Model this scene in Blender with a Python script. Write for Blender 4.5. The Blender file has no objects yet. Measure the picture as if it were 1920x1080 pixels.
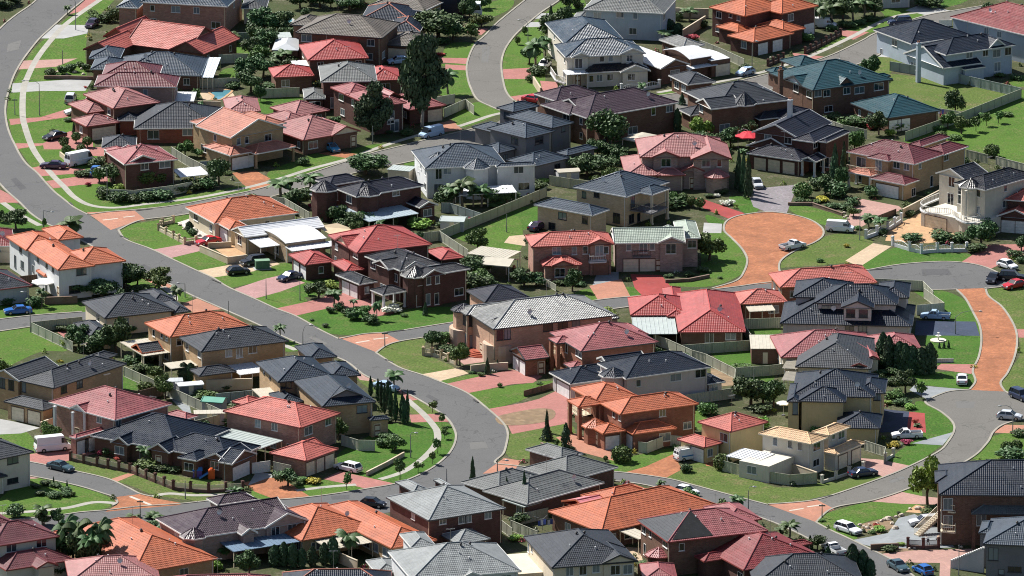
import bpy, bmesh, math, random
from mathutils import Vector, Matrix
from mathutils.geometry import tessellate_polygon
R = math.radians
rnd = random.Random(7)
scene = bpy.context.scene
C = scene.collection
# ---------------------------------------------------------------- camera
DEP = R(15.4); VX = R(1.95); DIST = 1441.0
TV = math.tan(VX); TH = TV*16/9
CAMP = Vector((0, -DIST*math.cos(DEP), DIST*math.sin(DEP)))
FW = Vector((0, math.cos(DEP), -math.sin(DEP))); UP = Vector((0, math.sin(DEP), math.cos(DEP))); RT = Vector((1, 0, 0))
cam = bpy.data.cameras.new('camera'); camo = bpy.data.objects.new('camera', cam); C.objects.link(camo)
camo.location = CAMP; camo.rotation_euler = (math.pi/2-DEP, 0, 0)
cam.sensor_width = 36; cam.lens = 18/TH; cam.clip_start = 10; cam.clip_end = 9000
scene.camera = camo

def unp(px, py, z=0.0):
    d = FW + RT*((px-960)/960*TH) + UP*((540-py)/540*TV)
    t = (z-CAMP.z)/d.z
    return CAMP + d*t
def ppm(px, py):
    p = unp(px, py)
    return 960/((p-CAMP).dot(FW)*TH)
def proj(p):
    q = Vector(p)-CAMP; w = q.dot(FW)
    return (960+q.dot(RT)/w/TH*960, 540-q.dot(UP)/w/TV*540)
def tp(t, p):                       # tile point (quarter-pixel units inside a 480x270 tile) -> photo pixel
    return (t[0]*480+p[0]/4, t[1]*270+p[1]/4)
def tu(t, p, z=0.0):
    x, y = tp(t, p); return unp(x, y, z)

# ---------------------------------------------------------------- materials
MATS = {}
def _new(name):
    m = bpy.data.materials.new(name); m.use_nodes = True
    nt = m.node_tree; b = nt.nodes['Principled BSDF']
    return m, nt, b
def N(nt, t, **k):
    n = nt.nodes.new(t)
    for a, v in k.items():
        if a.startswith('i_'): n.inputs[a[2:].replace('_', ' ')].default_value = v
        else: setattr(n, a, v)
    return n
def L(nt, a, b): nt.links.new(a, b)
def mixc(nt, fac, a, b, typ='MIX'):
    n = N(nt, 'ShaderNodeMix', data_type='RGBA', blend_type=typ)
    for s, v in ((n.inputs[0], fac), (n.inputs[6], a), (n.inputs[7], b)):
        if hasattr(v, 'links'): L(nt, v, s)
        elif isinstance(v, (int, float)): s.default_value = v
        else: s.default_value = tuple(v)+(1,) if len(v) == 3 else v
    return n.outputs[2]
def hexc(c):
    return tuple(((x/12.92) if x <= .04045 else ((x+.055)/1.055)**2.4) for x in c)
def sc(c, k): return tuple(min(1, x*k) for x in c)
def noise(nt, scale, detail=3, vec=None, rough=.55):
    n = N(nt, 'ShaderNodeTexNoise'); n.inputs['Scale'].default_value = scale; n.inputs['Detail'].default_value = detail; n.inputs['Roughness'].default_value = rough
    if vec is not None: L(nt, vec, n.inputs['Vector'])
    return n.outputs['Fac']
def ramp(nt, f, a, b, c0=(0, 0, 0), c1=(1, 1, 1)):
    r = N(nt, 'ShaderNodeValToRGB'); e = r.color_ramp.elements
    e[0].position = a; e[1].position = b; e[0].color = tuple(c0)+(1,); e[1].color = tuple(c1)+(1,)
    L(nt, f, r.inputs['Fac']); return r.outputs['Color']
def world_pos(nt): return N(nt, 'ShaderNodeNewGeometry').outputs['Position']

def plain(name, col, rough=.6, spec=.4, metal=0, var=.12, vs=1.5, bump=0):
    if name in MATS: return MATS[name]
    m, nt, b = _new(name)
    b.inputs['Roughness'].default_value = rough; b.inputs['Metallic'].default_value = metal; b.inputs['Specular IOR Level'].default_value = spec
    w = world_pos(nt); f = noise(nt, vs, 4, w)
    L(nt, mixc(nt, ramp(nt, f, .3, .7), sc(col, 1-var), sc(col, 1+var)), b.inputs['Base Color'])
    if bump:
        bp = N(nt, 'ShaderNodeBump'); bp.inputs['Strength'].default_value = bump; bp.inputs['Distance'].default_value = .05
        L(nt, noise(nt, vs*8, 3, w), bp.inputs['Height']); L(nt, bp.outputs['Normal'], b.inputs['Normal'])
    MATS[name] = m; return m

def roofmat(key, col, rough=.5, spec=.5, speck=.12, roll=.55):
    key = 'roof_'+key
    if key in MATS: return MATS[key]
    m, nt, b = _new(key)
    uv = N(nt, 'ShaderNodeUVMap').outputs['UV']
    sp = N(nt, 'ShaderNodeVectorMath', operation='DIVIDE'); L(nt, uv, sp.inputs[0]); sp.inputs[1].default_value = (.30, .46, 1)
    fl = N(nt, 'ShaderNodeVectorMath', operation='FLOOR'); L(nt, sp.outputs[0], fl.inputs[0])
    wn = N(nt, 'ShaderNodeTexWhiteNoise', noise_dimensions='3D')
    oi = N(nt, 'ShaderNodeObjectInfo'); cb = N(nt, 'ShaderNodeVectorMath', operation='ADD'); L(nt, fl.outputs[0], cb.inputs[0]); L(nt, oi.outputs['Random'], cb.inputs[1])
    L(nt, cb.outputs[0], wn.inputs['Vector'])
    c1 = mixc(nt, wn.outputs['Value'], sc(col, 1-speck), sc(col, 1+speck))
    w = world_pos(nt)
    c2 = mixc(nt, ramp(nt, noise(nt, .35, 7, w, .76), .34, .66), c1, sc(col, .64))
    c3 = mixc(nt, ramp(nt, noise(nt, 1.7, 4, w, .7), .58, .8), c2, tuple(min(1, x*.72+.028) for x in col))
    L(nt, c3, b.inputs['Base Color'])
    b.inputs['Specular IOR Level'].default_value = spec
    mr = N(nt, 'ShaderNodeMapRange'); L(nt, noise(nt, .8, 3, w), mr.inputs[0]); mr.inputs[1].default_value = .3; mr.inputs[2].default_value = .7
    mr.inputs[3].default_value = rough-.08; mr.inputs[4].default_value = rough+.1; L(nt, mr.outputs[0], b.inputs['Roughness'])
    wv = N(nt, 'ShaderNodeTexWave', wave_type='BANDS', bands_direction='X', wave_profile='SIN'); L(nt, uv, wv.inputs['Vector']); wv.inputs['Scale'].default_value = .5/.30*.314*2
    bp = N(nt, 'ShaderNodeBump'); bp.inputs['Strength'].default_value = roll; bp.inputs['Distance'].default_value = .05
    ad = N(nt, 'ShaderNodeMath', operation='MULTIPLY_ADD'); L(nt, wn.outputs['Value'], ad.inputs[0]); ad.inputs[1].default_value = .35; L(nt, wv.outputs['Fac'], ad.inputs[2])
    L(nt, ad.outputs[0], bp.inputs['Height']); L(nt, bp.outputs['Normal'], b.inputs['Normal'])
    MATS[key] = m; return m

def brick(key, col, mortar=(.42, .38, .33), var=.3):
    key = 'brick_'+key
    if key in MATS: return MATS[key]
    m, nt, b = _new(key)
    uv = N(nt, 'ShaderNodeUVMap').outputs['UV']
    t = N(nt, 'ShaderNodeTexBrick'); L(nt, uv, t.inputs['Vector']); t.inputs['Scale'].default_value = 1
    t.inputs['Brick Width'].default_value = .48; t.inputs['Row Height'].default_value = .17; t.inputs['Mortar Size'].default_value = .012
    t.inputs['Color1'].default_value = sc(col, 1-var)+(1,); t.inputs['Color2'].default_value = sc(col, 1+var)+(1,); t.inputs['Mortar'].default_value = mortar+(1,)
    w = world_pos(nt)
    c = mixc(nt, ramp(nt, noise(nt, .5, 5, w), .3, .75), t.outputs['Color'], sc(col, .8))
    L(nt, c, b.inputs['Base Color']); b.inputs['Roughness'].default_value = .85; b.inputs['Specular IOR Level'].default_value = .2
    bp = N(nt, 'ShaderNodeBump'); bp.inputs['Strength'].default_value = .3; bp.inputs['Distance'].default_value = .02; L(nt, t.outputs['Fac'], bp.inputs['Height']); bp.invert = True
    L(nt, bp.outputs['Normal'], b.inputs['Normal'])
    MATS[key] = m; return m
def render_wall(key, col):
    key = 'render_'+key
    if key in MATS: return MATS[key]
    m, nt, b = _new(key); w = world_pos(nt)
    c = mixc(nt, ramp(nt, noise(nt, .6, 5, w, .65), .3, .75), col, sc(col, .84))
    st = N(nt, 'ShaderNodeMapping'); st.inputs['Scale'].default_value = (2.5, 2.5, .25); L(nt, w, st.inputs['Vector'])
    c = mixc(nt, ramp(nt, noise(nt, 1, 4, st.outputs[0], .7), .55, .8), c, sc(col, .72))
    L(nt, c, b.inputs['Base Color']); b.inputs['Roughness'].default_value = .8; b.inputs['Specular IOR Level'].default_value = .25
    MATS[key] = m; return m

WALLS = {
 'red': lambda: brick('red', (.26, .085, .055), (.26, .17, .13)), 'dkred': lambda: brick('dkred', (.105, .050, .042), (.15, .11, .09)),
 'brown': lambda: brick('brown', (.155, .085, .060), (.21, .16, .13)), 'pinkb': lambda: brick('pinkb', (.36, .20, .155), (.40, .31, .26)),
 'tan': lambda: brick('tan', (.43, .29, .165), (.45, .37, .27), .2), 'blond': lambda: brick('blond', (.50, .38, .25), (.50, .44, .35), .18),
 'mauve': lambda: brick('mauve', (.33, .24, .21), (.40, .34, .30)), 'salmon': lambda: brick('salmon', (.50, .31, .215), (.5, .40, .32), .2),
 'terra': lambda: brick('terra', (.27, .115, .072), (.32, .22, .17), .25),
 'cream': lambda: render_wall('cream', (.60, .52, .38)), 'white': lambda: render_wall('white', (.60, .61, .61)), 'yellow': lambda: render_wall('yellow', (.58, .46, .25)),
 'grey': lambda: render_wall('grey', (.42, .42, .43)), 'beige': lambda: render_wall('beige', (.60, .52, .40)), 'pinkw': lambda: render_wall('pinkw', (.66, .38, .27)),
 'ivory': lambda: render_wall('ivory', (.57, .53, .45)), 'mgrey': lambda: render_wall('mgrey', (.55, .49, .47)), 'bluew': lambda: render_wall('bluew', (.40, .46, .52)),
 'dkgrey': lambda: render_wall('dkgrey', (.17, .17, .18)),
}
ROOFC = {   # base colour, roughness, specular
 'orange': ((.42, .108, .042), .55, .4), 'salmon': ((.40, .150, .100), .55, .4), 'red': ((.33, .042, .036), .5, .45), 'dkred': ((.185, .019, .020), .5, .5),
 'coral': ((.42, .105, .080), .55, .4), 'pink': ((.31, .122, .115), .5, .45), 'rose': ((.28, .078, .080), .5, .45), 'maroon': ((.125, .026, .031), .45, .45),
 'purple': ((.046, .024, .036), .42, .45), 'char': ((.031, .037, .047), .55, .22), 'char2': ((.046, .051, .058), .58, .25), 'navy': ((.007, .014, .028), .5, .22), 'blue': ((.018, .038, .064), .48, .35),
 'slate': ((.036, .053, .076), .52, .28), 'black': ((.012, .013, .018), .42, .35), 'grey': ((.115, .122, .12), .6, .4), 'ltgrey': ((.205, .22, .22), .6, .4), 'brown': ((.115, .098, .082), .6, .35),
 'green': ((.30, .35, .29), .55, .4), 'teal': ((.007, .050, .066), .5, .25), 'sand': ((.55, .36, .20), .55, .4), 'silver': ((.23, .23, .22), .34, .9), 'dusk': ((.012, .014, .026), .48, .25),  # silver: dark tiles lightened, sun glint put into the base colour
}
ROOFC['steelb'] = ((.017, .028, .045), .52, .22); ROOFC['tar'] = ((.010, .012, .014), .8, .2); ROOFC['whitetin'] = ((.62, .62, .62), .4, .4); ROOFC['pinktin'] = ((.55, .20, .20), .35, .5)
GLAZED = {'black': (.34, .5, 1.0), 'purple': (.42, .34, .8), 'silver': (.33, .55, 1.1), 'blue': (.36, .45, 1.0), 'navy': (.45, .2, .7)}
def ROOF(k): c, r, s = ROOFC[k]; return SHEET('white') if k == 'whitetin' else SHEET('pink') if k == 'pinktin' else roofmat(k, c, *(GLAZED[k][:2] if k in GLAZED else (r, s)), .45 if k == 'silver' else .14, GLAZED[k][2] if k in GLAZED else .55)  # strong speckle of silver imitates glint on the tiles as well
def CAP(k):
    c, r, s = ROOFC[k]; q = tuple(min(.8, x*1.08+.012) for x in c)  # base lifted to imitate white glint lines along dark ridges
    return plain('cap_'+k, q, max(.36, r-.05), s*.8, var=.15)
TRIMC = {'w': (.62, .61, .58), 'c': (.62, .54, .40), 'd': (.05, .05, .055), 'r': (.22, .05, .045), 'b': (.10, .06, .05), 'o': (.40, .12, .06), 'g': (.25, .30, .26), 's': (.25, .30, .34)}
def TRIM(k): return plain('trim_'+k, TRIMC[k], .5, .4, var=.06)
def flatroof(k, col): return plain('sheet_'+k, col, .45, .5, var=.08, vs=.8)
SHEETS = {'white': (.56, .57, .58), 'cream': (.44, .40, .32), 'paleblue': (.45, .56, .66), 'grey': (.40, .42, .43), 'glass': (.30, .36, .40), 'skyl': (.62, .66, .68), 'pink': (.50, .17, .18), 'shade': (.55, .44, .28), 'terra': (.50, .22, .12), 'blue': (.12, .18, .25), 'green': (.10, .30, .22), 'mist': (.36, .40, .38)}
def SHEET(k): return flatroof(k, SHEETS[k])
def glassmat():
    if 'glass' in MATS: return MATS['glass']
    m, nt, b = _new('window_glass')
    oi = N(nt, 'ShaderNodeObjectInfo')
    L(nt, ramp(nt, oi.outputs['Random'], .35, .95, (.012, .016, .022), (.20, .24, .27)), b.inputs['Base Color'])
    b.inputs['Roughness'].default_value = .08; b.inputs['Specular IOR Level'].default_value = .7
    MATS['glass'] = m; return m

# ---------------------------------------------------------------- mesh builder
class MB:
    def __init__(s): s.v = []; s.f = []; s.uv = []; s.mi = []
    def face(s, pts, uvs=None, mi=0):
        n = len(s.v); s.v += [tuple(p) for p in pts]; s.f.append(tuple(range(n, n+len(pts)))); s.mi.append(mi)
        s.uv.append(uvs if uvs else [(0, 0)]*len(pts))
    def box(s, x0, x1, y0, y1, z0, z1, mi=0, bottom=True):
        p = lambda x, y, z: (x, y, z)
        for a, b in (((x0, y0), (x1, y0)), ((x1, y0), (x1, y1)), ((x1, y1), (x0, y1)), ((x0, y1), (x0, y0))):
            l = math.hypot(b[0]-a[0], b[1]-a[1]); o = a[0]+a[1]
            s.face([(a[0], a[1], z0), (b[0], b[1], z0), (b[0], b[1], z1), (a[0], a[1], z1)], [(o, z0), (o+l, z0), (o+l, z1), (o, z1)], mi)
        s.face([(x0, y0, z1), (x1, y0, z1), (x1, y1, z1), (x0, y1, z1)], [(x0, y0), (x1, y0), (x1, y1), (x0, y1)], mi)
        if bottom: s.face([(x0, y1, z0), (x1, y1, z0), (x1, y0, z0), (x0, y0, z0)], None, mi)
    def prism(s, poly, z0, z1, mi=0, cap=True):
        n = len(poly); o = 0
        for i in range(n):
            a, b = poly[i], poly[(i+1) % n]; l = math.hypot(b[0]-a[0], b[1]-a[1])
            s.face([(a[0], a[1], z0), (b[0], b[1], z0), (b[0], b[1], z1), (a[0], a[1], z1)], [(o, z0), (o+l, z0), (o+l, z1), (o, z1)], mi); o += l
        if cap: s.face([(p[0], p[1], z1) for p in poly], [(p[0], p[1]) for p in poly], mi)
    def cyl(s, x, y, r, z0, z1, n=8, r1=None, mi=0):
        r1 = r if r1 is None else r1
        a = [(math.cos(i*2*math.pi/n), math.sin(i*2*math.pi/n)) for i in range(n)]
        for i in range(n):
            c, d = a[i], a[(i+1) % n]
            s.face([(x+r*c[0], y+r*c[1], z0), (x+r*d[0], y+r*d[1], z0), (x+r1*d[0], y+r1*d[1], z1), (x+r1*c[0], y+r1*c[1], z1)], None, mi)
        s.face([(x+r1*c[0], y+r1*c[1], z1) for c in a], None, mi)
    def tube(s, pts, rad, n=6, mi=0):
        pts = [Vector(p) for p in pts]; rings = []
        for i, p in enumerate(pts):
            t = (pts[min(i+1, len(pts)-1)]-pts[max(i-1, 0)]).normalized()
            a = t.cross(Vector((0, 0, 1)) if abs(t.z) < .9 else Vector((1, 0, 0))).normalized(); b = t.cross(a)
            r = rad[i] if isinstance(rad, (list, tuple)) else rad
            rings.append([p+a*r*math.cos(k*2*math.pi/n)+b*r*math.sin(k*2*math.pi/n) for k in range(n)])
        for i in range(len(rings)-1):
            for k in range(n):
                s.face([rings[i][k], rings[i][(k+1) % n], rings[i+1][(k+1) % n], rings[i+1][k]], None, mi)
        s.face(rings[-1], None, mi); s.face(rings[0][::-1], None, mi)
    def beam(s, a, b, w, h, mi=0, up=Vector((0, 0, 1))):
        a, b = Vector(a), Vector(b); t = (b-a).normalized(); sd = t.cross(up)
        if sd.length < 1e-4: sd = Vector((1, 0, 0))
        sd = sd.normalized()*w/2; u = sd.cross(t).normalized()*h/2
        c = [[p+sd*i+u*j for i, j in ((-1, -1), (1, -1), (1, 1), (-1, 1))] for p in (a, b)]
        for k in range(4): s.face([c[0][k], c[0][(k+1) % 4], c[1][(k+1) % 4], c[1][k]], None, mi)
        s.face(c[0][::-1], None, mi); s.face(c[1], None, mi)
    def data(s, name, mats, smooth=False):
        me = bpy.data.meshes.new(name); me.from_pydata(s.v, [], s.f)
        for m in (mats if isinstance(mats, (list, tuple)) else [mats]): me.materials.append(m)
        ul = me.uv_layers.new(name='UVMap'); i = 0
        flat = [c for u in s.uv for p in u for c in p]
        ul.data.foreach_set('uv', flat); me.polygons.foreach_set('material_index', s.mi)
        if smooth: me.polygons.foreach_set('use_smooth', [True]*len(s.f))
        me.update(); return me
    def build(s, name, mats, parent=None, loc=None, rz=0, weld=False, smooth=False):
        me = s.data(name, mats, smooth)
        if weld:
            bm = bmesh.new(); bm.from_mesh(me); bmesh.ops.remove_doubles(bm, verts=bm.verts, dist=.001); bmesh.ops.recalc_face_normals(bm, faces=bm.faces); bm.to_mesh(me); bm.free()
        return link(name, me, parent, loc, rz)
def link(name, me, parent=None, loc=None, rz=0):
    o = bpy.data.objects.new(name, me); C.objects.link(o); o.parent = parent
    if loc is not None: o.location = loc
    if rz: o.rotation_euler = (0, 0, rz)
    return o
def empty(name, loc, rz=0): 
    o = bpy.data.objects.new(name, None); C.objects.link(o); o.location = loc; o.rotation_euler = (0, 0, rz); o.empty_display_size = .5
    return o
def tag(o, label=None, cat=None, group=None, kind=None):
    for k, v in (('label', label), ('category', cat), ('group', group), ('kind', kind)):
        if v: o[k] = v
    return o
def smoothpts(p, closed=False, n=6):
    if len(p) < 3: return p
    out = []; m = len(p); rng = m if closed else m-1
    for i in range(rng):
        g = lambda k: p[k % m] if closed else p[max(0, min(m-1, k))]
        p0, p1, p2, p3 = g(i-1), g(i), g(i+1), g(i+2)
        for j in range(n):
            t = j/n
            out.append(tuple(.5*((2*p1[a])+(-p0[a]+p2[a])*t+(2*p0[a]-5*p1[a]+4*p2[a]-p3[a])*t*t+(-p0[a]+3*p1[a]-3*p2[a]+p3[a])*t**3) for a in (0, 1)))
    if not closed: out.append(p[-1])
    return out
# deferred labelling: every repeat gets told apart by the nearest house
HOUSES = []      # (nick, centre, radius)
DEFER = []       # (obj, singular, plural, category, group, position)
def later(o, sing, plur, cat, group, pos): DEFER.append((o, sing, plur, cat, group, Vector(pos)))
# ---------------------------------------------------------------- roofs
def slope(mb, poly, course=.46, lift=.034):
    """one roof plane of overlapping tile courses; poly[0]->poly[1] is the eave"""
    P = [Vector(p) for p in poly]; o = P[0]; a = (P[1]-P[0]).normalized()
    n = None
    for i in range(2, len(P)):
        n = (P[1]-P[0]).cross(P[i]-P[0])
        if n.length > 1e-6: break
    n.normalize()
    if n.z < 0: n = -n
    b = n.cross(a)
    if (sum((p for p in P), Vector())/len(P)-o).dot(b) < 0: b = -b
    q = [((p-o).dot(a), (p-o).dot(b)) for p in P]; top = max(y for _, y in q)
    k = max(1, round(top/course)); st = top/k
    def clip(pl, y, keep_above):
        out = []
        for i in range(len(pl)):
            c, d = pl[i], pl[(i+1) % len(pl)]
            ic = (c[1] >= y-1e-7) if keep_above else (c[1] <= y+1e-7); idd = (d[1] >= y-1e-7) if keep_above else (d[1] <= y+1e-7)
            if ic: out.append(c)
            if ic != idd:
                t = (y-c[1])/(d[1]-c[1]); out.append((c[0]+(d[0]-c[0])*t, y))
        return out
    lf = lift
    for i in range(k):
        y0, y1 = i*st, (i+1)*st; lift = lf*rnd.uniform(.6, 1.25)
        pl = clip(clip(q, y0, True), y1, False)
        if len(pl) < 3: continue
        pts = [o+a*x+b*y+n*(lift*(1-(y-y0)/st)) for x, y in pl]
        if (pts[1]-pts[0]).cross(pts[2]-pts[0]).dot(n) < 0: pts = pts[::-1]; pl = pl[::-1]
        mb.face(pts, [(x, y) for x, y in pl])
        lo = [x for x, y in pl if abs(y-y0) < 1e-5]
        if len(lo) >= 2:
            xa, xb = min(lo), max(lo)
            f = [o+a*xa+b*y0, o+a*xb+b*y0, o+a*xb+b*y0+n*lift, o+a*xa+b*y0+n*lift]
            if (f[1]-f[0]).cross(f[2]-f[0]).dot(b) > 0: f = f[::-1]
            mb.face(f, [(xa, y0), (xb, y0), (xb, y0+.03), (xa, y0+.03)])

def roof_planes(t, x0, x1, y0, y1, z, pitch):
    w, d = x1-x0, y1-y0; tn = math.tan(pitch); caps = []; eaves = []; rakes = []; gab = []
    A, B, Cc, D = (x0, y0, z), (x1, y0, z), (x1, y1, z), (x0, y1, z)
    if t == 'hx' and w < d: t = 'h'
    if t == 'hy' and d < w: t = 'h'
    if t == 'h': t = 'hx' if w >= d else 'hy'
    if t == 'hx':
        r = d/2; p, q = (x0+r, (y0+y1)/2, z+r*tn), (x1-r, (y0+y1)/2, z+r*tn)
        pl = [[A, B, q, p], [Cc, D, p, q], [B, Cc, q], [D, A, p]]
        caps = [(p, q), (A, p), (D, p), (B, q), (Cc, q)]; eaves = [(A, B), (B, Cc), (Cc, D), (D, A)]
    elif t == 'hy':
        r = w/2; p, q = ((x0+x1)/2, y0+r, z+r*tn), ((x0+x1)/2, y1-r, z+r*tn)
        pl = [[B, Cc, q, p], [D, A, p, q], [A, B, p], [Cc, D, q]]
        caps = [(p, q), (A, p), (B, p), (Cc, q), (D, q)]; eaves = [(A, B), (B, Cc), (Cc, D), (D, A)]
    elif t == 'gx':
        r = d/2; p, q = (x0, (y0+y1)/2, z+r*tn), (x1, (y0+y1)/2, z+r*tn)
        pl = [[A, B, q, p], [Cc, D, p, q]]; caps = [(p, q)]; eaves = [(A, B), (Cc, D)]; rakes = [(A, p), (D, p), (B, q), (Cc, q)]; gab = [(D, A, p), (B, Cc, q)]
    elif t == 'gy':
        r = w/2; p, q = ((x0+x1)/2, y0, z+r*tn), ((x0+x1)/2, y1, z+r*tn)
        pl = [[B, Cc, q, p], [D, A, p, q]]; caps = [(p, q)]; eaves = [(B, Cc), (D, A)]; rakes = [(A, p), (B, p), (Cc, q), (D, q)]; gab = [(A, B, p), (Cc, D, q)]
    caps = [c for c in caps if (Vector(c[0])-Vector(c[1])).length > .05]
    return pl, caps, eaves, rakes, gab

WINMESH = {}
def win_mesh(w, h, arch=False):
    k = (w, h)
    if k not in WINMESH:
        f = MB(); t = .07
        f.box(-w/2, -w/2+t, -.05, .06, -h/2, h/2); f.box(w/2-t, w/2, -.05, .06, -h/2, h/2)
        f.box(-w/2+t, w/2-t, -.05, .06, h/2-t, h/2); f.box(-w/2+t, w/2-t, -.05, .06, -h/2, -h/2+t)
        if w > 1.0: f.box(-.03, .03, -.045, .055, -h/2+t, h/2-t)
        f.box(-w/2-.08, w/2+.08, -.12, .05, -h/2-.09, -h/2-.002)
        g = MB(); g.face([(-w/2+.05, -.012, -h/2+.05), (w/2-.05, -.012, -h/2+.05), (w/2-.05, -.012, h/2-.05), (-w/2+.05, -.012, h/2-.05)])
        WINMESH[k] = (f.data('window_frame', TRIM('w')), g.data('window_pane', glassmat()), f.data('window_frame_dark', TRIM('d')))
    return WINMESH[k]
GAR = {}
def garage_mesh(w, col):
    k = (w, col)
    if k not in GAR:
        f = MB()
        f.box(-w/2-.1, -w/2, -.09, .05, 0, 2.35, 1); f.box(w/2, w/2+.1, -.09, .05, 0, 2.35, 1); f.box(-w/2, w/2, -.09, .05, 2.22, 2.35, 1)
        for i in range(4): f.box(-w/2+.005, w/2-.005, -.055, .04, .02+i*.55, .02+i*.55+.535)
        f.box(-w/2+.01, w/2-.01, -.035, .03, .015, 2.21, 1)
        GAR[k] = f.data('garage_door', [plain('gdoor_'+col, {'w': (.68, .68, .66), 'c': (.62, .55, .42), 'b': (.20, .10, .07), 'g': (.30, .32, .34)}[col], .5), TRIM('b')])
    return GAR[k]
DOORM = []
def door_mesh():
    if not DOORM:
        f = MB(); f.box(-.52, .52, -.03, .05, 0, 2.1, 0); f.box(-.62, -.52, -.06, .05, 0, 2.2, 1); f.box(.52, .62, -.06, .05, 0, 2.2, 1); f.box(-.62, .62, -.06, .05, 2.105, 2.2, 1)
        f.box(-.38, .38, -.042, .0, .25, .9, 1); f.box(-.38, .38, -.042, .0, 1.15, 1.85, 1)
        DOORM.append(f.data('door', [plain('door_wood', (.16, .07, .04), .45), TRIM('c')]))
    return DOORM[0]
VENT = {}
def vent_mesh():
    if not VENT:
        f = MB(); f.cyl(0, 0, .14, -.5, .22, 8); f.cyl(0, 0, .2, .22, .34, 10, .24); f.cyl(0, 0, .24, .34, .5, 10, .1)
        VENT['v'] = f.data('roof_vent', plain('vent_dark', (.05, .045, .045), .5))
        f = MB(); f.tube([(0, 0, -.4), (0, 0, 3.0)], .022, 5); f.beam((-.7, 0, 2.9), (.7, 0, 2.9), .03, .03)
        for i in range(-3, 4): f.beam((i*.2, -.35+abs(i)*.03, 2.92), (i*.2, .35-abs(i)*.03, 2.92), .02, .02)
        VENT['a'] = f.data('roof_antenna', plain('alu', (.45, .45, .45), .35, metal=.8))
        f = MB(); f.cyl(0, 0, .04, -.4, .5, 6)
        n = 12; ring = [Vector((.42*math.cos(i*2*math.pi/n), -.12, .6+.42*math.sin(i*2*math.pi/n))) for i in range(n)]
        for i in range(n): f.face([ring[i], ring[(i+1) % n], (0, .05, .6)])
        VENT['s'] = f.data('satellite_dish', plain('dish', (.62, .62, .62), .5))
        f = MB(); f.box(-.07, .07, -.07, .07, -.6, .25); f.box(-.1, .1, -.1, .1, .25, .31)
        VENT['p'] = f.data('vent_pipe', plain('pipe_lt', (.55, .55, .55), .5))
    return VENT

def point_in(b, x, y, m=0): return b['x0']-m < x < b['x1']+m and b['y0']-m < y < b['y1']+m

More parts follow.
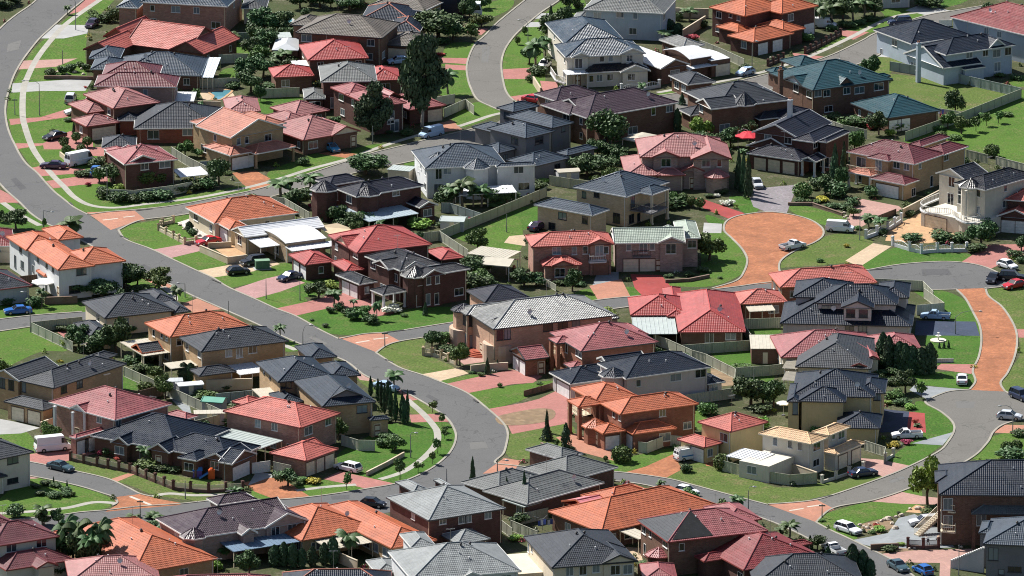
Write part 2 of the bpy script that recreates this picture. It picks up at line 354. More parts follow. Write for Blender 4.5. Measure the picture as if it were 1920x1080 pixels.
def house(t, nick, label, wall, roof, trim, ang, blocks, feats=(), wd=.75, pitch=22, frame='w', vents=2, cat='house', seed=0, base=0, ahz=None):
    rr = random.Random(sum(ord(c) for c in nick)*7+seed)
    h0 = blocks[0][0]
    a0, a1 = tu(t, ang[0], h0 if ahz is None else ahz), tu(t, ang[1], h0 if ahz is None else ahz)
    if a1.x < a0.x: a0, a1 = a1, a0
    al = math.atan2(a1.y-a0.y, a1.x-a0.x); ca, sa = math.cos(al), math.sin(al)
    cap_hip = R(pitch); BL = []
    for bi, b in enumerate(blocks):
        h, ty = b[0], b[1]; rest = list(b[2:]); o = {}
        if isinstance(rest[-1], dict): o = rest.pop()
        d = None
        if isinstance(rest[-1], (int, float)): d = rest.pop()
        pts = [tu(t, p, h) for p in rest]
        BL.append(dict(h=h, ty=ty, pts=pts, d=d, o=o))
    org = sum(BL[0]['pts'], Vector())/len(BL[0]['pts']); org.z = base
    loc = lambda p: (ca*(p.x-org.x)+sa*(p.y-org.y), -sa*(p.x-org.x)+ca*(p.y-org.y))
    wld = lambda x, y, z: Vector((org.x+ca*x-sa*y, org.y+sa*x+ca*y, z))
    for i, b in enumerate(BL):
        q = [loc(p) for p in b['pts']]; xs = [p[0] for p in q]; ys = [p[1] for p in q]
        if b['ty'] == 'oct':
            r = b['d'] or 2.3; b['x0'], b['x1'], b['y0'], b['y1'] = xs[0]-r, xs[0]+r, ys[0]-r*.2, ys[0]+r*1.8; continue
        b['x0'], b['x1'] = min(xs), max(xs)
        if b['d']: y = sum(ys)/len(ys); b['y0'], b['y1'] = y, y+b['d']
        else: b['y0'], b['y1'] = min(ys), max(ys)
        e = .006*i; b['x0'] -= e; b['x1'] += e; b['y0'] -= e; b['y1'] += e; b['h'] += .007*i
        w, dd = b['x1']-b['x0'], b['y1']-b['y0']
        if w > 27 or dd > 27 or w < 1.4 or dd < 1.4: print('SIZE?', nick, i, round(w, 1), round(dd, 1))
    root = empty('house', org, al); tag(root, label, cat)
    root['group_hint'] = ''
    del root['group_hint']
    wm = WALLS[wall](); faces = []; WB = []
    for i, b in enumerate(BL):
        walls = MB(); WB.append(walls)
        o = b['o']; ty, h = b['ty'], b['h']; x0, x1, y0, y1 = b['x0'], b['x1'], b['y0'], b['y1']; zb = o.get('zb', 0)
        ov = .45 if min(x1-x0, y1-y0) > 2.5 else .2
        b['zb'] = zb
        if ty == 'f':           # patio cover on posts
            col = o.get('c', 'cream'); s = MB(); fl = o.get('fall', .25)
            z1, z0 = h+.02, h-fl
            p = [(x0, y0, z0), (x1, y0, z0), (x1, y1, z1), (x0, y1, z1)]; q = [(a, c, z-.10) for a, c, z in p]
            nrib = max(2, int((x1-x0)/.7))
            s.face(p); s.face(q[::-1])
            for k in range(4): s.face([q[k], q[(k+1) % 4], p[(k+1) % 4], p[k]])
            for k in range(nrib+1):
                x = x0+.05+(x1-x0-.1)*k/nrib; s.beam((x, y0, z0+.03), (x, y1, z1+.03), .06, .06)
            pr = s.build('patio_roof', SHEET(col), root)
            if not o.get('nopost'):
                for px, py in ((x0+.15, y0+.2), (x1-.15, y0+.2), ((x0+x1)/2, y0+.2), (x0+.15, y1-.2), (x1-.15, y1-.2)):
                    m = MB(); m.box(px-.06, px+.06, py-.06, py+.06, 0, h-fl-.11+(fl if py > (y0+y1)/2 else 0)); m.build('post', TRIM('c' if col != 'white' else 'w'), root)
            continue
        if ty == 'f0':          # flat topped masonry block
            m = MB(); m.box(x0, x1, y0, y1, zb, h); m.build('terrace', wm, root); faces.append((b, 0)); continue
        if ty == 'v':           # shallow vaulted metal roof
            s = MB(); n = 14; rise = o.get('rise', 1.1); th = .1
            for k in range(n):
                a, c = k/n, (k+1)/n
                f = lambda u: (y0+(y1-y0)*u, h+rise*math.sin(math.pi*u))
                (ya, za), (yc, zc) = f(a), f(c)
                s.face([(x0, ya, za), (x1, ya, za), (x1, yc, zc), (x0, yc, zc)]); s.face([(x0, yc, zc-th), (x1, yc, zc-th), (x1, ya, za-th), (x0, ya, za-th)])
                for x in (x0, x1):
                    s.face([(x, ya, za-th), (x, yc, zc-th), (x, yc, zc), (x, ya, za)])
                    xx = x0+.3 if x == x0 else x1-.3
                    walls.face([(xx, ya, zb), (xx, yc, zb), (xx, yc, zc-.12), (xx, ya, za-.12)], [(ya, 0), (yc, 0), (yc, zc), (ya, za)])
            for k in range(int((x1-x0)/.6)):
                x = x0+.3+k*.6
                s.tube([(x, y0+(y1-y0)*u/8, h+rise*math.sin(math.pi*u/8)+.01) for u in range(9)], .025, 4)
            s.build('roof', SHEET(o.get('c', 'white')), root)
            walls.box(x0+.3, x1-.3, y0+.3, y1-.3, zb, h-.1); faces.append((b, .3)); continue
        rk = o.get('roof', roof); rm = MB(); gm = MB(); cm = MB(); pch = R(o['pitch']) if 'pitch' in o else cap_hip
        if ty == 'oct':
            r = b['d'] or 2.3; cx, cy = (x0+x1)/2, y0+r*.2+.0; cy = y0+r
            ring = [(cx+r*math.cos(R(22.5+45*k)), cy+r*math.sin(R(22.5+45*k))) for k in range(8)]
            ap = (cx, cy, h+r*math.tan(R(o.get('pitch', 28))))
            for k in range(8):
                a, c = ring[k], ring[(k+1) % 8]
                slope(rm, [(a[0], a[1], h), (c[0], c[1], h), ap]); cm.tube([(a[0], a[1], h+.04), (ap[0], ap[1], ap[2]+.04)], .06, 5)
                gm.beam((a[0], a[1], h-.06), (c[0], c[1], h-.06), .12, .2)
            k = (r-.4)/r; walls.prism([(cx+(x-cx)*k, cy+(y-cy)*k) for x, y in ring], zb, h-.03)
            b['octr'] = r
        else:
            pl, caps, eaves, rakes, gab = roof_planes(ty, x0, x1, y0, y1, h, pch)
            alt = o.get('slopes', {})
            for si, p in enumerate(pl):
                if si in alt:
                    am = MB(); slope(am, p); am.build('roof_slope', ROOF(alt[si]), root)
                else: slope(rm, p)
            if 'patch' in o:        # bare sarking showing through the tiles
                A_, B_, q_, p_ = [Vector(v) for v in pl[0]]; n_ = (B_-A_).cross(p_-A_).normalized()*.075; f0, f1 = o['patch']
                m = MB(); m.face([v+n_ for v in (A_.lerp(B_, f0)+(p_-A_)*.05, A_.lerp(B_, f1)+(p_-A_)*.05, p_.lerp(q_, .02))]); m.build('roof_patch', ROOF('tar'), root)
            for a, c in caps:
                a, c = Vector(a), Vector(c); t_ = (c-a).normalized(); cm.tube([a+Vector((0, 0, .045)), c+Vector((0, 0, .045))], .105, 6)
            for a, c in eaves: 
                gm.beam(Vector(a)-Vector((0, 0, .07)), Vector(c)-Vector((0, 0, .07)), .13, .2)
            for a, c in rakes: gm.beam(Vector(a)+Vector((0, 0, .02)), Vector(c)+Vector((0, 0, .05)), .1, .26)
            gm.face([(x0, y1, h-.05), (x1, y1, h-.05), (x1, y0, h-.05), (x0, y0, h-.05)])
            if not o.get('open'):
                walls.box(x0+ov, x1-ov, y0+ov, y1-ov, zb, h-.04, bottom=False)
                for a, c, p in gab:
                    a, c, p = Vector(a), Vector(c), Vector(p); mid = (a+c)/2; inw = Vector(((x0+x1)/2, (y0+y1)/2, 0))-Vector((mid.x, mid.y, 0))
                    inw = inw.normalized()*.22
                    l = (c-a).length
                    zz = Vector((0, 0, .06)); 
                    gw = [a+inw-zz, c+inw-zz, p+inw-zz]
                    o.setdefault('gabw', wall)
                    if o['gabw'] == wall: walls.face(gw, [(0, h), (l, h), (l/2, p.z)])
                    else:
                        g = MB(); g.face(gw, [(0, h), (l, h), (l/2, p.z)]); g.build('gable', WALLS[o['gabw']](), root)
                faces.append((b, ov))
            else:
                for px, py in ((x0+.35, y0+.35), (x1-.35, y0+.35), (x0+.35, y1-.35), (x1-.35, y1-.35)):
                    m = MB(); s_ = o.get('col', .18); m.box(px-s_, px+s_, py-s_, py+s_, zb, h-.06); m.box(px-s_-.08, px+s_+.08, py-s_-.08, py+s_+.08, zb, zb+.25); m.build('column', WALLS[o.get('cw', wall)](), root)
            b['gab'] = gab
            for en in o.get('gab', '') if isinstance(o.get('gab'), str) else '':      # dutch gablets at the hip ends
                w_, d_ = x1-x0, y1-y0; hy = (ty == 'hy' and d_ >= w_) or (ty in ('h',) and d_ > w_) or (ty == 'hx' and w_ < d_); tt = o.get('gt', .5); hw = (w_ if hy else d_)/2; zg = h+tt*hw*math.tan(pch); k = hw*tt
                if hy: bx = (x0+k, x1-k, y0+k-.25, y0+hw+.1) if en == 's' else (x0+k, x1-k, y1-hw-.1, y1-k+.25)
                else: bx = (x0+k-.25, x0+hw+.1, y0+k, y1-k) if en == 'w' else (x1-hw-.1, x1-k+.25, y0+k, y1-k)
                gp, gc, ge, gr, gg = roof_planes('gy' if hy else 'gx', *bx, zg+.03, pch); gb = MB(); gt_ = MB(); gw_ = MB()
                for p in gp: slope(gb, p)
                for a, c in (gr[:2] if en in 'sw' else gr[2:]): gt_.beam(Vector(a)+Vector((0, 0, .02)), Vector(c)+Vector((0, 0, .05)), .1, .24)
                for a, c in gc: gb.tube([Vector(a)+Vector((0, 0, .05)), Vector(c)+Vector((0, 0, .05))], .1, 6)
                sel = {'s': 0, 'w': 0, 'n': 1, 'e': 1}[en]; mid = Vector(((bx[0]+bx[1])/2, (bx[2]+bx[3])/2, 0))
                q = [Vector(v) for v in gg[sel]]; cm_ = (q[0]+q[1])/2; iv = Vector((mid.x-cm_.x, mid.y-cm_.y, 0)).normalized()*.22; gw_.face([v+iv-Vector((0, 0, .06)) for v in q])
                g_ = gb.build('gablet', ROOF(rk), root); gt_.build('gutter', TRIM(o.get('trim', trim)), g_); gw_.build('gable', WALLS[o.get('gw', 'dkgrey')](), g_)
        ro = rm.build('roof', ROOF(rk), root)
        if cm.f: cm.build('ridge_cap', CAP(o.get('cap', rk)), ro)
        if gm.f: gm.build('gutter', TRIM(o.get('trim', trim)), ro)
        b['pitch'] = pch
    for w_ in WB:
        if w_.f: w_.build('wall', wm, root)
    # vertical wall faces that look toward the camera
    WF = []
    for b, ov in faces:
        x0, x1, y0, y1 = b['x0']+ov, b['x1']-ov, b['y0']+ov, b['y1']-ov
        for a, c, nx, ny, rz in (((x0, y0), (x1, y0), 0, -1, 0), ((x1, y0), (x1, y1), 1, 0, math.pi/2), ((x0, y1), (x0, y0), -1, 0, -math.pi/2), ((x1, y1), (x0, y1), 0, 1, math.pi)):
            wy = sa*nx+ca*ny
            WF.append(dict(b=b, a=a, c=c, n=(nx, ny), rz=rz, vis=wy < -.1, len=math.hypot(c[0]-a[0], c[1]-a[1]), used=[]))
    def place(fc, s, z): 
        k = s/max(fc['len'], .01); return (fc['a'][0]+(fc['c'][0]-fc['a'][0])*k, fc['a'][1]+(fc['c'][1]-fc['a'][1])*k, z)
    def hit(pt):
        x, y = tp(t, pt); p1 = unp(x, y, 0); d = (p1-CAMP).normalized(); best = None
        for fc in WF:
            if not fc['vis']: continue
            A = wld(fc['a'][0], fc['a'][1], 0); B = wld(fc['c'][0], fc['c'][1], 0); nn = Vector((ca*fc['n'][0]-sa*fc['n'][1], sa*fc['n'][0]+ca*fc['n'][1], 0))
            den = d.dot(nn)
            if den > -.02: continue
            k = (A-CAMP).dot(nn)/den; p = CAMP+d*k; s = (p-A).dot((B-A).normalized())
            if -.8 < s < fc['len']+.8 and fc['b']['zb']-1.5 < p.z < fc['b']['h']+.8:
                off = max(0, -s, s-fc['len'])+max(0, -p.z)*.3
                if best is None or k+off*4 < best[0]: best = (k+off*4, fc, s, p.z)
        return best
    for f in feats:
        if f[0] in 'GDW':
            ty, pt = f[0], f[1]
            q = hit((pt[0], pt[1]-(40 if ty != 'W' else 0)))
            if not q: print('MISS', nick, f); continue
            _, fc, s, z = q; zb = fc['b']['zb']
            if ty == 'G':
                w = f[2] if len(f) > 2 else 2.5; s = max(w/2+.15, min(fc['len']-w/2-.15, s)); fc['used'].append((s, w/2+.6, 0))
                link('garage_door', garage_mesh(w, f[3] if len(f) > 3 else 'w'), root, place(fc, s, zb), fc['rz'])
            elif ty == 'D':
                s = max(.8, min(fc['len']-.8, s)); fc['used'].append((s, 1.1, 0)); link('door', door_mesh(), root, place(fc, s, zb), fc['rz'])
            else:
                w, hh = f[2], f[3]; s = max(w/2+.1, min(fc['len']-w/2-.1, s)); z = max(zb+hh/2+.15, min(fc['b']['h']-hh/2-.15, z)); fc['used'].append((s, w/2+.4, int(z/2.7)))
                fr, pa, fd = win_mesh(w, hh); wo_ = link('window', fr if frame == 'w' else fd, root, place(fc, s, z), fc['rz']); link('window_pane', pa, wo_)
        elif f[0] == 'C':
            p = tu(t, f[1], f[2]); x, y = loc(p); zb = f[2]-f[3] if len(f) > 3 else 0
            m = MB(); m.box(x-.4, x+.4, y-.3, y+.3, max(0, zb), f[2]); m.box(x-.48, x+.48, y-.38, y+.38, f[2]-.3, f[2]-.12)
            ch = m.build('chimney', WALLS[f[4] if len(f) > 4 else wall](), root); k = MB(); k.cyl(x-.17, y, .12, f[2], f[2]+.35, 7); k.cyl(x+.17, y, .12, f[2], f[2]+.35, 7); k.build('chimney_pot', plain('pot', (.30, .11, .06), .7), ch)
        elif f[0] == 'B':      # balcony: px polyline at height z
            z = f[2]; P = [loc(tu(t, p, z)) for p in (smoothpts(f[1]) if len(f) > 3 and 's' in f[3] else f[1])]
            kind = f[3] if len(f) > 3 else ''
            sl = MB(); rl = MB(); hgt = 1.0
            for a, c in zip(P, P[1:]):
                l = math.hypot(c[0]-a[0], c[1]-a[1])
                if l < .02: continue
                sl.beam((a[0], a[1], z-.12), (c[0], c[1], z-.12), .3, .24)
                rl.beam((a[0], a[1], z+hgt), (c[0], c[1], z+hgt), .09, .09); rl.beam((a[0], a[1], z+.15), (c[0], c[1], z+.15), .06, .06)
                nb = max(1, int(l/.28))
                for k in range(nb+1):
                    u = k/nb; x, y = a[0]+(c[0]-a[0])*u, a[1]+(c[1]-a[1])*u; rl.box(x-.025, x+.025, y-.025, y+.025, z+.15, z+hgt)
            if 'n' not in kind:
                cx = sum(p[0] for p in P)/len(P); cy = sum(p[1] for p in P)/len(P)
                fc = min((q for q in WF), key=lambda q: abs((cx-q['a'][0])*q['n'][0]+(cy-q['a'][1])*q['n'][1]))
                dist = [(p[0]-fc['a'][0])*fc['n'][0]+(p[1]-fc['a'][1])*fc['n'][1] for p in P]
                back = [(p[0]-fc['n'][0]*max(0, dd), p[1]-fc['n'][1]*max(0, dd)) for p, dd in zip(P, dist)]
                for i in range(len(P)-1):
                    q4 = [P[i], P[i+1], back[i+1], back[i]]
                    sl.face([(x, y, z) for x, y in q4]); sl.face([(x, y, z-.2) for x, y in q4][::-1])
            bo = sl.build('balcony', WALLS[{'w': 'white', 'c': 'cream', 'p': 'pinkw', 't': 'tan', 'd': 'dkgrey'}.get(kind[:1], 'white')](), root)
            rl.build('railing', TRIM({'w': 'w', 'c': 'c', 'p': 'w', 't': 'c', 'd': 'd'}.get(kind[:1], 'w')), bo)
        elif f[0] == 'P':      # column: top at px, z0, z1, half width
            x, y = loc(tu(t, f[1], f[3])); m = MB(); r = f[4] if len(f) > 4 else .14
            m.box(x-r, x+r, y-r, y+r, f[2], f[3]); m.box(x-r-.06, x+r+.06, y-r-.06, y+r+.06, f[2], f[2]+.2); m.box(x-r-.06, x+r+.06, y-r-.06, y+r+.06, f[3]-.15, f[3]-.003); m.build('column', WALLS[f[5] if len(f) > 5 else wall](), root)
        elif f[0] == 'T':      # round masonry turret: px centre at height, radius
            x, y = loc(tu(t, f[1], f[3])); m = MB(); m.cyl(x, y, f[2], 0, f[3], 20); m.build('turret', WALLS[f[4] if len(f) > 4 else wall](), root)
    # automatic windows
    sizes = [(1.5, 1.3), (1.8, 1.3), (.9, 1.2), (2.1, 1.4), (1.2, 1.3)]
    for fc in WF:
        b = fc['b']; h = b['h']-b['zb']
        if not fc['vis'] and rr.random() < .6: continue
        fl = 1 if h < 4 else (2 if h < 7.3 else 3)
        for k in range(fl):
            zc = b['h']-2.7*(fl-k)+1.55 if fl > 1 else b['zb']+1.6
            n = int(fc['len']/3.3)
            if fc['len'] > 2.2: n = max(1, n)
            for i in range(n):
                if rr.random() > wd: continue
                w, hh = rr.choice(sizes)
                if w > fc['len']-.6: w, hh = .9, 1.2
                s = fc['len']*(i+.5)/n+rr.uniform(-.4, .4)
                if s-w/2 < .3 or s+w/2 > fc['len']-.3: s = fc['len']*(i+.5)/n
                if w > fc['len']-.4: continue
                if any(abs(s-u) < hw+w/2 and kk == k for u, hw, kk in fc['used']): continue
                x, y, _ = place(fc, s, 0); bad = False
                for b2 in BL:
                    if b2 is b: continue
                    m = 0 if b2['ty'] != 'f' else -9
                    for e in (-w/2, 0, w/2):
                        xx, yy, _ = place(fc, s+e, 0)
                        xx += fc['n'][0]*.25; yy += fc['n'][1]*.25
                        if b2['ty'] in ('f',): 
                            if point_in(b2, xx, yy) and abs(zc-b2['h']) < .9: bad = True
                        elif point_in(b2, xx, yy, 0):
                            pk = b2['h']+min(b2['x1']-b2['x0'], b2['y1']-b2['y0'])*.2
                            if zc-hh/2-.1 < pk and zc+hh/2 > b2['zb']: bad = True
                if bad: continue
                fr, pa, fd = win_mesh(w, hh); wo_ = link('window', fr if frame == 'w' else fd, root, place(fc, s, zc), fc['rz']); link('window_pane', pa, wo_)
                fc['used'].append((s, w/2+.3, k))
    # downpipes on visible corners
    dm = TRIM('w' if wall in ('cream', 'white', 'yellow', 'ivory', 'blond', 'tan', 'beige', 'bluew', 'pinkw') else 'c')
    n = 0
    for fc in WF:
        if fc['vis'] and fc['len'] > 3 and n < 3 and fc['b']['ty'] in ('h', 'hx', 'hy'):
            s = fc['len']-.25; x, y, _ = place(fc, s, 0); x += fc['n'][0]*.05; y += fc['n'][1]*.05
            if any(b2 is not fc['b'] and point_in(b2, x+fc['n'][0]*.2, y+fc['n'][1]*.2) for b2 in BL): continue
            m = MB(); m.box(-.045, .045, -.045, .045, fc['b']['zb'], fc['b']['h']-.1); m.build('downpipe', dm, root, (x, y, 0)); n += 1
    # roof furniture
    V = vent_mesh(); cand = [b for b in BL if b['ty'] in ('h', 'hx', 'hy') and min(b['x1']-b['x0'], b['y1']-b['y0']) > 6]
    def on_roof(b, u, v, tyv):
        x = b['x0']+(b['x1']-b['x0'])*u; y = b['y0']+(b['y1']-b['y0'])*v
        z = b['h']+math.tan(b['pitch'])*min(x-b['x0'], b['x1']-x, y-b['y0'], b['y1']-y)
        zs = [z]
        for b2 in BL:
            if b2 is not b and b2['ty'] in ('h', 'hx', 'hy') and point_in(b2, x, y): zs.append(b2['h']+math.tan(b2['pitch'])*min(x-b2['x0'], b2['x1']-x, y-b2['y0'], b2['y1']-y))
        link({'v': 'roof_vent', 'a': 'roof_antenna', 's': 'satellite_dish', 'p': 'vent_pipe'}[tyv], V[tyv], root, (x, y, max(zs)))
    if cand:
        for k in range(vents): on_roof(rr.choice(cand), rr.uniform(.3, .7), rr.uniform(.35, .62), rr.choice('vvp'))
        [on_roof(rr.choice(cand), rr.uniform(.2, .8), rr.uniform(.15, .4), 'p') for _ in '12']
        if rr.random() < .6: on_roof(cand[0], rr.uniform(.35, .65), rr.uniform(.4, .6), 'a')
        if rr.random() < .3: on_roof(cand[0], rr.uniform(.3, .8), rr.uniform(.15, .35), 's')
    xs = [b['x0'] for b in BL]+[b['x1'] for b in BL]; ys = [b['y0'] for b in BL]+[b['y1'] for b in BL]
    HOUSES.append((nick, wld((min(xs)+max(xs))/2, (min(ys)+max(ys))/2, 0), [(wld(b['x0'], b['y0'], 0), wld(b['x1'], b['y0'], 0), wld(b['x1'], b['y1'], 0), wld(b['x0'], b['y1'], 0)) for b in BL]))
    return root
H = house
# ------------------------------------------------------------------ top left
T = (0, 0)
H(T, 'blue-roofed brick house at the top left', 'large two-storey brown brick house with blue tiled roof at the top left', 'pinkb', 'blue', 'w', [(1050, 15), (1705, 50)],
  [[5.5, 'hx', (1050, 15), (1705, 50), 13], [4.0, 'hx', (870, 55), (1040, 60), 9]], wd=.35)
H(T, 'pink-red many-gabled house', 'single-storey brick house with pink-red tiled roof of several steep front gables', 'brown', 'coral', 'r', [(1265, 372), (1525, 405)],
  [[2.9, 'gx', (900, 345), (1450, 372), 13], [2.9, 'gy', (1265, 375), (1525, 407), 14], [2.9, 'gy', (605, 380), (865, 392), 11, {'pitch': 27}], [3.3, 'gy', (775, 275), (965, 300), 11, {'pitch': 34}], [3.1, 'gy', (990, 255), (1120, 270), 7, {'pitch': 32}]], pitch=27)
H(T, 'slate-blue roofed house with skylights', 'single-storey house with slate-blue hip roof and a pale skylight patio cover', 'brown', 'slate', 's', [(1130, 560), (1505, 566)],
  [[2.9, 'hx', (870, 555), (1505, 568), 13.5], [2.9, 'hx', (680, 518), (900, 522), 8], [2.9, 'hx', (668, 437), (900, 440), 8], [2.8, 'f', (1512, 568), (1600, 570), (1640, 432), {'c': 'skyl', 'fall': .3}]])
H(T, 'maroon-roofed two-storey house', 'two-storey brick house with maroon tiled hip roofs beside a pale carport', 'mauve', 'maroon', 'w', [(720, 648), (1315, 655)],
  [[5.5, 'hx', (705, 645), (1322, 653), 8], [5.6, 'hx', (760, 575), (1190, 578), 9], [2.8, 'hx', (643, 745), (740, 747), 5], [2.6, 'f', (1290, 748), (1455, 750), (1440, 690), {'c': 'white'}]], wd=.45)
H(T, 'dusty pink stepped house', 'dusty pink tiled house with a garage wing in front and stepped hip roofs', 'brown', 'pink', 'r', [(850, 814), (1200, 767)],
  [[4.8, 'h', (775, 687), (850, 814), (1200, 767)], [2.9, 'hx', (650, 950), (895, 915), 6], [3.3, 'hx', (655, 848), (835, 825), 8]],
  [('G', (790, 1045), 4.8, 'c')])
H(T, 'charcoal-roofed red brick bungalow', 'single-storey red brick house under a wide charcoal hip roof', 'red', 'char', 'w', [(1005, 962), (1655, 958)],
  [[2.9, 'h', (1005, 964), (1660, 960), 15], [2.9, 'hx', (882, 905), (1040, 900), 8], [2.9, 'hx', (765, 1104), (1020, 1104), 7]], [('W', (1150, 1010), 2.1, 1.6), ('W', (1405, 990), 1.8, 1.3)])
T = (0, 1)
H(T, 'red gabled brick house on the corner', 'two-storey dark brick house with pinkish red roof and a front gable above a hedge', 'dkred', 'rose', 'w', [(985, 150), (1335, 115)],
  [[5.4, 'hx', (930, 152), (1335, 117), 10], [5.3, 'gy', (955, 150), (1190, 125), 8], [5.2, 'hx', (865, 95), (1000, 82), 6], [2.7, 'hx', (855, 85), (950, 75), 4],
   [2.6, 'f', (1340, 230), (1520, 222), (1500, 170), {'c': 'white'}]], [('W', (1085, 160), 1.5, 1.3), ('W', (1235, 152), 2.1, 1.3)], wd=.35)
# ------------------------------------------------------------------ tile (1,0)
T = (1, 0)
H(T, 'wide brown-grey roofed house', 'two-storey brown brick house with a wide brown-grey hip roof and attached garage', 'brown', 'brown', 'd', [(300, 243), (945, 285)],
  [[5.5, 'hx', (298, 243), (945, 285), 12.5], [5.4, 'hx', (258, 185), (440, 195), 7], [2.9, 'hx', (950, 335), (1250, 355), 9]], [('G', (1080, 415), 4.6, 'c'), ('W', (380, 285), 2.1, 1.4)], wd=.25)
H(T, 'dark blue house with orange ridges', 'low house with dark blue tiles and orange ridge capping behind a brown-grey roof', 'tan', 'navy', 'w', [(990, 228), (1230, 235)],
  [[2.9, 'hx', (790, 135), (1160, 165), 11, {'cap': 'salmon'}], [2.9, 'hx', (990, 230), (1230, 238), 10, {'cap': 'salmon'}]])
H(T, 'grey-roofed house beside the lorry', 'tan house with a grey-brown roof at the top edge beside the dark lorry', 'tan', 'brown', 'w', [(850, 35), (1260, 82)], [[3.2, 'hx', (850, 37), (1262, 82), 13]])
H(T, 'small grey roof at the top', 'small house with grey tiled roof at the top edge by the shrubs', 'beige', 'char2', 'w', [(-90, 60), (75, 62)], [[3.2, 'hx', (-110, 62), (75, 64), 10]])
H(T, 'raspberry-red roofed house', 'house with bright raspberry-red tiled roofs and low red wings on both sides', 'brown', 'red', 'r', [(390, 452), (845, 434)],
  [[4.2, 'hx', (390, 452), (845, 434), 12], [2.9, 'hx', (840, 602), (1115, 600), 9], [2.9, 'hx', (130, 575), (440, 574), 7], [2.8, 'gy', (655, 372), (800, 366), 5, {'zb': 2, 'pitch': 28}], [2.8, 'f', (285, 498), (425, 490), (424, 450), {'c': 'white', 'fall': .1}]], wd=.3)
H(T, 'grey hip-roofed dark brick house', 'two-storey dark red brick house with a grey hip roof between red roofs', 'dkred', 'grey', 'w', [(495, 612), (910, 606)],
  [[5.5, 'h', (488, 614), (908, 607), 12], [2.9, 'hx', (362, 740), (520, 738), 7]], [('W', (575, 770), .9, 2.0), ('W', (665, 770), 1.2, 2.0)], wd=.3)
H(T, 'pink-red roof behind the gum trees', 'brick house with pink-red roofs and a glazed front half hidden by two tall gum trees', 'dkred', 'rose', 'r', [(988, 788), (1120, 770)],
  [[5.4, 'hx', (885, 803), (1128, 768), 11], [5.4, 'hx', (692, 716), (900, 690), 7], [5.2, 'gy', (960, 752), (1110, 735), 7, {'pitch': 30}], [2.9, 'hx', (1130, 820), (1440, 795), 10]],
  [('W', (1010, 880), 1.5, 2.4), ('W', (1040, 960), 1.8, 2.2), ('G', (1370, 890), 3.0, 'c')])
H(T, 'low pink house with striped gable', 'low single-storey pink tiled house with a cream striped front gable', 'brown', 'pink', 'r', [(380, 1044), (565, 1012)],
  [[2.9, 'hx', (345, 1048), (770, 985), 13], [2.9, 'hx', (208, 985), (520, 930), 11], [2.9, 'gy', (568, 1017), (788, 985), 8, {'gabw': 'cream'}], [2.9, 'hx', (280, 870), (560, 830), 8]], [('D', (760, 1060))])
H((0, 0), 'salmon house with arched porch', 'two-storey tan brick house with salmon gable roof and a salmon porch and garage', 'tan', 'salmon', 'w', [(1735, 1033), (2148, 956)],
  [[5.5, 'gy', (1732, 1034), (2148, 958), 11], [5.5, 'hx', (1640, 985), (1780, 960), 9], [5.4, 'hx', (1960, 950), (2160, 925), 10], [2.9, 'hx', (1698, 1158), (1925, 1148), 6], [2.8, 'hx', (1900, 1150), (2235, 1105), 5, {'open': 1}], [2.9, 'h', (1595, 1085), (1705, 1160), (1800, 1140)]],
  [('G', (1808, 1255), 4.8, 'w'), ('W', (1790, 1060), .9, 1.3), ('W', (1850, 1050), .9, 1.3), ('W', (2010, 1030), 1.5, 1.3)])
H((0, 0), 'small pink pavilion house', 'small pink-roofed outbuilding with pale walls beside a swimming pool', 'beige', 'pink', 'r', [(1700, 840), (1950, 834)], [[2.9, 'h', (1700, 840), (1955, 834), 10]])
# ------------------------------------------------------------------ tile (2,0)
T = (2, 0)
H(T, 'pale blue-grey house at the top', 'two-storey pale blue-grey walled house with a grey roof at the top edge', 'bluew', 'grey', 'w', [(540, 70), (1135, 100)],
  [[5.5, 'hx', (535, 72), (1140, 102), 14], [2.9, 'hx', (412, 180), (560, 184), 9]], [('W', (925, 110), .9, 1.3), ('W', (810, 110), 1.5, 1.2)], wd=.25)
H(T, 'cream mansion with glinting blue roof', 'two-storey cream rendered house with dark blue roof glinting silver and front bays', 'ivory', 'blue', 'w', [(550, 547), (1030, 522)],
  [[5.6, 'hx', (400, 428), (995, 402), 10, {'roof': 'blue'}], [5.6, 'hy', (395, 330), (845, 305), 17], [5.6, 'gy', (450, 432), (592, 426), 5], [5.6, 'gy', (808, 412), (1005, 402), 6],
   [2.9, 'hx', (552, 549), (1030, 522), 4.5, {'roof': 'black'}], [2.9, 'gy', (822, 548), (1035, 530), 3, {'roof': 'black'}], [3.0, 'f', (410, 560), (548, 552), (545, 520), {'c': 'white', 'fall': .05}]],
  [('W', (500, 475), 1.5, 1.9), ('W', (882, 437), 1.2, 1.2), ('W', (675, 440), .9, 1.2), ('W', (740, 440), .9, 1.2), ('W', (595, 590), .9, 1.3), ('W', (655, 585), 1.2, 1.3), ('W', (735, 580), 1.2, 1.3), ('W', (895, 578), 1.5, 1.3), ('D', (490, 645)), ('B', [(290, 540), (330, 600), (400, 622)], 1.2, 'w')], wd=.4)
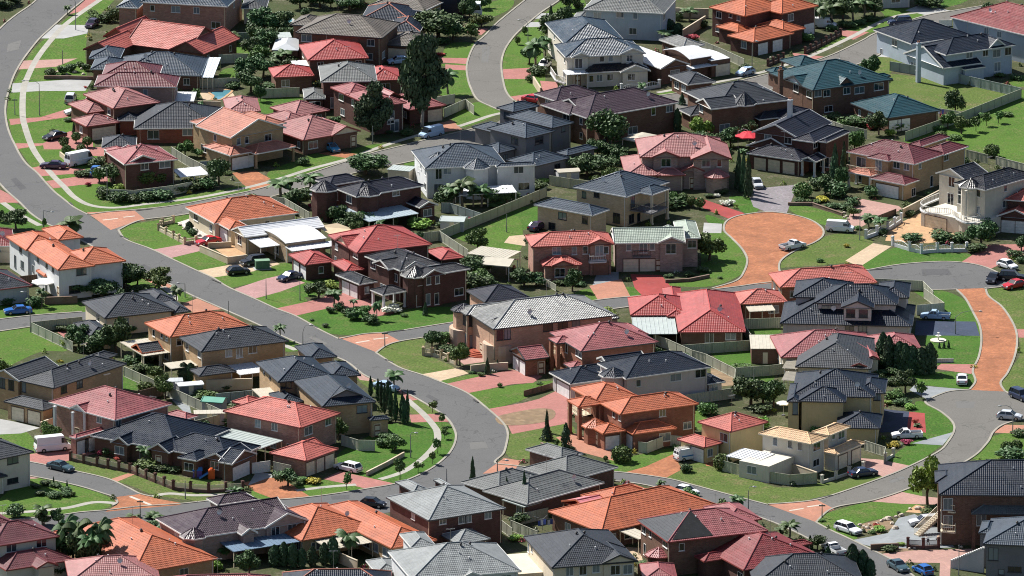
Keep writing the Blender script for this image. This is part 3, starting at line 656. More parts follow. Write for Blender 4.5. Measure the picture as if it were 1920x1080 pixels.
H(T, 'white vault-roofed dark brick house', 'dark brick house with white curved metal roofs and a gable front', 'brown', 'black', 'w', [(1120, 515), (1330, 482)],
  [[3.2, 'gy', (1120, 517), (1332, 482), 14, {'roof': 'white'}] if 0 else [3.2, 'gy', (1120, 517), (1332, 482), 14, {'roof': 'whitetin'}], [3.9, 'v', (1275, 425), (1560, 440), 9, {'rise': .9}], [3.1, 'f0', (1470, 450), (1665, 448), 9],
   [3.4, 'hx', (1255, 352), (1470, 345), 8, {'roof': 'silver'}], [3.18, 'v', (1460, 445), (1668, 448), 9, {'rise': .35}], [2.6, 'f', (1325, 512), (1500, 475), (1480, 455), {'c': 'white', 'nopost': 1}]],  # charcoal hip drawn in silver, its glint painted into the tiles
  [('W', (1222, 560), 2.1, 1.9), ('G', (1610, 550), 3.2, 'c')], wd=.3)
H(T, 'orange-red roofed brick mansion', 'two-storey brown brick mansion with bright orange-red hip roofs at the top right', 'dkred', 'orange', 'o', [(1755, 118), (1950, 75)],
  [[5.6, 'h', (1478, 54), (1755, 118), (2030, 40)], [5.5, 'hx', (2030, 105), (2290, 40), 8], [2.9, 'h', (1615, 267), (1840, 308), (2115, 250)], [2.9, 'h', (1530, 200), (1700, 240), (1800, 215)], [2.95, 'hx', (2030, 250), (2200, 212), 8]],
  [('G', (1880, 420), 2.6, 'w'), ('G', (1990, 405), 2.6, 'w'), ('G', (2230, 280), 2.8, 'w'), ('W', (1700, 130), .9, 1.2), ('W', (1640, 115), .9, .9), ('W', (1740, 335), 1.5, 1.4), ('W', (2090, 130), 1.5, 1.4)], wd=.25)
H(T, 'charcoal house with turret bay', 'two-storey brown brick house with charcoal roof, brick gable and a pointed bay', 'brown', 'char', 'w', [(1540, 812), (1860, 775)],
  [[5.5, 'h', (1325, 685), (1540, 812), (2030, 720)], [5.5, 'gx', (1380, 765), (1535, 815), (1690, 780)], [5.6, 'oct', (1775, 790), 2.4, {'pitch': 42}], [2.9, 'h', (1250, 822), (1385, 862), (1500, 800)], [2.9, 'hx', (1870, 905), (2110, 860), 8], [2.9, 'hx', (1345, 650), (1500, 600), 8]],
  [('W', (1420, 795), 1.5, 1.5)], wd=.5)
H(T, 'purple-brown roofed brick mansion', 'large two-storey brown brick house with dark purple-brown roof and white barge boards', 'brown', 'purple', 'w', [(1005, 812), (1258, 768)],
  [[5.5, 'hx', (560, 885), (1258, 770), 12], [5.5, 'gx', (340, 775), (515, 838), (700, 805)], [5.4, 'h', (245, 690), (330, 760), (660, 700)], [5.4, 'h', (610, 915), (655, 930), (760, 905)], [5.3, 'hx', (430, 860), (610, 830), 9]],
  [('W', (435, 840), 2.1, 1.5), ('W', (1060, 835), .9, 1.4), ('W', (1180, 815), 1.5, 1.2), ('B', [(915, 880), (945, 905), (1085, 885), (1080, 860)], 2.8, 't')], wd=.5)
H((2, 0), 'stepped slate house with carport', 'two-storey slate-grey house with stepped hip roofs and a lower skirt roof', 'dkgrey', 'slate', 'd', [(320, 952), (460, 918)],
  [[5.5, 'h', (60, 848), (300, 960), (466, 920)], [5.5, 'h', (-58, 932), (67, 1028), (316, 985)], [5.45, 'h', (-100, 805), (10, 840), (190, 790)], [2.9, 'h', (110, 1165), (150, 1250), (430, 1185)], [2.9, 'h', (350, 1150), (420, 1165), (560, 1090)], [2.9, 'h', (-220, 935), (-120, 1000), (0, 960)], [2.9, 'h', (-180, 1095), (-100, 1150), (20, 1110)]], [('W', (20, 1055), 1.8, 1.3), ('W', (385, 950), .9, 1.2)], frame='d', wd=.4)
# ------------------------------------------------------------------ tile (3,0)
T = (3, 0)
H(T, 'teal-roofed brick mansion', 'two-storey brown brick mansion with teal tiled roofs beside the grassy paddock', 'brown', 'teal', 'd', [(410, 667), (870, 602)],
  [[5.5, 'h', (12, 548), (410, 668), (905, 582)], [5.5, 'gy', (535, 645), (642, 630), 5, {'pitch': 40}], [2.9, 'h', (620, 775), (1065, 862), (1290, 825)], [2.9, 'h', (90, 452), (260, 505), (370, 455), {'open': 1}], [2.9, 'h', (-20, 525), (60, 545), (150, 520)], [5.4, 'gx', (170, 590), (255, 650), (330, 610), {'gabw': 'white'}], [5.4, 'h', (700, 580), (780, 590), (890, 560)]],
  [('C', (95, 520), 9.2), ('W', (210, 655), 1.8, 1.5), ('W', (375, 695), 1.5, 1.3), ('W', (440, 698), 1.5, 1.3), ('W', (590, 680), 1.5, 1.3), ('W', (685, 675), 2.1, 1.3), ('G', (925, 890), 2.6, 'w'), ('G', (1020, 895), 2.6, 'w'), ('W', (455, 815), 1.8, 1.2)], wd=.45)
H(T, 'white house with navy gables', 'white rendered two-storey house with navy roofs and a tall white chimney', 'bluew', 'navy', 'w', [(1470, 395), (1860, 338)],
  [[5.5, 'hx', (1330, 412), (1862, 340), 9], [3.4, 'gx', (1015, 402), (1390, 502), (1560, 455)], [4.4, 'hx', (1062, 325), (1540, 270), 13], [5.5, 'gy', (1660, 362), (1785, 345), 4, {'pitch': 38}], [2.8, 'h', (1455, 515), (1500, 520), (1605, 492)], [5.5, 'oct', (1720, 350), 2.3]],
  [('C', (1130, 320), 7.6), ('W', (1715, 400), 1.8, 1.5), ('W', (1800, 385), 1.5, 1.5), ('W', (1510, 405), 1.5, 1.2), ('W', (1720, 500), 1.5, 1.8), ('W', (1630, 385), 1.2, 1.3)], wd=.5)
H(T, 'white house with dark red roof', 'big white-walled house under a dark red tiled roof in the top right corner', 'bluew', 'dkred', 'w', [(1365, 128), (1920, 262)],
  [[5.6, 'hx', (1365, 128), (1985, 278), 15]], [('W', (1735, 258), 1.2, 1.2)], wd=.1)
H(T, 'dusk-roofed garage mansion', 'dark two-storey brick house with black gabled roofs over three garage doors', 'dkred', 'dusk', 'w', [(-78, 1190), (215, 1232)],
  [[5.6, 'gy', (-120, 990), (225, 1040), 13], [5.6, 'h', (180, 1045), (420, 1035), (555, 965)], [5.5, 'h', (380, 1060), (480, 1050), (560, 980)], [2.9, 'gy', (-155, 1090), (200, 1150), 6], [2.85, 'hx', (-160, 1150), (245, 1208), 6], [2.8, 'gy', (233, 1205), (362, 1215), 4, {'open': 1, 'cw': 'white'}], [2.9, 'hx', (-30, 880), (200, 890), 8]],
  [('C', (165, 745), 10.5, 4.5, 'white'), ('G', (-60, 1355), 2.4, 'c'), ('G', (45, 1370), 2.4, 'c'), ('G', (155, 1380), 2.4, 'c'), ('W', (0, 1025), 1.5, 1.2), ('W', (150, 1050), 1.5, 1.2), ('W', (340, 1050), 1.5, 1.2), ('W', (425, 1215), 1.8, 1.8)], wd=.3)
T = (3, 1)
H(T, 'maroon-roofed tan house with balcony', 'two-storey tan brick house with maroon hip roofs, columned balcony and double garage', 'tan', 'maroon', 'w', [(767, 258), (1025, 307)],
  [[5.5, 'h', (590, 58), (1190, 118), (1335, 72)], [5.5, 'h', (1150, 50), (1370, 58), (1505, 18)], [5.45, 'hx', (745, 100), (905, 130), 3], [2.95, 'h', (765, 258), (1025, 307), (1135, 270)], [2.8, 'hx', (578, 212), (780, 240), 3, {'roof': 'salmon', 'open': 1, 'cw': 'white'}], [5.45, 'hx', (1050, 5), (1150, 20), 9]],
  [('G', (895, 470), 4.9, 'w'), ('W', (700, 140), 2.1, 2.0), ('W', (830, 150), 1.5, 2.0), ('W', (965, 150), 1.5, 1.3), ('W', (1040, 155), 1.2, 1.3), ('W', (1140, 155), .9, 1.2), ('W', (1105, 365), 1.2, 1.5), ('W', (680, 275), 1.5, 2.0), ('W', (1225, 305), .9, 2.0), ('W', (1335, 100), 1.5, 1.2), ('B', [(590, 195), (700, 218), (830, 222)], 2.85, 't')], wd=.2)
H(T, 'white mansion with curved balconies', 'three-level white mansion with black roof, curved balustraded terrace and cream garage', 'ivory', 'black', 'w', [(1630, 347), (1920, 264)],
  [[8.0, 'h', (1405, 290), (1630, 347), (2020, 235)], [8.0, 'gx', (1300, 208), (1470, 268), (1640, 215)], [8.0, 'oct', (1580, 325), 2.2, {'pitch': 32}], [2.8, 'f0', (1150, 497), (1590, 590), (1760, 520)]],
  [('T', (1530, 550), 2.6, 2.8, 'ivory'), ('B', [(1290, 290), (1350, 330), (1405, 345), (1440, 330)], 5.4, 'ws'), ('B', [(1290, 405), (1150, 470), (1180, 510), (1270, 520), (1370, 530), (1430, 565), (1500, 590), (1590, 580)], 2.85, 'wsn'), ('G', (1260, 610), 4.9, 'c'),
   ('W', (1378, 275), 1.5, 1.8), ('W', (1370, 415), 1.5, 2.2), ('W', (1440, 400), .9, 2.4), ('W', (1440, 330), .9, 1.8), ('W', (1520, 365), 1.2, 1.4), ('W', (1580, 370), .9, 1.3), ('W', (1520, 490), 1.2, 1.4), ('W', (1578, 495), .9, 1.3), ('W', (1780, 325), .9, 1.3), ('W', (1770, 450), .9, 1.3), ('P', (1485, 350), 2.8, 7.9, .16)], wd=.15, vents=1)
H(T, 'orange-tiled brick house at right', 'brown brick house with orange-red roof, arched gable and two garage doors at right', 'dkred', 'coral', 'w', [(1715, 542), (1985, 562)],
  [[5.3, 'h', (1795, 395), (1960, 430), (2200, 370)], [2.9, 'gy', (1715, 542), (1990, 565), 9]], [('G', (1800, 730), 2.4, 'w'), ('G', (1905, 745), 2.4, 'w'), ('W', (1858, 600), .9, .9)], wd=.3)
H(T, 'coral pyramid-roofed house at right', 'single-storey house with coral pyramid roofs below the grassy island of the orange circle', 'terra', 'coral', 'o', [(125, 1074), (818, 1038)],
  [[3.0, 'h', (3, 972), (125, 1074), (818, 1038)], [2.9, 'h', (-275, 1118), (-165, 1200), (130, 1165)], [3.0, 'h', (450, 925), (560, 960), (720, 930)], [2.6, 'f', (-170, 1210), (0, 1240), (20, 1195), {'c': 'cream'}]])
# ------------------------------------------------------------------ tile (0,1)
T = (0, 1)
H(T, 'white house with orange roof', 'long two-storey white rendered house with orange tiled roof left of the main road', 'white', 'orange', 'o', [(515, 935), (715, 912)],
  [[5.5, 'hy', (150, 752), (515, 935), (712, 912)], [5.5, 'hx', (600, 922), (935, 870), 9], [5.5, 'h', (46, 695), (232, 792), (420, 720)], [5.4, 'hx', (440, 720), (625, 700), 8], [2.7, 'h', (272, 950), (340, 990), (397, 968)]],
  [('W', (155, 770), 1.2, 1.3), ('W', (168, 905), 1.5, 1.3), ('W', (285, 840), .9, 1.2), ('W', (350, 875), .9, 1.2), ('W', (397, 890), .9, 1.2), ('W', (610, 955), 1.8, 1.3), ('W', (115, 880), .9, 2.1), ('W', (250, 935), .9, 1.1), ('D', (440, 1075))], wd=.15, frame='d')
H(T, 'slate house with pink ridges', 'grey-roofed house with pink ridge capping at the left edge below a white parasol', 'grey', 'char', 'r', [(-120, 1105), (240, 1060)], [[2.9, 'hx', (-160, 1112), (240, 1060), 11, {'cap': 'rose'}]])
H(T, 'maroon roof at the left edge', 'low house with dark maroon roof at the left edge behind the white house', 'beige', 'dkred', 'w', [(-200, 770), (100, 762)], [[2.9, 'hx', (-210, 772), (112, 764), 11]])
H(T, 'orange corner house with rockery', 'single-storey cream house with a broad orange hip roof on the street corner', 'cream', 'orange', 'w', [(1640, 590), (2235, 515)],
  [[3.0, 'h', (1393, 477), (1640, 592), (2240, 517)], [2.9, 'h', (1590, 570), (1725, 643), (1850, 610)], [2.95, 'h', (1393, 476), (1515, 527), (1600, 480)]], [('G', (1680, 725), 3.2, 'w'), ('W', (1470, 545), 1.8, 1.4)])
H((1, 1), 'white-vaulted cream brick house', 'cream brick house with white curved metal roofs and stepped gable parapets', 'blond', 'orange', 'w', [(220, 745), (530, 705)],
  [[3.2, 'gx', (-185, 645), (-20, 690), (500, 615), {'roof': 'whitetin'}], [3.5, 'v', (100, 630), (222, 745), (532, 706), {'rise': .55}], [2.8, 'f', (225, 775), (280, 800), (562, 728), {'c': 'white', 'fall': .1}], [2.7, 'f', (-70, 710), (165, 750), (190, 700), {'c': 'white'}]],
  [('W', (-122, 720), 1.5, 1.5), ('W', (155, 790), 1.8, 1.5), ('G', (240, 890), 2.4, 'w')], wd=.3)
# ------------------------------------------------------------------ tile (1,1)
T = (1, 1)
H(T, 'dusky purple house with bays', 'two-storey dark brick house with dusky purple roof and pointed bays behind palms', 'dkred', 'dusk', 'w', [(720, 380), (1220, 297)],
  [[5.5, 'h', (600, 335), (800, 388), (1222, 295)], [5.5, 'oct', (560, 352), 2.6, {'pitch': 30}], [5.5, 'oct', (880, 385), 2.6, {'pitch': 30}], [5.3, 'h', (445, 272), (560, 312), (745, 245)], [2.8, 'gy', (1222, 476), (1372, 460), 9], [2.7, 'f', (600, 468), (862, 565), (1180, 490), {'c': 'glass', 'fall': .4}], [2.8, 'h', (405, 375), (455, 395), (520, 370), {'open': 1, 'cw': 'pinkw'}]],
  [('W', (580, 395), 1.5, 1.5), ('W', (515, 385), 1.2, 1.5), ('W', (850, 420), 1.2, 1.2), ('W', (1050, 350), 1.5, 1.0)], wd=.4)
H(T, 'white house with slate-blue bays', 'two-storey white house with slate-blue roof, pointed bay windows and a white patio', 'white', 'dusk', 'w', [(1340, 180), (1890, 152)],
  [[5.6, 'hx', (1270, 185), (1880, 155), 13, {'roof': 'slate'}], [5.6, 'oct', (1385, 152), 2.8, {'roof': 'slate', 'pitch': 32}], [5.6, 'oct', (1670, 188), 2.5, {'roof': 'slate', 'pitch': 32}], [5.6, 'h', (1800, 165), (1890, 168), (2085, 140), {'roof': 'slate'}], [2.7, 'f', (1490, 330), (1690, 368), (1920, 310), {'c': 'white', 'fall': .2}]],
  [('W', (1370, 215), 1.2, 2.0), ('W', (1435, 200), 1.5, 1.2), ('W', (1640, 230), 1.2, 1.5), ('W', (1700, 228), .9, 1.5), ('W', (1365, 335), 1.5, 1.8), ('W', (1970, 190), 1.8, 1.3), ('B', [(1215, 205), (1240, 215), (1300, 215)], 2.9, 'w')], wd=.4)
H(T, 'broad red-roofed brick house', 'two-storey brick house with a broad red hip roof and low red garage wings', 'dkred', 'red', 'r', [(800, 812), (1320, 752)],
  [[5.5, 'h', (540, 684), (800, 812), (1320, 752)], [2.9, 'h', (1270, 800), (1370, 858), (1566, 850)], [2.9, 'h', (245, 830), (400, 904), (592, 882)], [2.85, 'h', (560, 885), (712, 952), (802, 936)], [5.4, 'gx', (592, 722), (703, 778), (800, 740), {'gabw': 'cream', 'pitch': 26}]],
  [('G', (305, 975), 2.5, 'w'), ('G', (367, 1010), 2.5, 'w'), ('W', (750, 830), 2.1, 1.2), ('W', (605, 770), 1.2, 1.1)], wd=.4)
H(T, 'black-roofed brick house with silver glints', 'two-storey dark brick house with black roofs and gables glinting silver on the corner', 'dkred', 'black', 'w', [(1180, 1004), (1590, 934)],
  [[5.6, 'h', (830, 838), (1080, 950), (1360, 890)], [5.5, 'h', (1090, 965), (1190, 1006), (1602, 933)], [5.5, 'gx', (880, 892), (990, 942), (1200, 905)], [5.45, 'oct', (1240, 995), 2.5, {'pitch': 32}], [2.9, 'h', (605, 978), (775, 1054), (910, 1032)], [2.8, 'hx', (900, 1112), (1190, 1125), 4, {'open': 1, 'cw': 'white'}], [5.5, 'gy', (1250, 1000), (1425, 978), 6, {'pitch': 24}]],
  [('G', (675, 1120), 2.4, 'w'), ('G', (735, 1150), 2.4, 'w'), ('W', (1230, 1030), .9, 1.4), ('W', (1295, 1025), .9, 1.4), ('W', (1360, 1018), .9, 1.4), ('W', (1220, 1175), .9, 2.0), ('W', (1290, 1165), .9, 2.0), ('W', (1355, 1160), .9, 2.0), ('W', (1045, 1000), 1.5, 1.4), ('B', [(900, 975), (990, 1020), (1010, 1005)], 2.9, 'c')], wd=.3)
# ------------------------------------------------------------------ tile (2,1)
T = (2, 1)
H(T, 'tan house with slate hip roofs', 'two-storey tan brick house with slate-blue hip roofs and corner balcony', 'blond', 'slate', 'w', [(458, 323), (860, 398)],
  [[5.6, 'h', (458, 323), (860, 398), (1168, 283)], [5.5, 'h', (930, 345), (1052, 382), (1160, 330), {'open': 1, 'col': .2, 'cw': 'cream'}], [4.2, 'h', (205, 442), (602, 538), (732, 492)]],
  [('W', (378, 540), 1.8, 1.3), ('W', (547, 570), 1.2, 1.3), ('W', (300, 630), 1.5, 1.3), ('W', (635, 380), 1.2, 1.0), ('W', (785, 555), 1.5, 1.8), ('W', (895, 560), 1.5, 1.6), ('W', (950, 555), .9, 1.6), ('W', (905, 430), 1.2, 2.0), ('B', [(860, 490), (960, 500), (1045, 520), (1165, 470)], 2.9, 'd')], wd=.12, frame='d')
H(T, 'pink gabled house with red drive', 'two-storey beige house with dusty pink gabled roofs and an arched portico', 'mauve', 'pink', 'r', [(1045, 106), (1640, 98)],
  [[5.6, 'hx', (960, 98), (1600, 92), 13], [5.6, 'gy', (1045, 106), (1262, 100), 8], [5.6, 'gy', (1350, 134), (1642, 100), 11], [2.95, 'hy', (815, 100), (1010, 230), (1110, 235)], [2.9, 'hx', (1080, 238), (1300, 235), 4], [3.3, 'gy', (1270, 210), (1445, 205), 5], [2.9, 'oct', (1540, 255), 2.4]],
  [('W', (1155, 140), 1.8, 1.5), ('W', (1455, 130), 1.5, 1.3), ('W', (1555, 125), .9, 1.3), ('D', (1355, 320)), ('W', (1475, 290), 1.2, 1.5), ('W', (1535, 290), 1.2, 1.5)], wd=.35)
H(T, 'red-roofed house with small balcony', 'two-storey brick house with coral red roof, white balcony and small porch roof', 'pinkb', 'coral', 'r', [(240, 768), (765, 748)],
  [[5.5, 'h', (100, 690), (240, 768), (767, 748)], [5.5, 'gy', (572, 760), (752, 752), 5], [2.9, 'hx', (235, 916), (525, 905), 5], [2.95, 'gy', (300, 918), (470, 912), 3]],
  [('W', (335, 800), 1.5, 1.3), ('W', (468, 800), .9, 1.4), ('W', (550, 795), .9, 1.4), ('W', (655, 800), 1.5, 1.9), ('W', (725, 795), .9, 1.3), ('W', (348, 965), 1.8, 1.5), ('D', (490, 1000)), ('G', (685, 970), 2.6, 'b'), ('B', [(580, 860), (582, 885), (702, 880), (704, 855)], 2.8, 'w')], wd=.1)
H(T, 'pale green-roofed house', 'two-storey brick house with pale grey-green roof and two cream garage doors', 'mauve', 'green', 'w', [(835, 743), (1090, 739)],
  [[5.2, 'gx', (740, 655), (835, 744), (1300, 736)], [5.2, 'gy', (1095, 745), (1300, 740), 8], [5.2, 'hx', (1250, 712), (1412, 702), 11], [5.2, 'gy', (872, 705), (1015, 702), 3, {'zb': 5, 'pitch': 26}]],
  [('G', (892, 950), 2.6, 'c'), ('G', (1015, 948), 2.6, 'c'), ('W', (875, 775), .9, 1.2), ('W', (985, 780), 1.5, 1.7), ('W', (1052, 770), .9, 1.2), ('W', (1192, 785), 1.8, 1.8), ('W', (1350, 750), 1.5, 1.4), ('D', (1100, 940)), ('B', [(905, 845), (1040, 842)], 2.7, 'dn')], wd=.1)
# ------------------------------------------------------------------ tile (0,2)
T = (0, 2)
H(T, 'slate hip-roofed cream bungalow', 'single-storey cream house with slate hip roof beside the blue car street', 'beige', 'char', 'd', [(905, 213), (1308, 168)],
  [[3.3, 'h', (615, 104), (905, 213), (1310, 168)], [2.7, 'h', (552, 265), (690, 357), (850, 340)], [3.2, 'hx', (1150, 105), (1312, 90), 7], [2.9, 'hx', (1310, 190), (1425, 172), 7]], [('W', (930, 260), 1.8, 1.8), ('W', (735, 215), 1.5, 1.6)], wd=.3)
H(T, 'orange-roofed tan house mid left', 'two-storey tan house with bright orange hip roof and a cream patio cover', 'tan', 'orange', 'o', [(1290, 366), (1870, 284)],
  [[5.5, 'h', (1085, 262), (1290, 366), (1870, 284)], [2.7, 'f', (905, 405), (1065, 498), (1320, 470), {'c': 'cream', 'fall': .15}], [2.75, 'gx', (985, 445), (1070, 482), (1225, 465), {'pitch': 26, 'roof': 'char2', 'open': 1, 'cw': 'cream'}]], [('W', (1250, 370), .9, 1.1), ('W', (1215, 350), .9, 1.1)], wd=.2)
H(T, 'charcoal-roofed tan house with pergola', 'two-storey tan house with charcoal roof and a white pergola in the left middle', 'tan', 'char', 'd', [(1535, 472), (2160, 395)],
  [[5.5, 'h', (1345, 372), (1535, 473), (2165, 397)], [2.8, 'h', (1440, 612), (1497, 660), (1770, 624)], [2.5, 'f', (1700, 575), (1800, 645), (1990, 620), {'c': 'white', 'fall': .15}], [2.5, 'f', (1225, 565), (1300, 600), (1480, 575), {'c': 'cream', 'fall': .1}]],
  [('W', (1405, 440), 1.2, 1.4), ('W', (1495, 480), 1.2, 1.4), ('W', (1715, 485), 1.2, 1.4), ('W', (1795, 480), 1.2, 1.8), ('W', (1895, 460), 1.5, 1.3)], wd=.15, vents=3)
H(T, 'big slate-roofed house at left', 'large two-storey cream and tan house with slate roof and two beige garage doors at left', 'tan', 'char2', 'd', [(410, 749), (950, 568)],
  [[5.5, 'hx', (130, 690), (410, 749), (950, 568)], [5.5, 'gx', (-80, 650), (152, 694), (420, 590), {'trim': 'w'}], [2.9, 'h', (40, 848), (325, 918), (432, 872)], [5.4, 'h', (640, 520), (760, 540), (880, 500)]],
  [('G', (135, 1015), 2.6, 'c'), ('G', (257, 1040), 2.6, 'c'), ('W', (18, 705), 1.2, 1.8), ('W', (85, 720), 1.2, 1.8), ('W', (175, 730), .9, 1.8), ('W', (478, 762), 1.5, 1.2), ('W', (597, 722), 1.5, 1.2), ('W', (420, 930), .9, 1.2)], wd=.1, frame='d')
H(T, 'rose-roofed house with tall portico', 'two-storey brick house with rose-pink roof and a tall white columned portico', 'pinkb', 'rose', 'w', [(945, 967), (1285, 870)],
  [[5.2, 'h', (365, 855), (945, 967), (1290, 870)], [2.9, 'h', (1235, 945), (1400, 985), (1430, 945)], [2.9, 'h', (520, 1115), (720, 1085), (870, 1040)], [5.2, 'gx', (520, 905), (640, 935), (760, 900), {'pitch': 26, 'gabw': 'white'}]],
  [('G', (592, 1215), 2.5, 'w'), ('G', (680, 1222), 2.5, 'w'), ('P', (410, 885), 0, 5.1, .2, 'white'), ('P', (545, 930), 0, 5.1, .16, 'white'), ('P', (634, 935), 0, 5.1, .16, 'white'), ('D', (565, 1050)), ('W', (745, 945), 1.2, 1.2), ('W', (880, 975), 1.2, 1.2)], wd=.3)
H((1, 2), 'coral-roofed house with triple garage', 'brick house with coral red roof and a red-roofed triple garage in front', 'pinkb', 'coral', 'r', [(335, 1047), (630, 940)],
  [[4.9, 'h', (-248, 923), (335, 1047), (632, 940)], [2.85, 'h', (100, 1237), (375, 1296), (618, 1207), {'gab': 'e'}], [4.8, 'h', (-170, 850), (-60, 880), (60, 840)], [2.6, 'f', (-430, 1110), (-60, 1230), (200, 1140), {'c': 'mist', 'fall': .1}]],
  [('G', (405, 1390), 2.5, 'c'), ('G', (478, 1365), 2.5, 'c'), ('G', (560, 1340), 2.5, 'c'), ('W', (140, 1040), 1.2, 1.3), ('W', (15, 1015), 1.2, 1.3), ('W', (540, 1000), 1.5, 1.3)], wd=.2)
H((0, 3), 'long navy-roofed brick bungalow', 'long single-storey brown brick house with dark navy roof and white-trimmed gablets', 'brown', 'navy', 'w', [(770, 48), (1690, 216)],
  [[3.0, 'hx', (680, 28), (1330, 148), 15], [3.0, 'hx', (1150, 115), (1705, 216), 9.5], [3.0, 'gy', (1530, 195), (1705, 222), 7, {'pitch': 24}], [3.0, 'gy', (830, 75), (955, 100), 5, {'pitch': 30}], [3.0, 'gy', (1110, 130), (1262, 158), 5, {'pitch': 30}], [3.0, 'gx', (1640, 225), (1700, 218), (1925, 165)], [2.95, 'hx', (1330, 195), (1480, 215), 5]],
  [('G', (1805, 345), 4.8, 'w'), ('W', (1090, 180), 2.1, 1.4), ('W', (860, 130), 1.8, 1.3), ('D', (1190, 220)), ('W', (1610, 250), 1.5, 1.3)], wd=.4)
# ------------------------------------------------------------------ tile (1,2)
T = (1, 2)
H(T, 'dark slate house by the cypresses', 'two-storey house with long dark slate roofs and gablets beside dark cypress trees', 'tan', 'steelb', 'd', [(500, 889), (895, 852)],
  [[5.2, 'hy', (285, 693), (500, 889), (900, 852), {'gab': 's', 'gt': .42}], [5.3, 'hy', (0, 558), (292, 694), (560, 640)], [5.2, 'hx', (400, 532), (608, 514), 8], [5.1, 'hx', (560, 672), (785, 652), 8], [2.9, 'h', (840, 975), (900, 990), (993, 975)], [2.8, 'hx', (160, 848), (375, 870), 6], [2.6, 'f', (-30, 760), (290, 830), (330, 760), {'c': 'cream', 'fall': .1}]],
  [('W', (60, 610), .9, 1.0), ('W', (105, 640), .9, 1.0), ('W', (180, 690), .9, 1.2), ('W', (245, 715), .9, 1.2), ('D', (910, 1080))], wd=.15, frame='d')
H(T, 'salmon mansion with silver-grey roof', 'large salmon brick mansion with painted silver-grey glint on its roof and round balconied bays', 'salmon', 'silver', 'd', [(1912, 294), (2610, 214)],  # silver-grey here is sun glint painted over dark tiles
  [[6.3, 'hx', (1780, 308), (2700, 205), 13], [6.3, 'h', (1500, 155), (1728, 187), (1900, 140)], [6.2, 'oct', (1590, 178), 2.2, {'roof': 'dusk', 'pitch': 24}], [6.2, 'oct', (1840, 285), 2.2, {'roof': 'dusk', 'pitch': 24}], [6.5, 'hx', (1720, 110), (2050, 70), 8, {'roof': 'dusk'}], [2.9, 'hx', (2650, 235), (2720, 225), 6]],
  [('T', (1575, 290), 2.8, 3.1), ('T', (1825, 405), 2.8, 3.1), ('B', [(1500, 210), (1500, 270), (1560, 300), (1640, 300)], 3.15, 'ps'), ('B', [(1665, 285), (1700, 320), (1770, 340)], 3.1, 'ps'), ('B', [(1730, 375), (1750, 410), (1830, 425), (1900, 412)], 3.15, 'ps'),
   ('W', (1565, 215), 1.2, 2.0), ('W', (1620, 225), 1.2, 2.0), ('W', (1830, 325), 1.2, 2.0), ('W', (1885, 340), 1.2, 2.0), ('W', (1570, 380), 1.2, 2.0), ('W', (1620, 400), .9, 2.2), ('W', (1790, 490), .9, 2.0), ('W', (1850, 500), .9, 2.0), ('W', (2190, 290), 1.8, 1.4), ('W', (2300, 275), 1.8, 1.4), ('W', (2400, 260), 1.5, 1.4), ('D', (1690, 440))], wd=.05, frame='d')
# ------------------------------------------------------------------ tile (2,2)
T = (2, 2)
H(T, 'maroon-roofed terracotta house', 'two-storey terracotta brick house with maroon roof, tall balcony piers and gabled garage', 'terra', 'rose', 'd', [(570, 470), (1090, 407)],
  [[5.6, 'h', (283, 335), (570, 470), (1097, 406)], [5.5, 'hx', (880, 335), (1065, 372), 7], [2.9, 'gx', (-20, 470), (132, 530), (278, 518)], [5.5, 'h', (275, 380), (350, 415), (480, 400), {'open': 1, 'col': .3}], [2.8, 'h', (390, 570), (470, 605), (565, 580)]],
  [('G', (22, 640), 2.3, 'w'), ('G', (86, 685), 2.3, 'w'), ('W', (490, 470), 1.2, 1.3), ('W', (525, 490), 1.2, 1.3), ('W', (410, 450), .9, 1.6), ('D', (245, 665)), ('B', [(290, 465), (350, 500), (395, 485)], 2.9, 't')], wd=.2)
H(T, 'navy-roofed grey house with speckled tiles', 'two-storey grey house with speckled navy tiled roof and white trim', 'mgrey', 'navy', 'w', [(870, 678), (1490, 592)],
  [[5.5, 'h', (640, 566), (870, 679), (1492, 593)], [5.6, 'gx', (635, 530), (715, 568), (1000, 525)], [5.5, 'oct', (800, 668), 2.4, {'pitch': 26}], [2.9, 'h', (312, 630), (440, 722), (700, 660)], [2.95, 'gx', (480, 600), (560, 640), (660, 600), {'zb': 2}], [2.6, 'hx', (1475, 725), (1592, 700), 5]],
  [('G', (385, 805), 4.6, 'w'), ('W', (770, 690), .9, 1.5), ('W', (825, 700), .9, 1.5), ('W', (1228, 670), 2.1, 1.3), ('W', (1415, 640), 2.1, 1.4)], wd=.15)
H(T, 'rose-red bungalow with corrugated patio', 'single-storey house with large rose-red hip roof and a pale corrugated patio cover', 'brown', 'red', 'r', [(1250, 332), (1750, 328)],
  [[2.9, 'hy', (1250, 333), (1752, 328), 24], [2.9, 'hx', (890, 205), (1330, 202), 11], [2.6, 'f', (915, 335), (1240, 335), (1150, 210), {'c': 'mist', 'fall': .2}], [2.9, 'hy', (1165, 215), (1300, 212), 18]], [('W', (1480, 360), 1.5, 1.8), ('W', (1640, 355), 1.8, 1.3)], wd=.4)
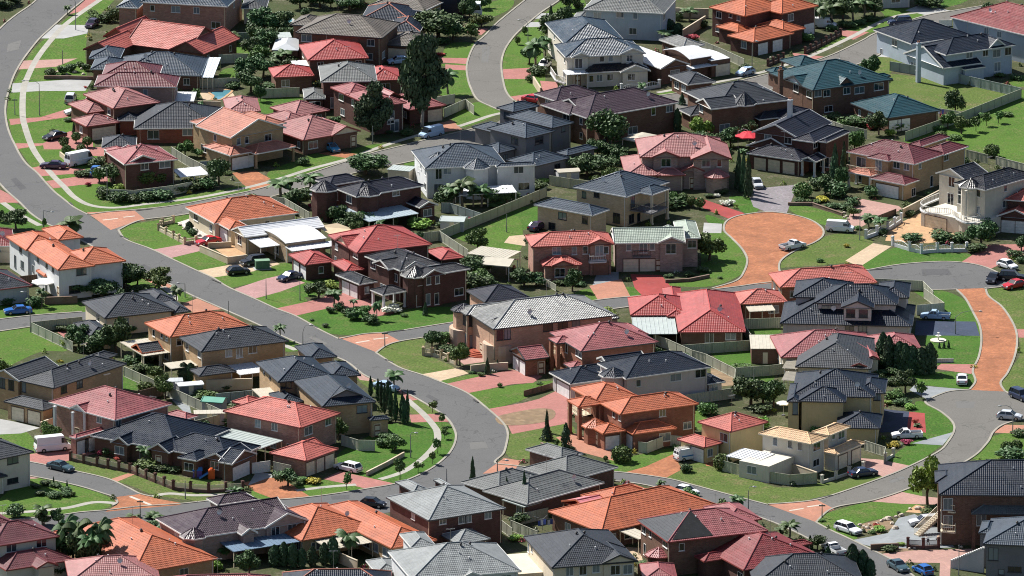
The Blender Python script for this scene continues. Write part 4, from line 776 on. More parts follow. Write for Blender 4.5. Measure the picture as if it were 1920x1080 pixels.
H(T, 'orange brick house with columned balcony', 'two-storey brick house with orange roof, tall columned balcony and pointed lower roofs', 'terra', 'orange', 'o', [(835, 944), (1395, 868)],
  [[5.6, 'h', (660, 862), (835, 944), (1400, 868)], [5.6, 'h', (445, 752), (640, 850), (870, 770)], [5.5, 'h', (413, 842), (515, 886), (690, 866), {'open': 1, 'col': .28}], [2.9, 'h', (590, 1040), (770, 1082), (838, 1062)], [2.9, 'hx', (900, 1092), (1245, 1058), 5], [2.85, 'oct', (660, 1050), 2.2]],
  [('G', (730, 1180), 2.5, 'w'), ('G', (880, 1220), 2.5, 'w'), ('W', (1128, 925), 1.2, 1.3), ('W', (765, 935), .9, 1.2), ('W', (810, 955), .9, 1.2), ('W', (1315, 1030), 1.5, 1.2), ('D', (630, 1160)), ('B', [(420, 895), (520, 965), (640, 935)], 2.9, 'c')], wd=.15)
H(T, 'cream house with coral roof', 'two-storey cream house with coral red roof and attached garage behind a white van', 'yellow', 'coral', 'r', [(1640, 1078), (1915, 1005)],
  [[5.2, 'h', (1440, 992), (1640, 1078), (1920, 1003)], [2.85, 'h', (1330, 1110), (1440, 1195), (1580, 1160)]], [('G', (1400, 1260), 3.0, 'w'), ('W', (1590, 1120), 1.8, 1.4)], wd=.3)
# ------------------------------------------------------------------ tile (3,2)
T = (3, 2)
H(T, 'navy-roofed house with upper dormer', 'large two-storey grey-pink house with navy skirt roofs and a gabled upper dormer', 'mgrey', 'navy', 'd', [(95, 264), (1080, 287)],
  [[2.9, 'hx', (92, 264), (1082, 288), 13], [5.6, 'hx', (350, 127), (975, 110), 10], [5.6, 'gy', (548, 150), (793, 155), 8], [5.3, 'hx', (188, 74), (620, 70), 10], [5.5, 'hx', (820, 70), (1055, 72), 9]],
  [('W', (450, 160), 2.1, 1.4), ('W', (620, 190), 1.5, 1.4), ('W', (715, 192), 1.5, 1.4), ('W', (612, 302), 1.5, 1.2), ('W', (710, 305), 1.5, 1.2)], wd=.15, frame='d')
H(T, 'pink roof behind the conifers', 'house with long pink tiled roof behind a grey-brown roof and dark conifers', 'beige', 'rose', 'r', [(100, 502), (1155, 470)],
  [[2.9, 'hx', (98, 520), (820, 500), 13], [2.9, 'hx', (800, 462), (1158, 470), 9], [2.9, 'gy', (735, 540), (835, 535), 8, {'pitch': 26}]])
H(T, 'grey-brown pyramid-roofed house', 'house with steep grey-brown pyramid roof between pink and navy roofs', 'beige', 'char2', 'd', [(208, 590), (770, 606)],
  [[3.0, 'hy', (206, 590), (772, 606), 18], [3.0, 'gy', (612, 590), (752, 605), 6, {'trim': 'r'}], [3.0, 'hx', (500, 440), (640, 445), 7]])
H(T, 'navy-roofed yellow house', 'two-storey pale yellow house with navy roofs and a low front garage', 'yellow', 'navy', 'd', [(290, 855), (575, 862)],
  [[5.5, 'hx', (190, 745), (800, 850), 12] if 0 else [5.5, 'h', (185, 775), (795, 848), 13], [5.5, 'h', (233, 840), (580, 864), 7], [2.8, 'h', (512, 1040), (838, 1060), 8], [5.3, 'hx', (142, 855), (240, 850), 10], [5.4, 'h', (640, 800), (880, 775), 8]], [('W', (215, 905), .9, 2.0), ('W', (820, 815), 1.2, 1.2)], wd=.1, frame='d')
H((3, 3), 'cream house with sand-coloured roof', 'two-storey cream rendered house with sand-coloured roof and a walled front patio', 'ivory', 'sand', 'c', [(-60, 12), (300, 84)],
  [[5.4, 'h', (-70, 12), (300, 84), (450, 40)], [5.4, 'h', (330, 0), (440, 10), (620, -40)], [2.85, 'h', (400, 150), (600, 118), (728, 82)], [2.7, 'f0', (-215, 215), (30, 250), (180, 180)], [2.75, 'f', (-295, 168), (-120, 215), (50, 168), {'c': 'white', 'fall': .1}]],
  [('W', (55, 70), .9, 1.4), ('W', (165, 80), .9, 1.4), ('W', (240, 100), .9, 1.4), ('W', (365, 105), 2.1, 1.5), ('W', (360, 230), 1.8, 1.2), ('W', (550, 20), 1.8, 1.3), ('G', (660, 190), 2.5, 'c'), ('G', (560, 230), 2.5, 'c'), ('W', (490, 35), .9, .9)], wd=.1)
# ------------------------------------------------------------------ bottom row
T = (0, 3)
H(T, 'cream house with grey hip at left', 'two-storey cream walled house with grey hip roof cut by the left edge', 'ivory', 'char2', 'd', [(-200, 240), (245, 148)], [[5.6, 'h', (-330, 120), (-20, 205), (247, 146)], [2.9, 'hx', (-160, 370), (60, 330), 5]], [('W', (95, 210), 2.1, 1.2), ('W', (95, 365), 2.1, .9)], wd=.1, frame='d')
H(T, 'dotted maroon roof at the lower left', 'two-storey cream house with speckled maroon roof in the lower left corner', 'ivory', 'maroon', 'r', [(0, 848), (440, 778)],
  [[5.5, 'h', (-260, 740), (-40, 858), (442, 778)], [2.9, 'hx', (0, 1010), (600, 985), 7], [3.0, 'gy', (270, 1018), (445, 1005), 5], [5.4, 'hx', (-100, 720), (140, 700), 9]], [('W', (85, 860), 1.8, 1.3), ('W', (310, 820), 1.8, 1.3)], wd=.15)
H(T, 'long orange roof by the palms', 'single-storey house with a long bright orange roof behind dark palms', 'tan', 'orange', 'o', [(1160, 1032), (1630, 948)],
  [[3.0, 'hy', (1000, 1062), (1632, 948), 25], [2.95, 'h', (742, 895), (800, 932), (1015, 905)], [2.95, 'h', (915, 985), (1000, 1025), (1100, 1000)]], wd=.4)
H(T, 'purple-black roofed house', 'two-storey brown brick house with glinting purple-black roof and a blue patio cover', 'mauve', 'purple', 'w', [(1480, 792), (2325, 663)],
  [[4.3, 'h', (1168, 650), (1480, 793), (2330, 662), {'gab': 'e'}], [4.25, 'oct', (1490, 798), 2.2, {'pitch': 30}], [4.25, 'gy', (1990, 722), (2330, 670), 7, {'pitch': 24}], [4.25, 'gy', (1820, 775), (1930, 755), 4, {'pitch': 30}], [2.8, 'f', (1640, 825), (1800, 880), (2348, 800), {'c': 'blue', 'fall': .15}], [4.5, 'h', (1550, 500), (1700, 540), (1900, 490)]],
  [('W', (2065, 740), 1.5, 1.4), ('W', (2190, 720), 1.5, 1.4)], wd=.3)
H(T, 'dusty pink roof at the bottom left', 'house with dusty pink roof cut off by the bottom edge below the orange roof', 'tan', 'pink', 'r', [(560, 1110), (1150, 1090)], [[2.9, 'h', (520, 1125), (1200, 1105), 11]])
H(T, 'second pink roof at the bottom', 'house with rose-pink roof at the bottom edge right of a white garden umbrella', 'tan', 'rose', 'r', [(1210, 1100), (2030, 1082)], [[2.9, 'h', (1215, 1095), (1600, 1195), (2030, 1085)]])
T = (1, 3)
H(T, 'orange house with sail shades', 'single-storey house with wide orange roof and cream shade sails at the back', 'tan', 'orange', 'o', [(430, 800), (760, 742)],
  [[3.0, 'hx', (345, 815), (900, 716), 15], [3.0, 'hy', (1038, 882), (1335, 800), 24], [2.6, 'f', (435, 812), (560, 872), (885, 815), {'c': 'cream', 'fall': .2}]])
H(T, 'pale grey hip-roofed brick house', 'two-storey dark red brick house with pale grey hip roof on the inside of the bend', 'dkred', 'ltgrey', 'd', [(1355, 654), (1868, 573)],
  [[5.6, 'h', (976, 490), (1355, 655), (1872, 573)], [2.8, 'h', (1380, 770), (1575, 832), (1745, 795)], [5.4, 'hx', (1170, 445), (1310, 440), 6], [5.55, 'hx', (1480, 440), (1600, 470), 8]], [('W', (1180, 610), 1.2, 1.3), ('W', (1400, 670), 1.2, .9), ('W', (1550, 645), 1.5, 1.3), ('W', (1590, 645), 1.2, 1.3), ('W', (1740, 620), 1.2, 1.2)], wd=.1)
H((2, 3), 'grey-tiled house with pencil pines', 'single-storey house with joined grey tiled roofs and tall pencil pines beside it', 'brown', 'grey', 'w', [(230, 509), (690, 380)],
  [[3.0, 'h', (-220, 440), (230, 509), (692, 380)], [3.0, 'hx', (400, 372), (800, 265), 10], [3.0, 'h', (-385, 378), (-80, 458), (200, 330)], [3.0, 'hx', (340, 200), (560, 172), 8], [2.6, 'f', (-40, 500), (90, 560), (215, 520), {'c': 'mist', 'fall': .1}]], wd=.4)
H((2, 3), 'sprawling orange house with pink skylight', 'sprawling single-storey orange-tiled house with a pink translucent roof panel', 'brown', 'orange', 'o', [(705, 744), (1575, 558)],
  [[3.0, 'h', (272, 594), (705, 744), (1578, 558)], [3.0, 'h', (515, 475), (740, 560), (1112, 470)], [2.6, 'f', (828, 735), (950, 800), (1010, 760), {'c': 'cream', 'fall': .1}], [3.5, 'gx', (372, 520), (600, 600), (745, 560), {'roof': 'pinktin', 'open': 1, 'zb': 2.4, 'pitch': 16}]], [('W', (420, 715), 1.5, 1.4)])
H((2, 3), 'rose-roofed house with black patch', 'two-storey brown brick house with rose roof showing a black triangular patch', 'brown', 'rose', 'r', [(1225, 820), (1915, 740)],
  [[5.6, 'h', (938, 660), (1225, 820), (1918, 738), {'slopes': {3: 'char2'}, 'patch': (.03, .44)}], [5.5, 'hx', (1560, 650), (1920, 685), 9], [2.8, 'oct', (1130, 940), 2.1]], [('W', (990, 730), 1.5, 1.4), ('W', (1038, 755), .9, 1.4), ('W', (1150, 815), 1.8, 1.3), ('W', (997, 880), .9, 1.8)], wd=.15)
H((2, 3), 'dark red hip-roofed house', 'single-storey house with dark red hip roofs and a pointed bay at the lower right', 'dkred', 'dkred', 'r', [(1740, 1034), (2335, 942)],
  [[3.2, 'h', (1388, 842), (1740, 1035), (2340, 942)], [3.0, 'h', (1368, 930), (1510, 962), (1640, 915)], [3.1, 'h', (1960, 850), (2100, 860), (2200, 810)]])
H((2, 3), 'charcoal-roofed cream house at the bottom', 'two-storey cream house with charcoal hip roof and a front gable at the bottom edge', 'beige', 'char', 'd', [(352, 993), (670, 968)],
  [[5.6, 'h', (90, 786), (352, 994), (942, 968)], [5.6, 'gy', (672, 990), (946, 972), 7], [2.8, 'f0', (-80, 960), (262, 1050), (200, 900)]],
  [('W', (432, 1035), 1.2, 1.5), ('W', (532, 1025), 1.2, 1.5), ('W', (630, 1015), 1.2, 1.3), ('W', (775, 1035), 1.5, 1.5), ('W', (868, 1030), 1.5, 1.5), ('W', (108, 850), .9, 1.4), ('W', (150, 870), .9, 1.4)], wd=.1)
H((1, 3), 'pale grey roof at the bottom', 'two-storey white house with pale grey hip roof at the bottom edge', 'white', 'ltgrey', 'w', [(1400, 1088), (1985, 1042)],
  [[5.6, 'h', (990, 898), (1400, 1090), (1988, 1042)], [2.8, 'h', (825, 965), (970, 1055), (1060, 1010)], [5.5, 'gy', (1560, 1092), (1690, 1078), 5], [5.5, 'hx', (1165, 868), (1345, 850), 7]], [('W', (1180, 1030), 1.5, 1.4), ('W', (1245, 1065), 1.2, 1.4)], wd=.2)
H((1, 3), 'navy roof with salmon ridges', 'low house with navy roof and salmon ridge lines at the bottom edge', 'tan', 'navy', 'r', [(200, 1100), (1000, 1090)], [[2.9, 'h', (198, 1055), (560, 1190), (1020, 1110), {'cap': 'salmon'}]])
H((2, 3), 'small red roof at the bottom', 'small red-roofed house just showing at the bottom edge near a green shade', 'brown', 'rose', 'r', [(980, 1090), (1240, 1086)], [[2.8, 'h', (985, 1112), (1240, 1104), 8]])
H((3, 3), 'charcoal roof at the lower right', 'low house with charcoal roof at the bottom edge beside dark conifers', 'brown', 'char', 'd', [(-90, 1130), (700, 1110)], [[2.9, 'h', (-100, 1140), (720, 1128), 13]])
H((3, 3), 'three-storey brick house with navy roof', 'three-storey brown brick house with dark navy roof and stacked balconies at the right edge', 'brown', 'navy', 'd', [(1360, 472), (1920, 478)],
  [[8.2, 'hx', (1285, 472), (2400, 480), 16], [8.1, 'hx', (1255, 380), (1420, 382), 6], [5.6, 'hx', (1528, 615), (2300, 622), 9, {'roof': 'grey', 'open': 1, 'col': .25, 'pitch': 25}]],
  [('B', [(1300, 580), (1310, 590), (1400, 598), (1405, 580)], 5.4, 'c'), ('B', [(1300, 730), (1310, 742), (1400, 750), (1405, 730)], 2.7, 'c'), ('W', (1350, 540), 1.5, 1.9), ('W', (1350, 670), 1.5, 1.9), ('W', (1600, 660), 1.5, 1.8), ('P', (1305, 470), 0, 8.0, .15, 'ivory'), ('P', (1545, 618), 0, 5.4, .2, 'mauve')], wd=.2, vents=1)
H((3, 3), 'grey-roofed brown house in the corner', 'dark brown house with light grey hip roof in the bottom right corner', 'dkgrey', 'slate', 'd', [(1618, 842), (1920, 855)],
  [[5.6, 'hx', (1612, 845), (2300, 862), 13], [5.5, 'hx', (1580, 760), (1700, 762), 6]], [('W', (1690, 915), 1.5, 2.0), ('W', (1750, 1050), .9, .9), ('W', (1850, 1030), 2.1, .9)], wd=.1, frame='d')
H((3, 0), 'grey-walled house at the top right', 'pale grey walled house cut off by the top edge beyond the palms', 'grey', 'char', 'w', [(860, -140), (1080, -150)], [[5.5, 'hx', (850, -140), (1085, -150), 11]], wd=.3)
# ------------------------------------------------------------------ ground materials
def grassmat(key, a, b, dry):
    if key in MATS: return MATS[key]
    m, nt, bs = _new(key); w = world_pos(nt)
    c = mixc(nt, ramp(nt, noise(nt, .16, 4, w, .6), .35, .68), a, b)
    c = mixc(nt, ramp(nt, noise(nt, .30, 8, w, .8), .49, .66), c, dry)
    c = mixc(nt, ramp(nt, noise(nt, 2.6, 5, w, .75), .38, .62), c, sc(b, .52))
    c = mixc(nt, ramp(nt, noise(nt, .055, 3, w, .6), .45, .75), c, sc(a, .72))
    L(nt, c, bs.inputs['Base Color']); bs.inputs['Roughness'].default_value = .95; bs.inputs['Specular IOR Level'].default_value = .12
    bp = N(nt, 'ShaderNodeBump'); bp.inputs['Strength'].default_value = .75; bp.inputs['Distance'].default_value = .12
    L(nt, noise(nt, 6, 4, w, .8), bp.inputs['Height']); L(nt, bp.outputs['Normal'], bs.inputs['Normal'])
    MATS[key] = m; return m
def asphalt(key, col, patch):
    if key in MATS: return MATS[key]
    m, nt, bs = _new(key); w = world_pos(nt)
    c = mixc(nt, ramp(nt, noise(nt, .12, 6, w, .7), .35, .7), col, patch)
    c = mixc(nt, ramp(nt, noise(nt, 3.5, 4, w, .8), .4, .65), c, sc(col, .86))
    v = N(nt, 'ShaderNodeTexVoronoi', feature='DISTANCE_TO_EDGE'); v.inputs['Scale'].default_value = .09
    wv = N(nt, 'ShaderNodeVectorMath', operation='ADD'); nz = N(nt, 'ShaderNodeTexNoise'); nz.inputs['Scale'].default_value = .4; L(nt, w, nz.inputs['Vector'])
    mu = N(nt, 'ShaderNodeVectorMath', operation='SCALE'); mu.inputs['Scale'].default_value = 6; L(nt, nz.outputs['Color'], mu.inputs[0]); L(nt, w, wv.inputs[0]); L(nt, mu.outputs[0], wv.inputs[1]); L(nt, wv.outputs[0], v.inputs['Vector'])
    c = mixc(nt, ramp(nt, v.outputs['Distance'], .0, .012, (.75, .75, .75), (0, 0, 0)), c, sc(col, .55))
    L(nt, c, bs.inputs['Base Color']); bs.inputs['Roughness'].default_value = .9; bs.inputs['Specular IOR Level'].default_value = .2
    MATS[key] = m; return m
def pavemat(key, col, var=.16, joint=.62, size=(.42, .21), stain=.75):
    key = 'pave_'+key
    if key in MATS: return MATS[key]
    m, nt, bs = _new(key); w = world_pos(nt)
    t = N(nt, 'ShaderNodeTexBrick'); t.inputs['Scale'].default_value = 1; t.inputs['Brick Width'].default_value = size[0]; t.inputs['Row Height'].default_value = size[1]; t.inputs['Mortar Size'].default_value = .012
    mp = N(nt, 'ShaderNodeMapping'); mp.inputs['Rotation'].default_value = (0, 0, .6); L(nt, w, mp.inputs['Vector']); L(nt, mp.outputs[0], t.inputs['Vector'])
    t.inputs['Color1'].default_value = sc(col, 1-var)+(1,); t.inputs['Color2'].default_value = sc(col, 1+var)+(1,); t.inputs['Mortar'].default_value = sc(col, joint)+(1,)
    c = mixc(nt, ramp(nt, noise(nt, .22, 6, w, .75), .36, .68), t.outputs['Color'], sc(col, stain))
    c = mixc(nt, ramp(nt, noise(nt, 1.3, 5, w, .75), .55, .8), c, tuple(x*.7+.06 for x in col))
    L(nt, c, bs.inputs['Base Color']); bs.inputs['Roughness'].default_value = .85; bs.inputs['Specular IOR Level'].default_value = .25
    MATS[key] = m; return m
GM = {
 'lawn': lambda: grassmat('grass_lawn', (.100, .190, .030), (.070, .145, .022), (.190, .175, .075)),
 'dry': lambda: grassmat('grass_dry', (.122, .172, .042), (.088, .138, .030), (.22, .175, .095)),
 'deep': lambda: grassmat('grass_deep', (.076, .172, .024), (.052, .128, .018), (.150, .160, .060)),
 'base': lambda: grassmat('yard_ground', (.060, .085, .030), (.085, .085, .042), (.20, .17, .125)),
 'soil': lambda: pavemat('soil', (.21, .145, .085), .3, .9, (.9, .7)),
 'road': lambda: asphalt('asphalt', (.098, .098, .100), (.120, .118, .114)),
 'road2': lambda: asphalt('asphalt_old', (.126, .120, .110), (.150, .142, .130)),
 'conc': lambda: pavemat('concrete', (.33, .33, .32), .06, .8, (2.5, 2.5)), 'path': lambda: pavemat('footpath', (.33, .315, .275), .07, .75, (1.2, 1.2)),
 'kerb': lambda: pavemat('kerb', (.29, .27, .225), .08, .75, (1.2, 1.2)), 'pink': lambda: pavemat('pink', (.34, .142, .122)), 'lilac': lambda: pavemat('lilac', (.36, .205, .195)), 'salmon': lambda: pavemat('salmon', (.38, .175, .115)),
 'orange': lambda: pavemat('orange', (.365, .142, .066), .26, .6, (.42, .21), .52), 'cream': lambda: pavemat('cream', (.46, .35, .235)), 'red': lambda: pavemat('red', (.28, .046, .042), .1, .8, (3, 3)),
 'sand': lambda: pavemat('sand', (.45, .28, .15), .15, .8, (.6, .6)), 'purple': lambda: pavemat('purple', (.21, .19, .20), .25), 'blue': lambda: pavemat('blueslab', (.035, .050, .085), .15, .9, (3, 3)),
 'slate': lambda: pavemat('slate', (.23, .25, .26), .15, .85, (2, 2)), 'navy': lambda: pavemat('navy', (.03, .04, .07), .15, .9, (3, 3)), 'rosep': lambda: pavemat('rose', (.38, .225, .19)), 'gravel': lambda: pavemat('gravel', (.50, .46, .42), .3, .8, (.3, .3)),
}
LAYER = {'lot': .004, 'lawn': .008, 'drive': .016, 'path': .022, 'road': .028, 'mark': .036}
OPEN = []
def sheet(name, pts, z, mat, smooth=False, edge=None):
    if smooth: pts = smoothpts(pts, True)
    OPEN.append(pts)
    P = [unp(x, y, z) for x, y in pts]
    tri = tessellate_polygon([[Vector((p.x, p.y, 0)) for p in P]])
    me = bpy.data.meshes.new(name); me.from_pydata([tuple(p) for p in P], [], [tuple(t) for t in tri]); me.materials.append(mat)
    bm = bmesh.new(); bm.from_mesh(me)
    for f in bm.faces:
        f.normal_update()
        if f.normal.z < 0: f.normal_flip()
    bm.to_mesh(me); bm.free()
    o = link(name, me); tag(o, kind='structure'); return o
SEQ = [0]
def S(kind, t, pts, sm=True, layer=None, name=None):
    g = [tp(t, p) for p in pts] if t else pts
    ly = layer or ('lawn' if kind in ('lawn', 'dry', 'deep') else 'drive')
    nm = name or ('lawn' if ly == 'lawn' else 'driveway')
    SEQ[0] += 1
    return sheet(nm, g, LAYER[ly]+(SEQ[0] % 7)*.0007, GM[kind](), sm)
def ribbon(name, pts, w, z, mat, t=None, h=0, smooth=True):
    g = [tp(t, p) for p in pts] if t else pts
    if smooth: g = smoothpts(g)
    P = [unp(x, y, 0) for x, y in g]; m = MB(); Lf, Rt = [], []
    for i, p in enumerate(P):
        d = (P[min(i+1, len(P)-1)]-P[max(0, i-1)]); d.z = 0; d.normalize(); n = Vector((-d.y, d.x, 0))*w/2
        Lf.append(p+n); Rt.append(p-n)
    for i in range(len(P)-1):
        a, b, c, d = Lf[i], Lf[i+1], Rt[i+1], Rt[i]; q = [Vector((v.x, v.y, z)) for v in (d, c, b, a)]
        m.face(q)
        if h:
            for u, v in ((a, b), (c, d)): m.face([(u.x, u.y, 0), (v.x, v.y, 0), (v.x, v.y, z), (u.x, u.y, z)])
    o = m.build(name, mat); tag(o, kind='structure'); return o
kerbm = None
def kerb(pts): return ribbon('kerb', pts, .36, .12, GM['kerb'](), None, 1)

g = MB(); g.face([(-900, -700, 0), (900, -700, 0), (900, 2600, 0), (-900, 2600, 0)]); tag(g.build('ground', GM['base']()), kind='structure')
# ---- roads (photo pixels)
mR = [(190, -25), (165, -6), (130, 22), (110, 40), (92, 56), (72, 75), (52, 100), (40, 117), (27, 140), (19, 162), (12, 188), (10, 212), (14, 238), (21, 258), (28, 272), (37, 290), (50, 308), (70, 325), (85, 342), (102, 360), (117, 372), (140, 390), (165, 403)]
mR2 = [(222, 432), (237, 450), (282, 467), (320, 485), (367, 507), (400, 522), (430, 540), (480, 562), (517, 579), (552, 592), (580, 607), (600, 619), (635, 636)]
mR3 = [(705, 662), (720, 672), (750, 690), (790, 703), (822, 715), (875, 737), (912, 765), (942, 792), (952, 812), (949, 835), (943, 852), (928, 868)]
mL0 = [(95, -25), (75, -6), (57, 10), (28, 30), (0, 54), (-30, 90), (-55, 150), (-60, 230), (-40, 300), (0, 345), (12, 358), (37, 380), (57, 400), (82, 417), (110, 430), (160, 455), (220, 489), (252, 505), (300, 524), (357, 553), (400, 572), (475, 605), (530, 631), (567, 647), (630, 670), (655, 682), (687, 706), (747, 730), (780, 747), (822, 772), (840, 787), (850, 802), (855, 818), (850, 838), (835, 858), (803, 882), (750, 905), (687, 917), (600, 930), (540, 936), (500, 938)]
south = [(-30, 1018), (150, 1008), (300, 1000), (440, 990), (600, 980), (700, 965), (830, 945), (900, 925), (1000, 908), (1100, 902)]
dT = [(928, 868), (960, 873), (1050, 882), (1152, 885), (1247, 897), (1300, 910), (1352, 924), (1440, 947)]
dT2 = [(1530, 980), (1560, 996), (1595, 1012), (1652, 1040), (1690, 1060), (1712, 1080), (1750, 1110)]
dB = [(1100, 902), (1160, 903), (1225, 913), (1267, 930), (1352, 950), (1440, 976), (1515, 1010), (1585, 1050), (1612, 1080), (1640, 1110)]
wN = [(500, 938), (430, 936), (337, 945), (262, 950), (200, 957), (150, 961), (100, 968), (0, 977), (-30, 980)]
sm = smoothpts
poly = sm(mR)+sm([(165, 403), (190, 418), (222, 432)])+sm(mR2)+sm([(635, 636), (670, 648), (705, 662)])+sm(mR3)+sm(dT)+sm([(1440, 947), (1485, 962), (1530, 980)])+sm(dT2)+sm(dB)[::-1]+sm(south)[::-1]+sm(wN)[::-1]+sm(mL0)[::-1]
sheet('road', poly, LAYER['road'], GM['road']())
for k in (mR, mR2, mR3+dT[1:], dT2, dB, mL0, wN): kerb(k)
# side streets
bT = [(165, 403), (200, 398), (250, 394), (325, 386), (400, 372), (475, 357), (560, 332), (640, 306), (695, 288), (760, 272), (800, 262), (868, 246), (925, 232), (950, 215)]
bB = [(222, 432), (245, 420), (272, 412), (350, 402), (480, 376), (580, 350), (660, 326), (757, 306), (830, 290), (905, 272), (1000, 255), (1100, 236)]
eL = [(1000, -12), (985, 0), (960, 20), (930, 45), (910, 66), (892, 82), (881, 102), (875, 125), (877, 147), (883, 166), (895, 187), (920, 200), (942, 209)]
eR = [(1062, -12), (1050, 0), (1017, 22), (997, 38), (975, 57), (960, 73), (946, 95), (940, 120), (943, 150), (950, 174), (965, 190), (985, 197), (1050, 196), (1150, 188), (1255, 177), (1350, 160), (1410, 146), (1480, 128), (1550, 107), (1615, 77), (1645, 61), (1730, 31), (1790, 20), (1850, 10)]
eB = [(1100, 236), (1200, 222), (1300, 205), (1400, 182), (1500, 152), (1610, 120), (1672, 90), (1715, 66), (1760, 50), (1805, 27), (1850, 22)]
sheet('road', sm(bT)[:-1]+[(942, 209)]+sm(eL)[::-1]+sm(eR)+sm(eB)[::-1]+sm(bB)[::-1], LAYER['road']+.003, GM['road2']())
for k in (bT[:-1], bB, eL, eR, eB): kerb(k)
cT = [(635, 636), (680, 627), (720, 624), (760, 619), (855, 604), (1000, 586), (1120, 563), (1255, 551), (1320, 545), (1380, 538), (1440, 530), (1560, 519), (1625, 507), (1690, 496), (1765, 491), (1815, 494), (1852, 503), (1885, 520), (1900, 535)]
cB = [(705, 662), (725, 648), (752, 640), (795, 633), (855, 622), (1000, 601), (1140, 581), (1290, 562), (1400, 553), (1560, 546), (1700, 545), (1795, 543), (1845, 542), (1900, 536)]
sheet('road', sm(cT)+sm(cB)[::-1], LAYER['road']+.006, GM['road']())
kerb(cT); kerb(cB[:12]); kerb(cB[12:])
hL = [(1792, 542), (1810, 560), (1825, 587), (1837, 612), (1840, 640), (1835, 670), (1824, 695), (1829, 715), (1818, 731)]
hR = [(1848, 540), (1854, 556), (1880, 577), (1902, 612), (1907, 640), (1902, 670), (1889, 700), (1876, 718), (1884, 734)]
sheet('brick_road', sm(hL)+sm(hR)[::-1], LAYER['road']+.009, GM['orange']()); kerb(hL); kerb(hR)
gL = [(1440, 946), (1515, 940), (1560, 929), (1655, 896), (1705, 875), (1760, 847), (1778, 828), (1789, 808), (1786, 792), (1765, 773), (1738, 758), (1740, 750), (1777, 735), (1818, 731)]
gR = [(1530, 980), (1563, 953), (1640, 938), (1717, 911), (1815, 863), (1850, 832), (1863, 810), (1885, 795), (1930, 785), (1990, 782)]
gX = [(1884, 734), (1920, 750), (1990, 765)]
sheet('road', sm(gL)+sm(gX)+sm(gR)[::-1], LAYER['road']+.0045, GM['road2']()); kerb(gL); kerb(gR); kerb(gX)
bulb = [(1335, 541), (1380, 527), (1395, 510), (1401, 488), (1392, 468), (1372, 447), (1358, 433), (1360, 418), (1375, 408), (1400, 402), (1440, 398), (1480, 402), (1515, 411), (1535, 422), (1544, 433), (1541, 445), (1525, 456), (1500, 466), (1472, 482), (1461, 496), (1464, 515), (1475, 528)]
sheet('brick_road', sm(bulb), LAYER['road']+.009, GM['orange']()); kerb(bulb)
sheet('road', [tp((0, 2), p) for p in ((-80, 245), (0, 235), (270, 205), (615, 180), (800, 170), (800, 220), (615, 240), (230, 292), (0, 326), (-80, 335))], LAYER['road'], GM['road']())
ribbon('kerb', [(-80, 245), (0, 235), (270, 205), (615, 180)], .36, .12, GM['kerb'](), (0, 2), 1); ribbon('kerb', [(-80, 335), (0, 326), (230, 292), (615, 240)], .36, .12, GM['kerb'](), (0, 2), 1)
dl = [(-100, 170), (220, 225), (540, 290), (800, 350), (960, 420), (1050, 465)]; dr = [(-100, 280), (215, 330), (400, 365), (600, 410), (780, 465), (850, 490)]
sheet('road', sm([tp((0, 3), p) for p in dl])+sm([tp((0, 3), p) for p in dr])[::-1], LAYER['road'], GM['road']())
ribbon('kerb', dl+[(1160, 490)], .36, .12, GM['kerb'](), (0, 3), 1); ribbon('kerb', dr+[(880, 530), (840, 555)], .36, .12, GM['kerb'](), (0, 3), 1)
# paved junction thresholds and their white bars
for kk, t, p in (('salmon', (0, 1), [(650, 512), (800, 506), (1010, 500), (1095, 570), (990, 590), (830, 645)]), ('salmon', (1, 2), [(620, 372), (780, 345), (970, 338), (1088, 402), (1000, 422), (905, 482)]),
                ('orange', (0, 3), [(850, 490), (1050, 465), (1180, 500), (1380, 535), (1340, 548), (1000, 578), (790, 598), (880, 545)]), ('salmon', (3, 3), [(0, 545), (180, 530), (370, 510), (500, 578), (400, 625), (352, 672)]), ('salmon', (1, 3), [(1700, 312), (1860, 195), (1990, 215), (1930, 300)])):
    sheet('junction_paving', [tp(t, q) for q in p], LAYER['mark'], GM[kk]())
wm_ = plain('road_white', (.42, .37, .31), .7)
for t, a, b, w_ in (((0, 1), (770, 572), (885, 560), .5), ((0, 1), (925, 551), (1012, 541), .5), ((1, 2), (750, 412), (850, 396), .5), ((1, 2), (880, 386), (990, 374), .5), ((3, 3), (160, 592), (265, 575), .5), ((3, 3), (295, 563), (400, 548), .5), ((0, 3), (975, 485), (1045, 512), .6), ((0, 3), (1060, 520), (1130, 548), .6)):
    ribbon('road_marking', [a, b], w_, LAYER['mark']+.008, wm_, t, 0, False)
# kerb-side drains
for t, a, b in (((0, 1), (520, 440), (545, 462)), ((0, 1), (900, 690), (960, 718)), ((0, 1), (1020, 502), (1140, 488)), ((1, 2), (410, 278), (465, 303)), ((1, 2), (965, 538), (1025, 560)), ((1, 2), (980, 335), (1110, 318)), ((1, 2), (1630, 838), (1665, 862)), ((3, 1), (760, 948), (930, 935)), ((3, 3), (320, 512), (480, 478)), ((0, 1), (1590, 1020), (1660, 1048))):
    ribbon('drain', [a, b], .35, .128, plain('drain_dark', (.03, .03, .03), .8), t, 0, False)
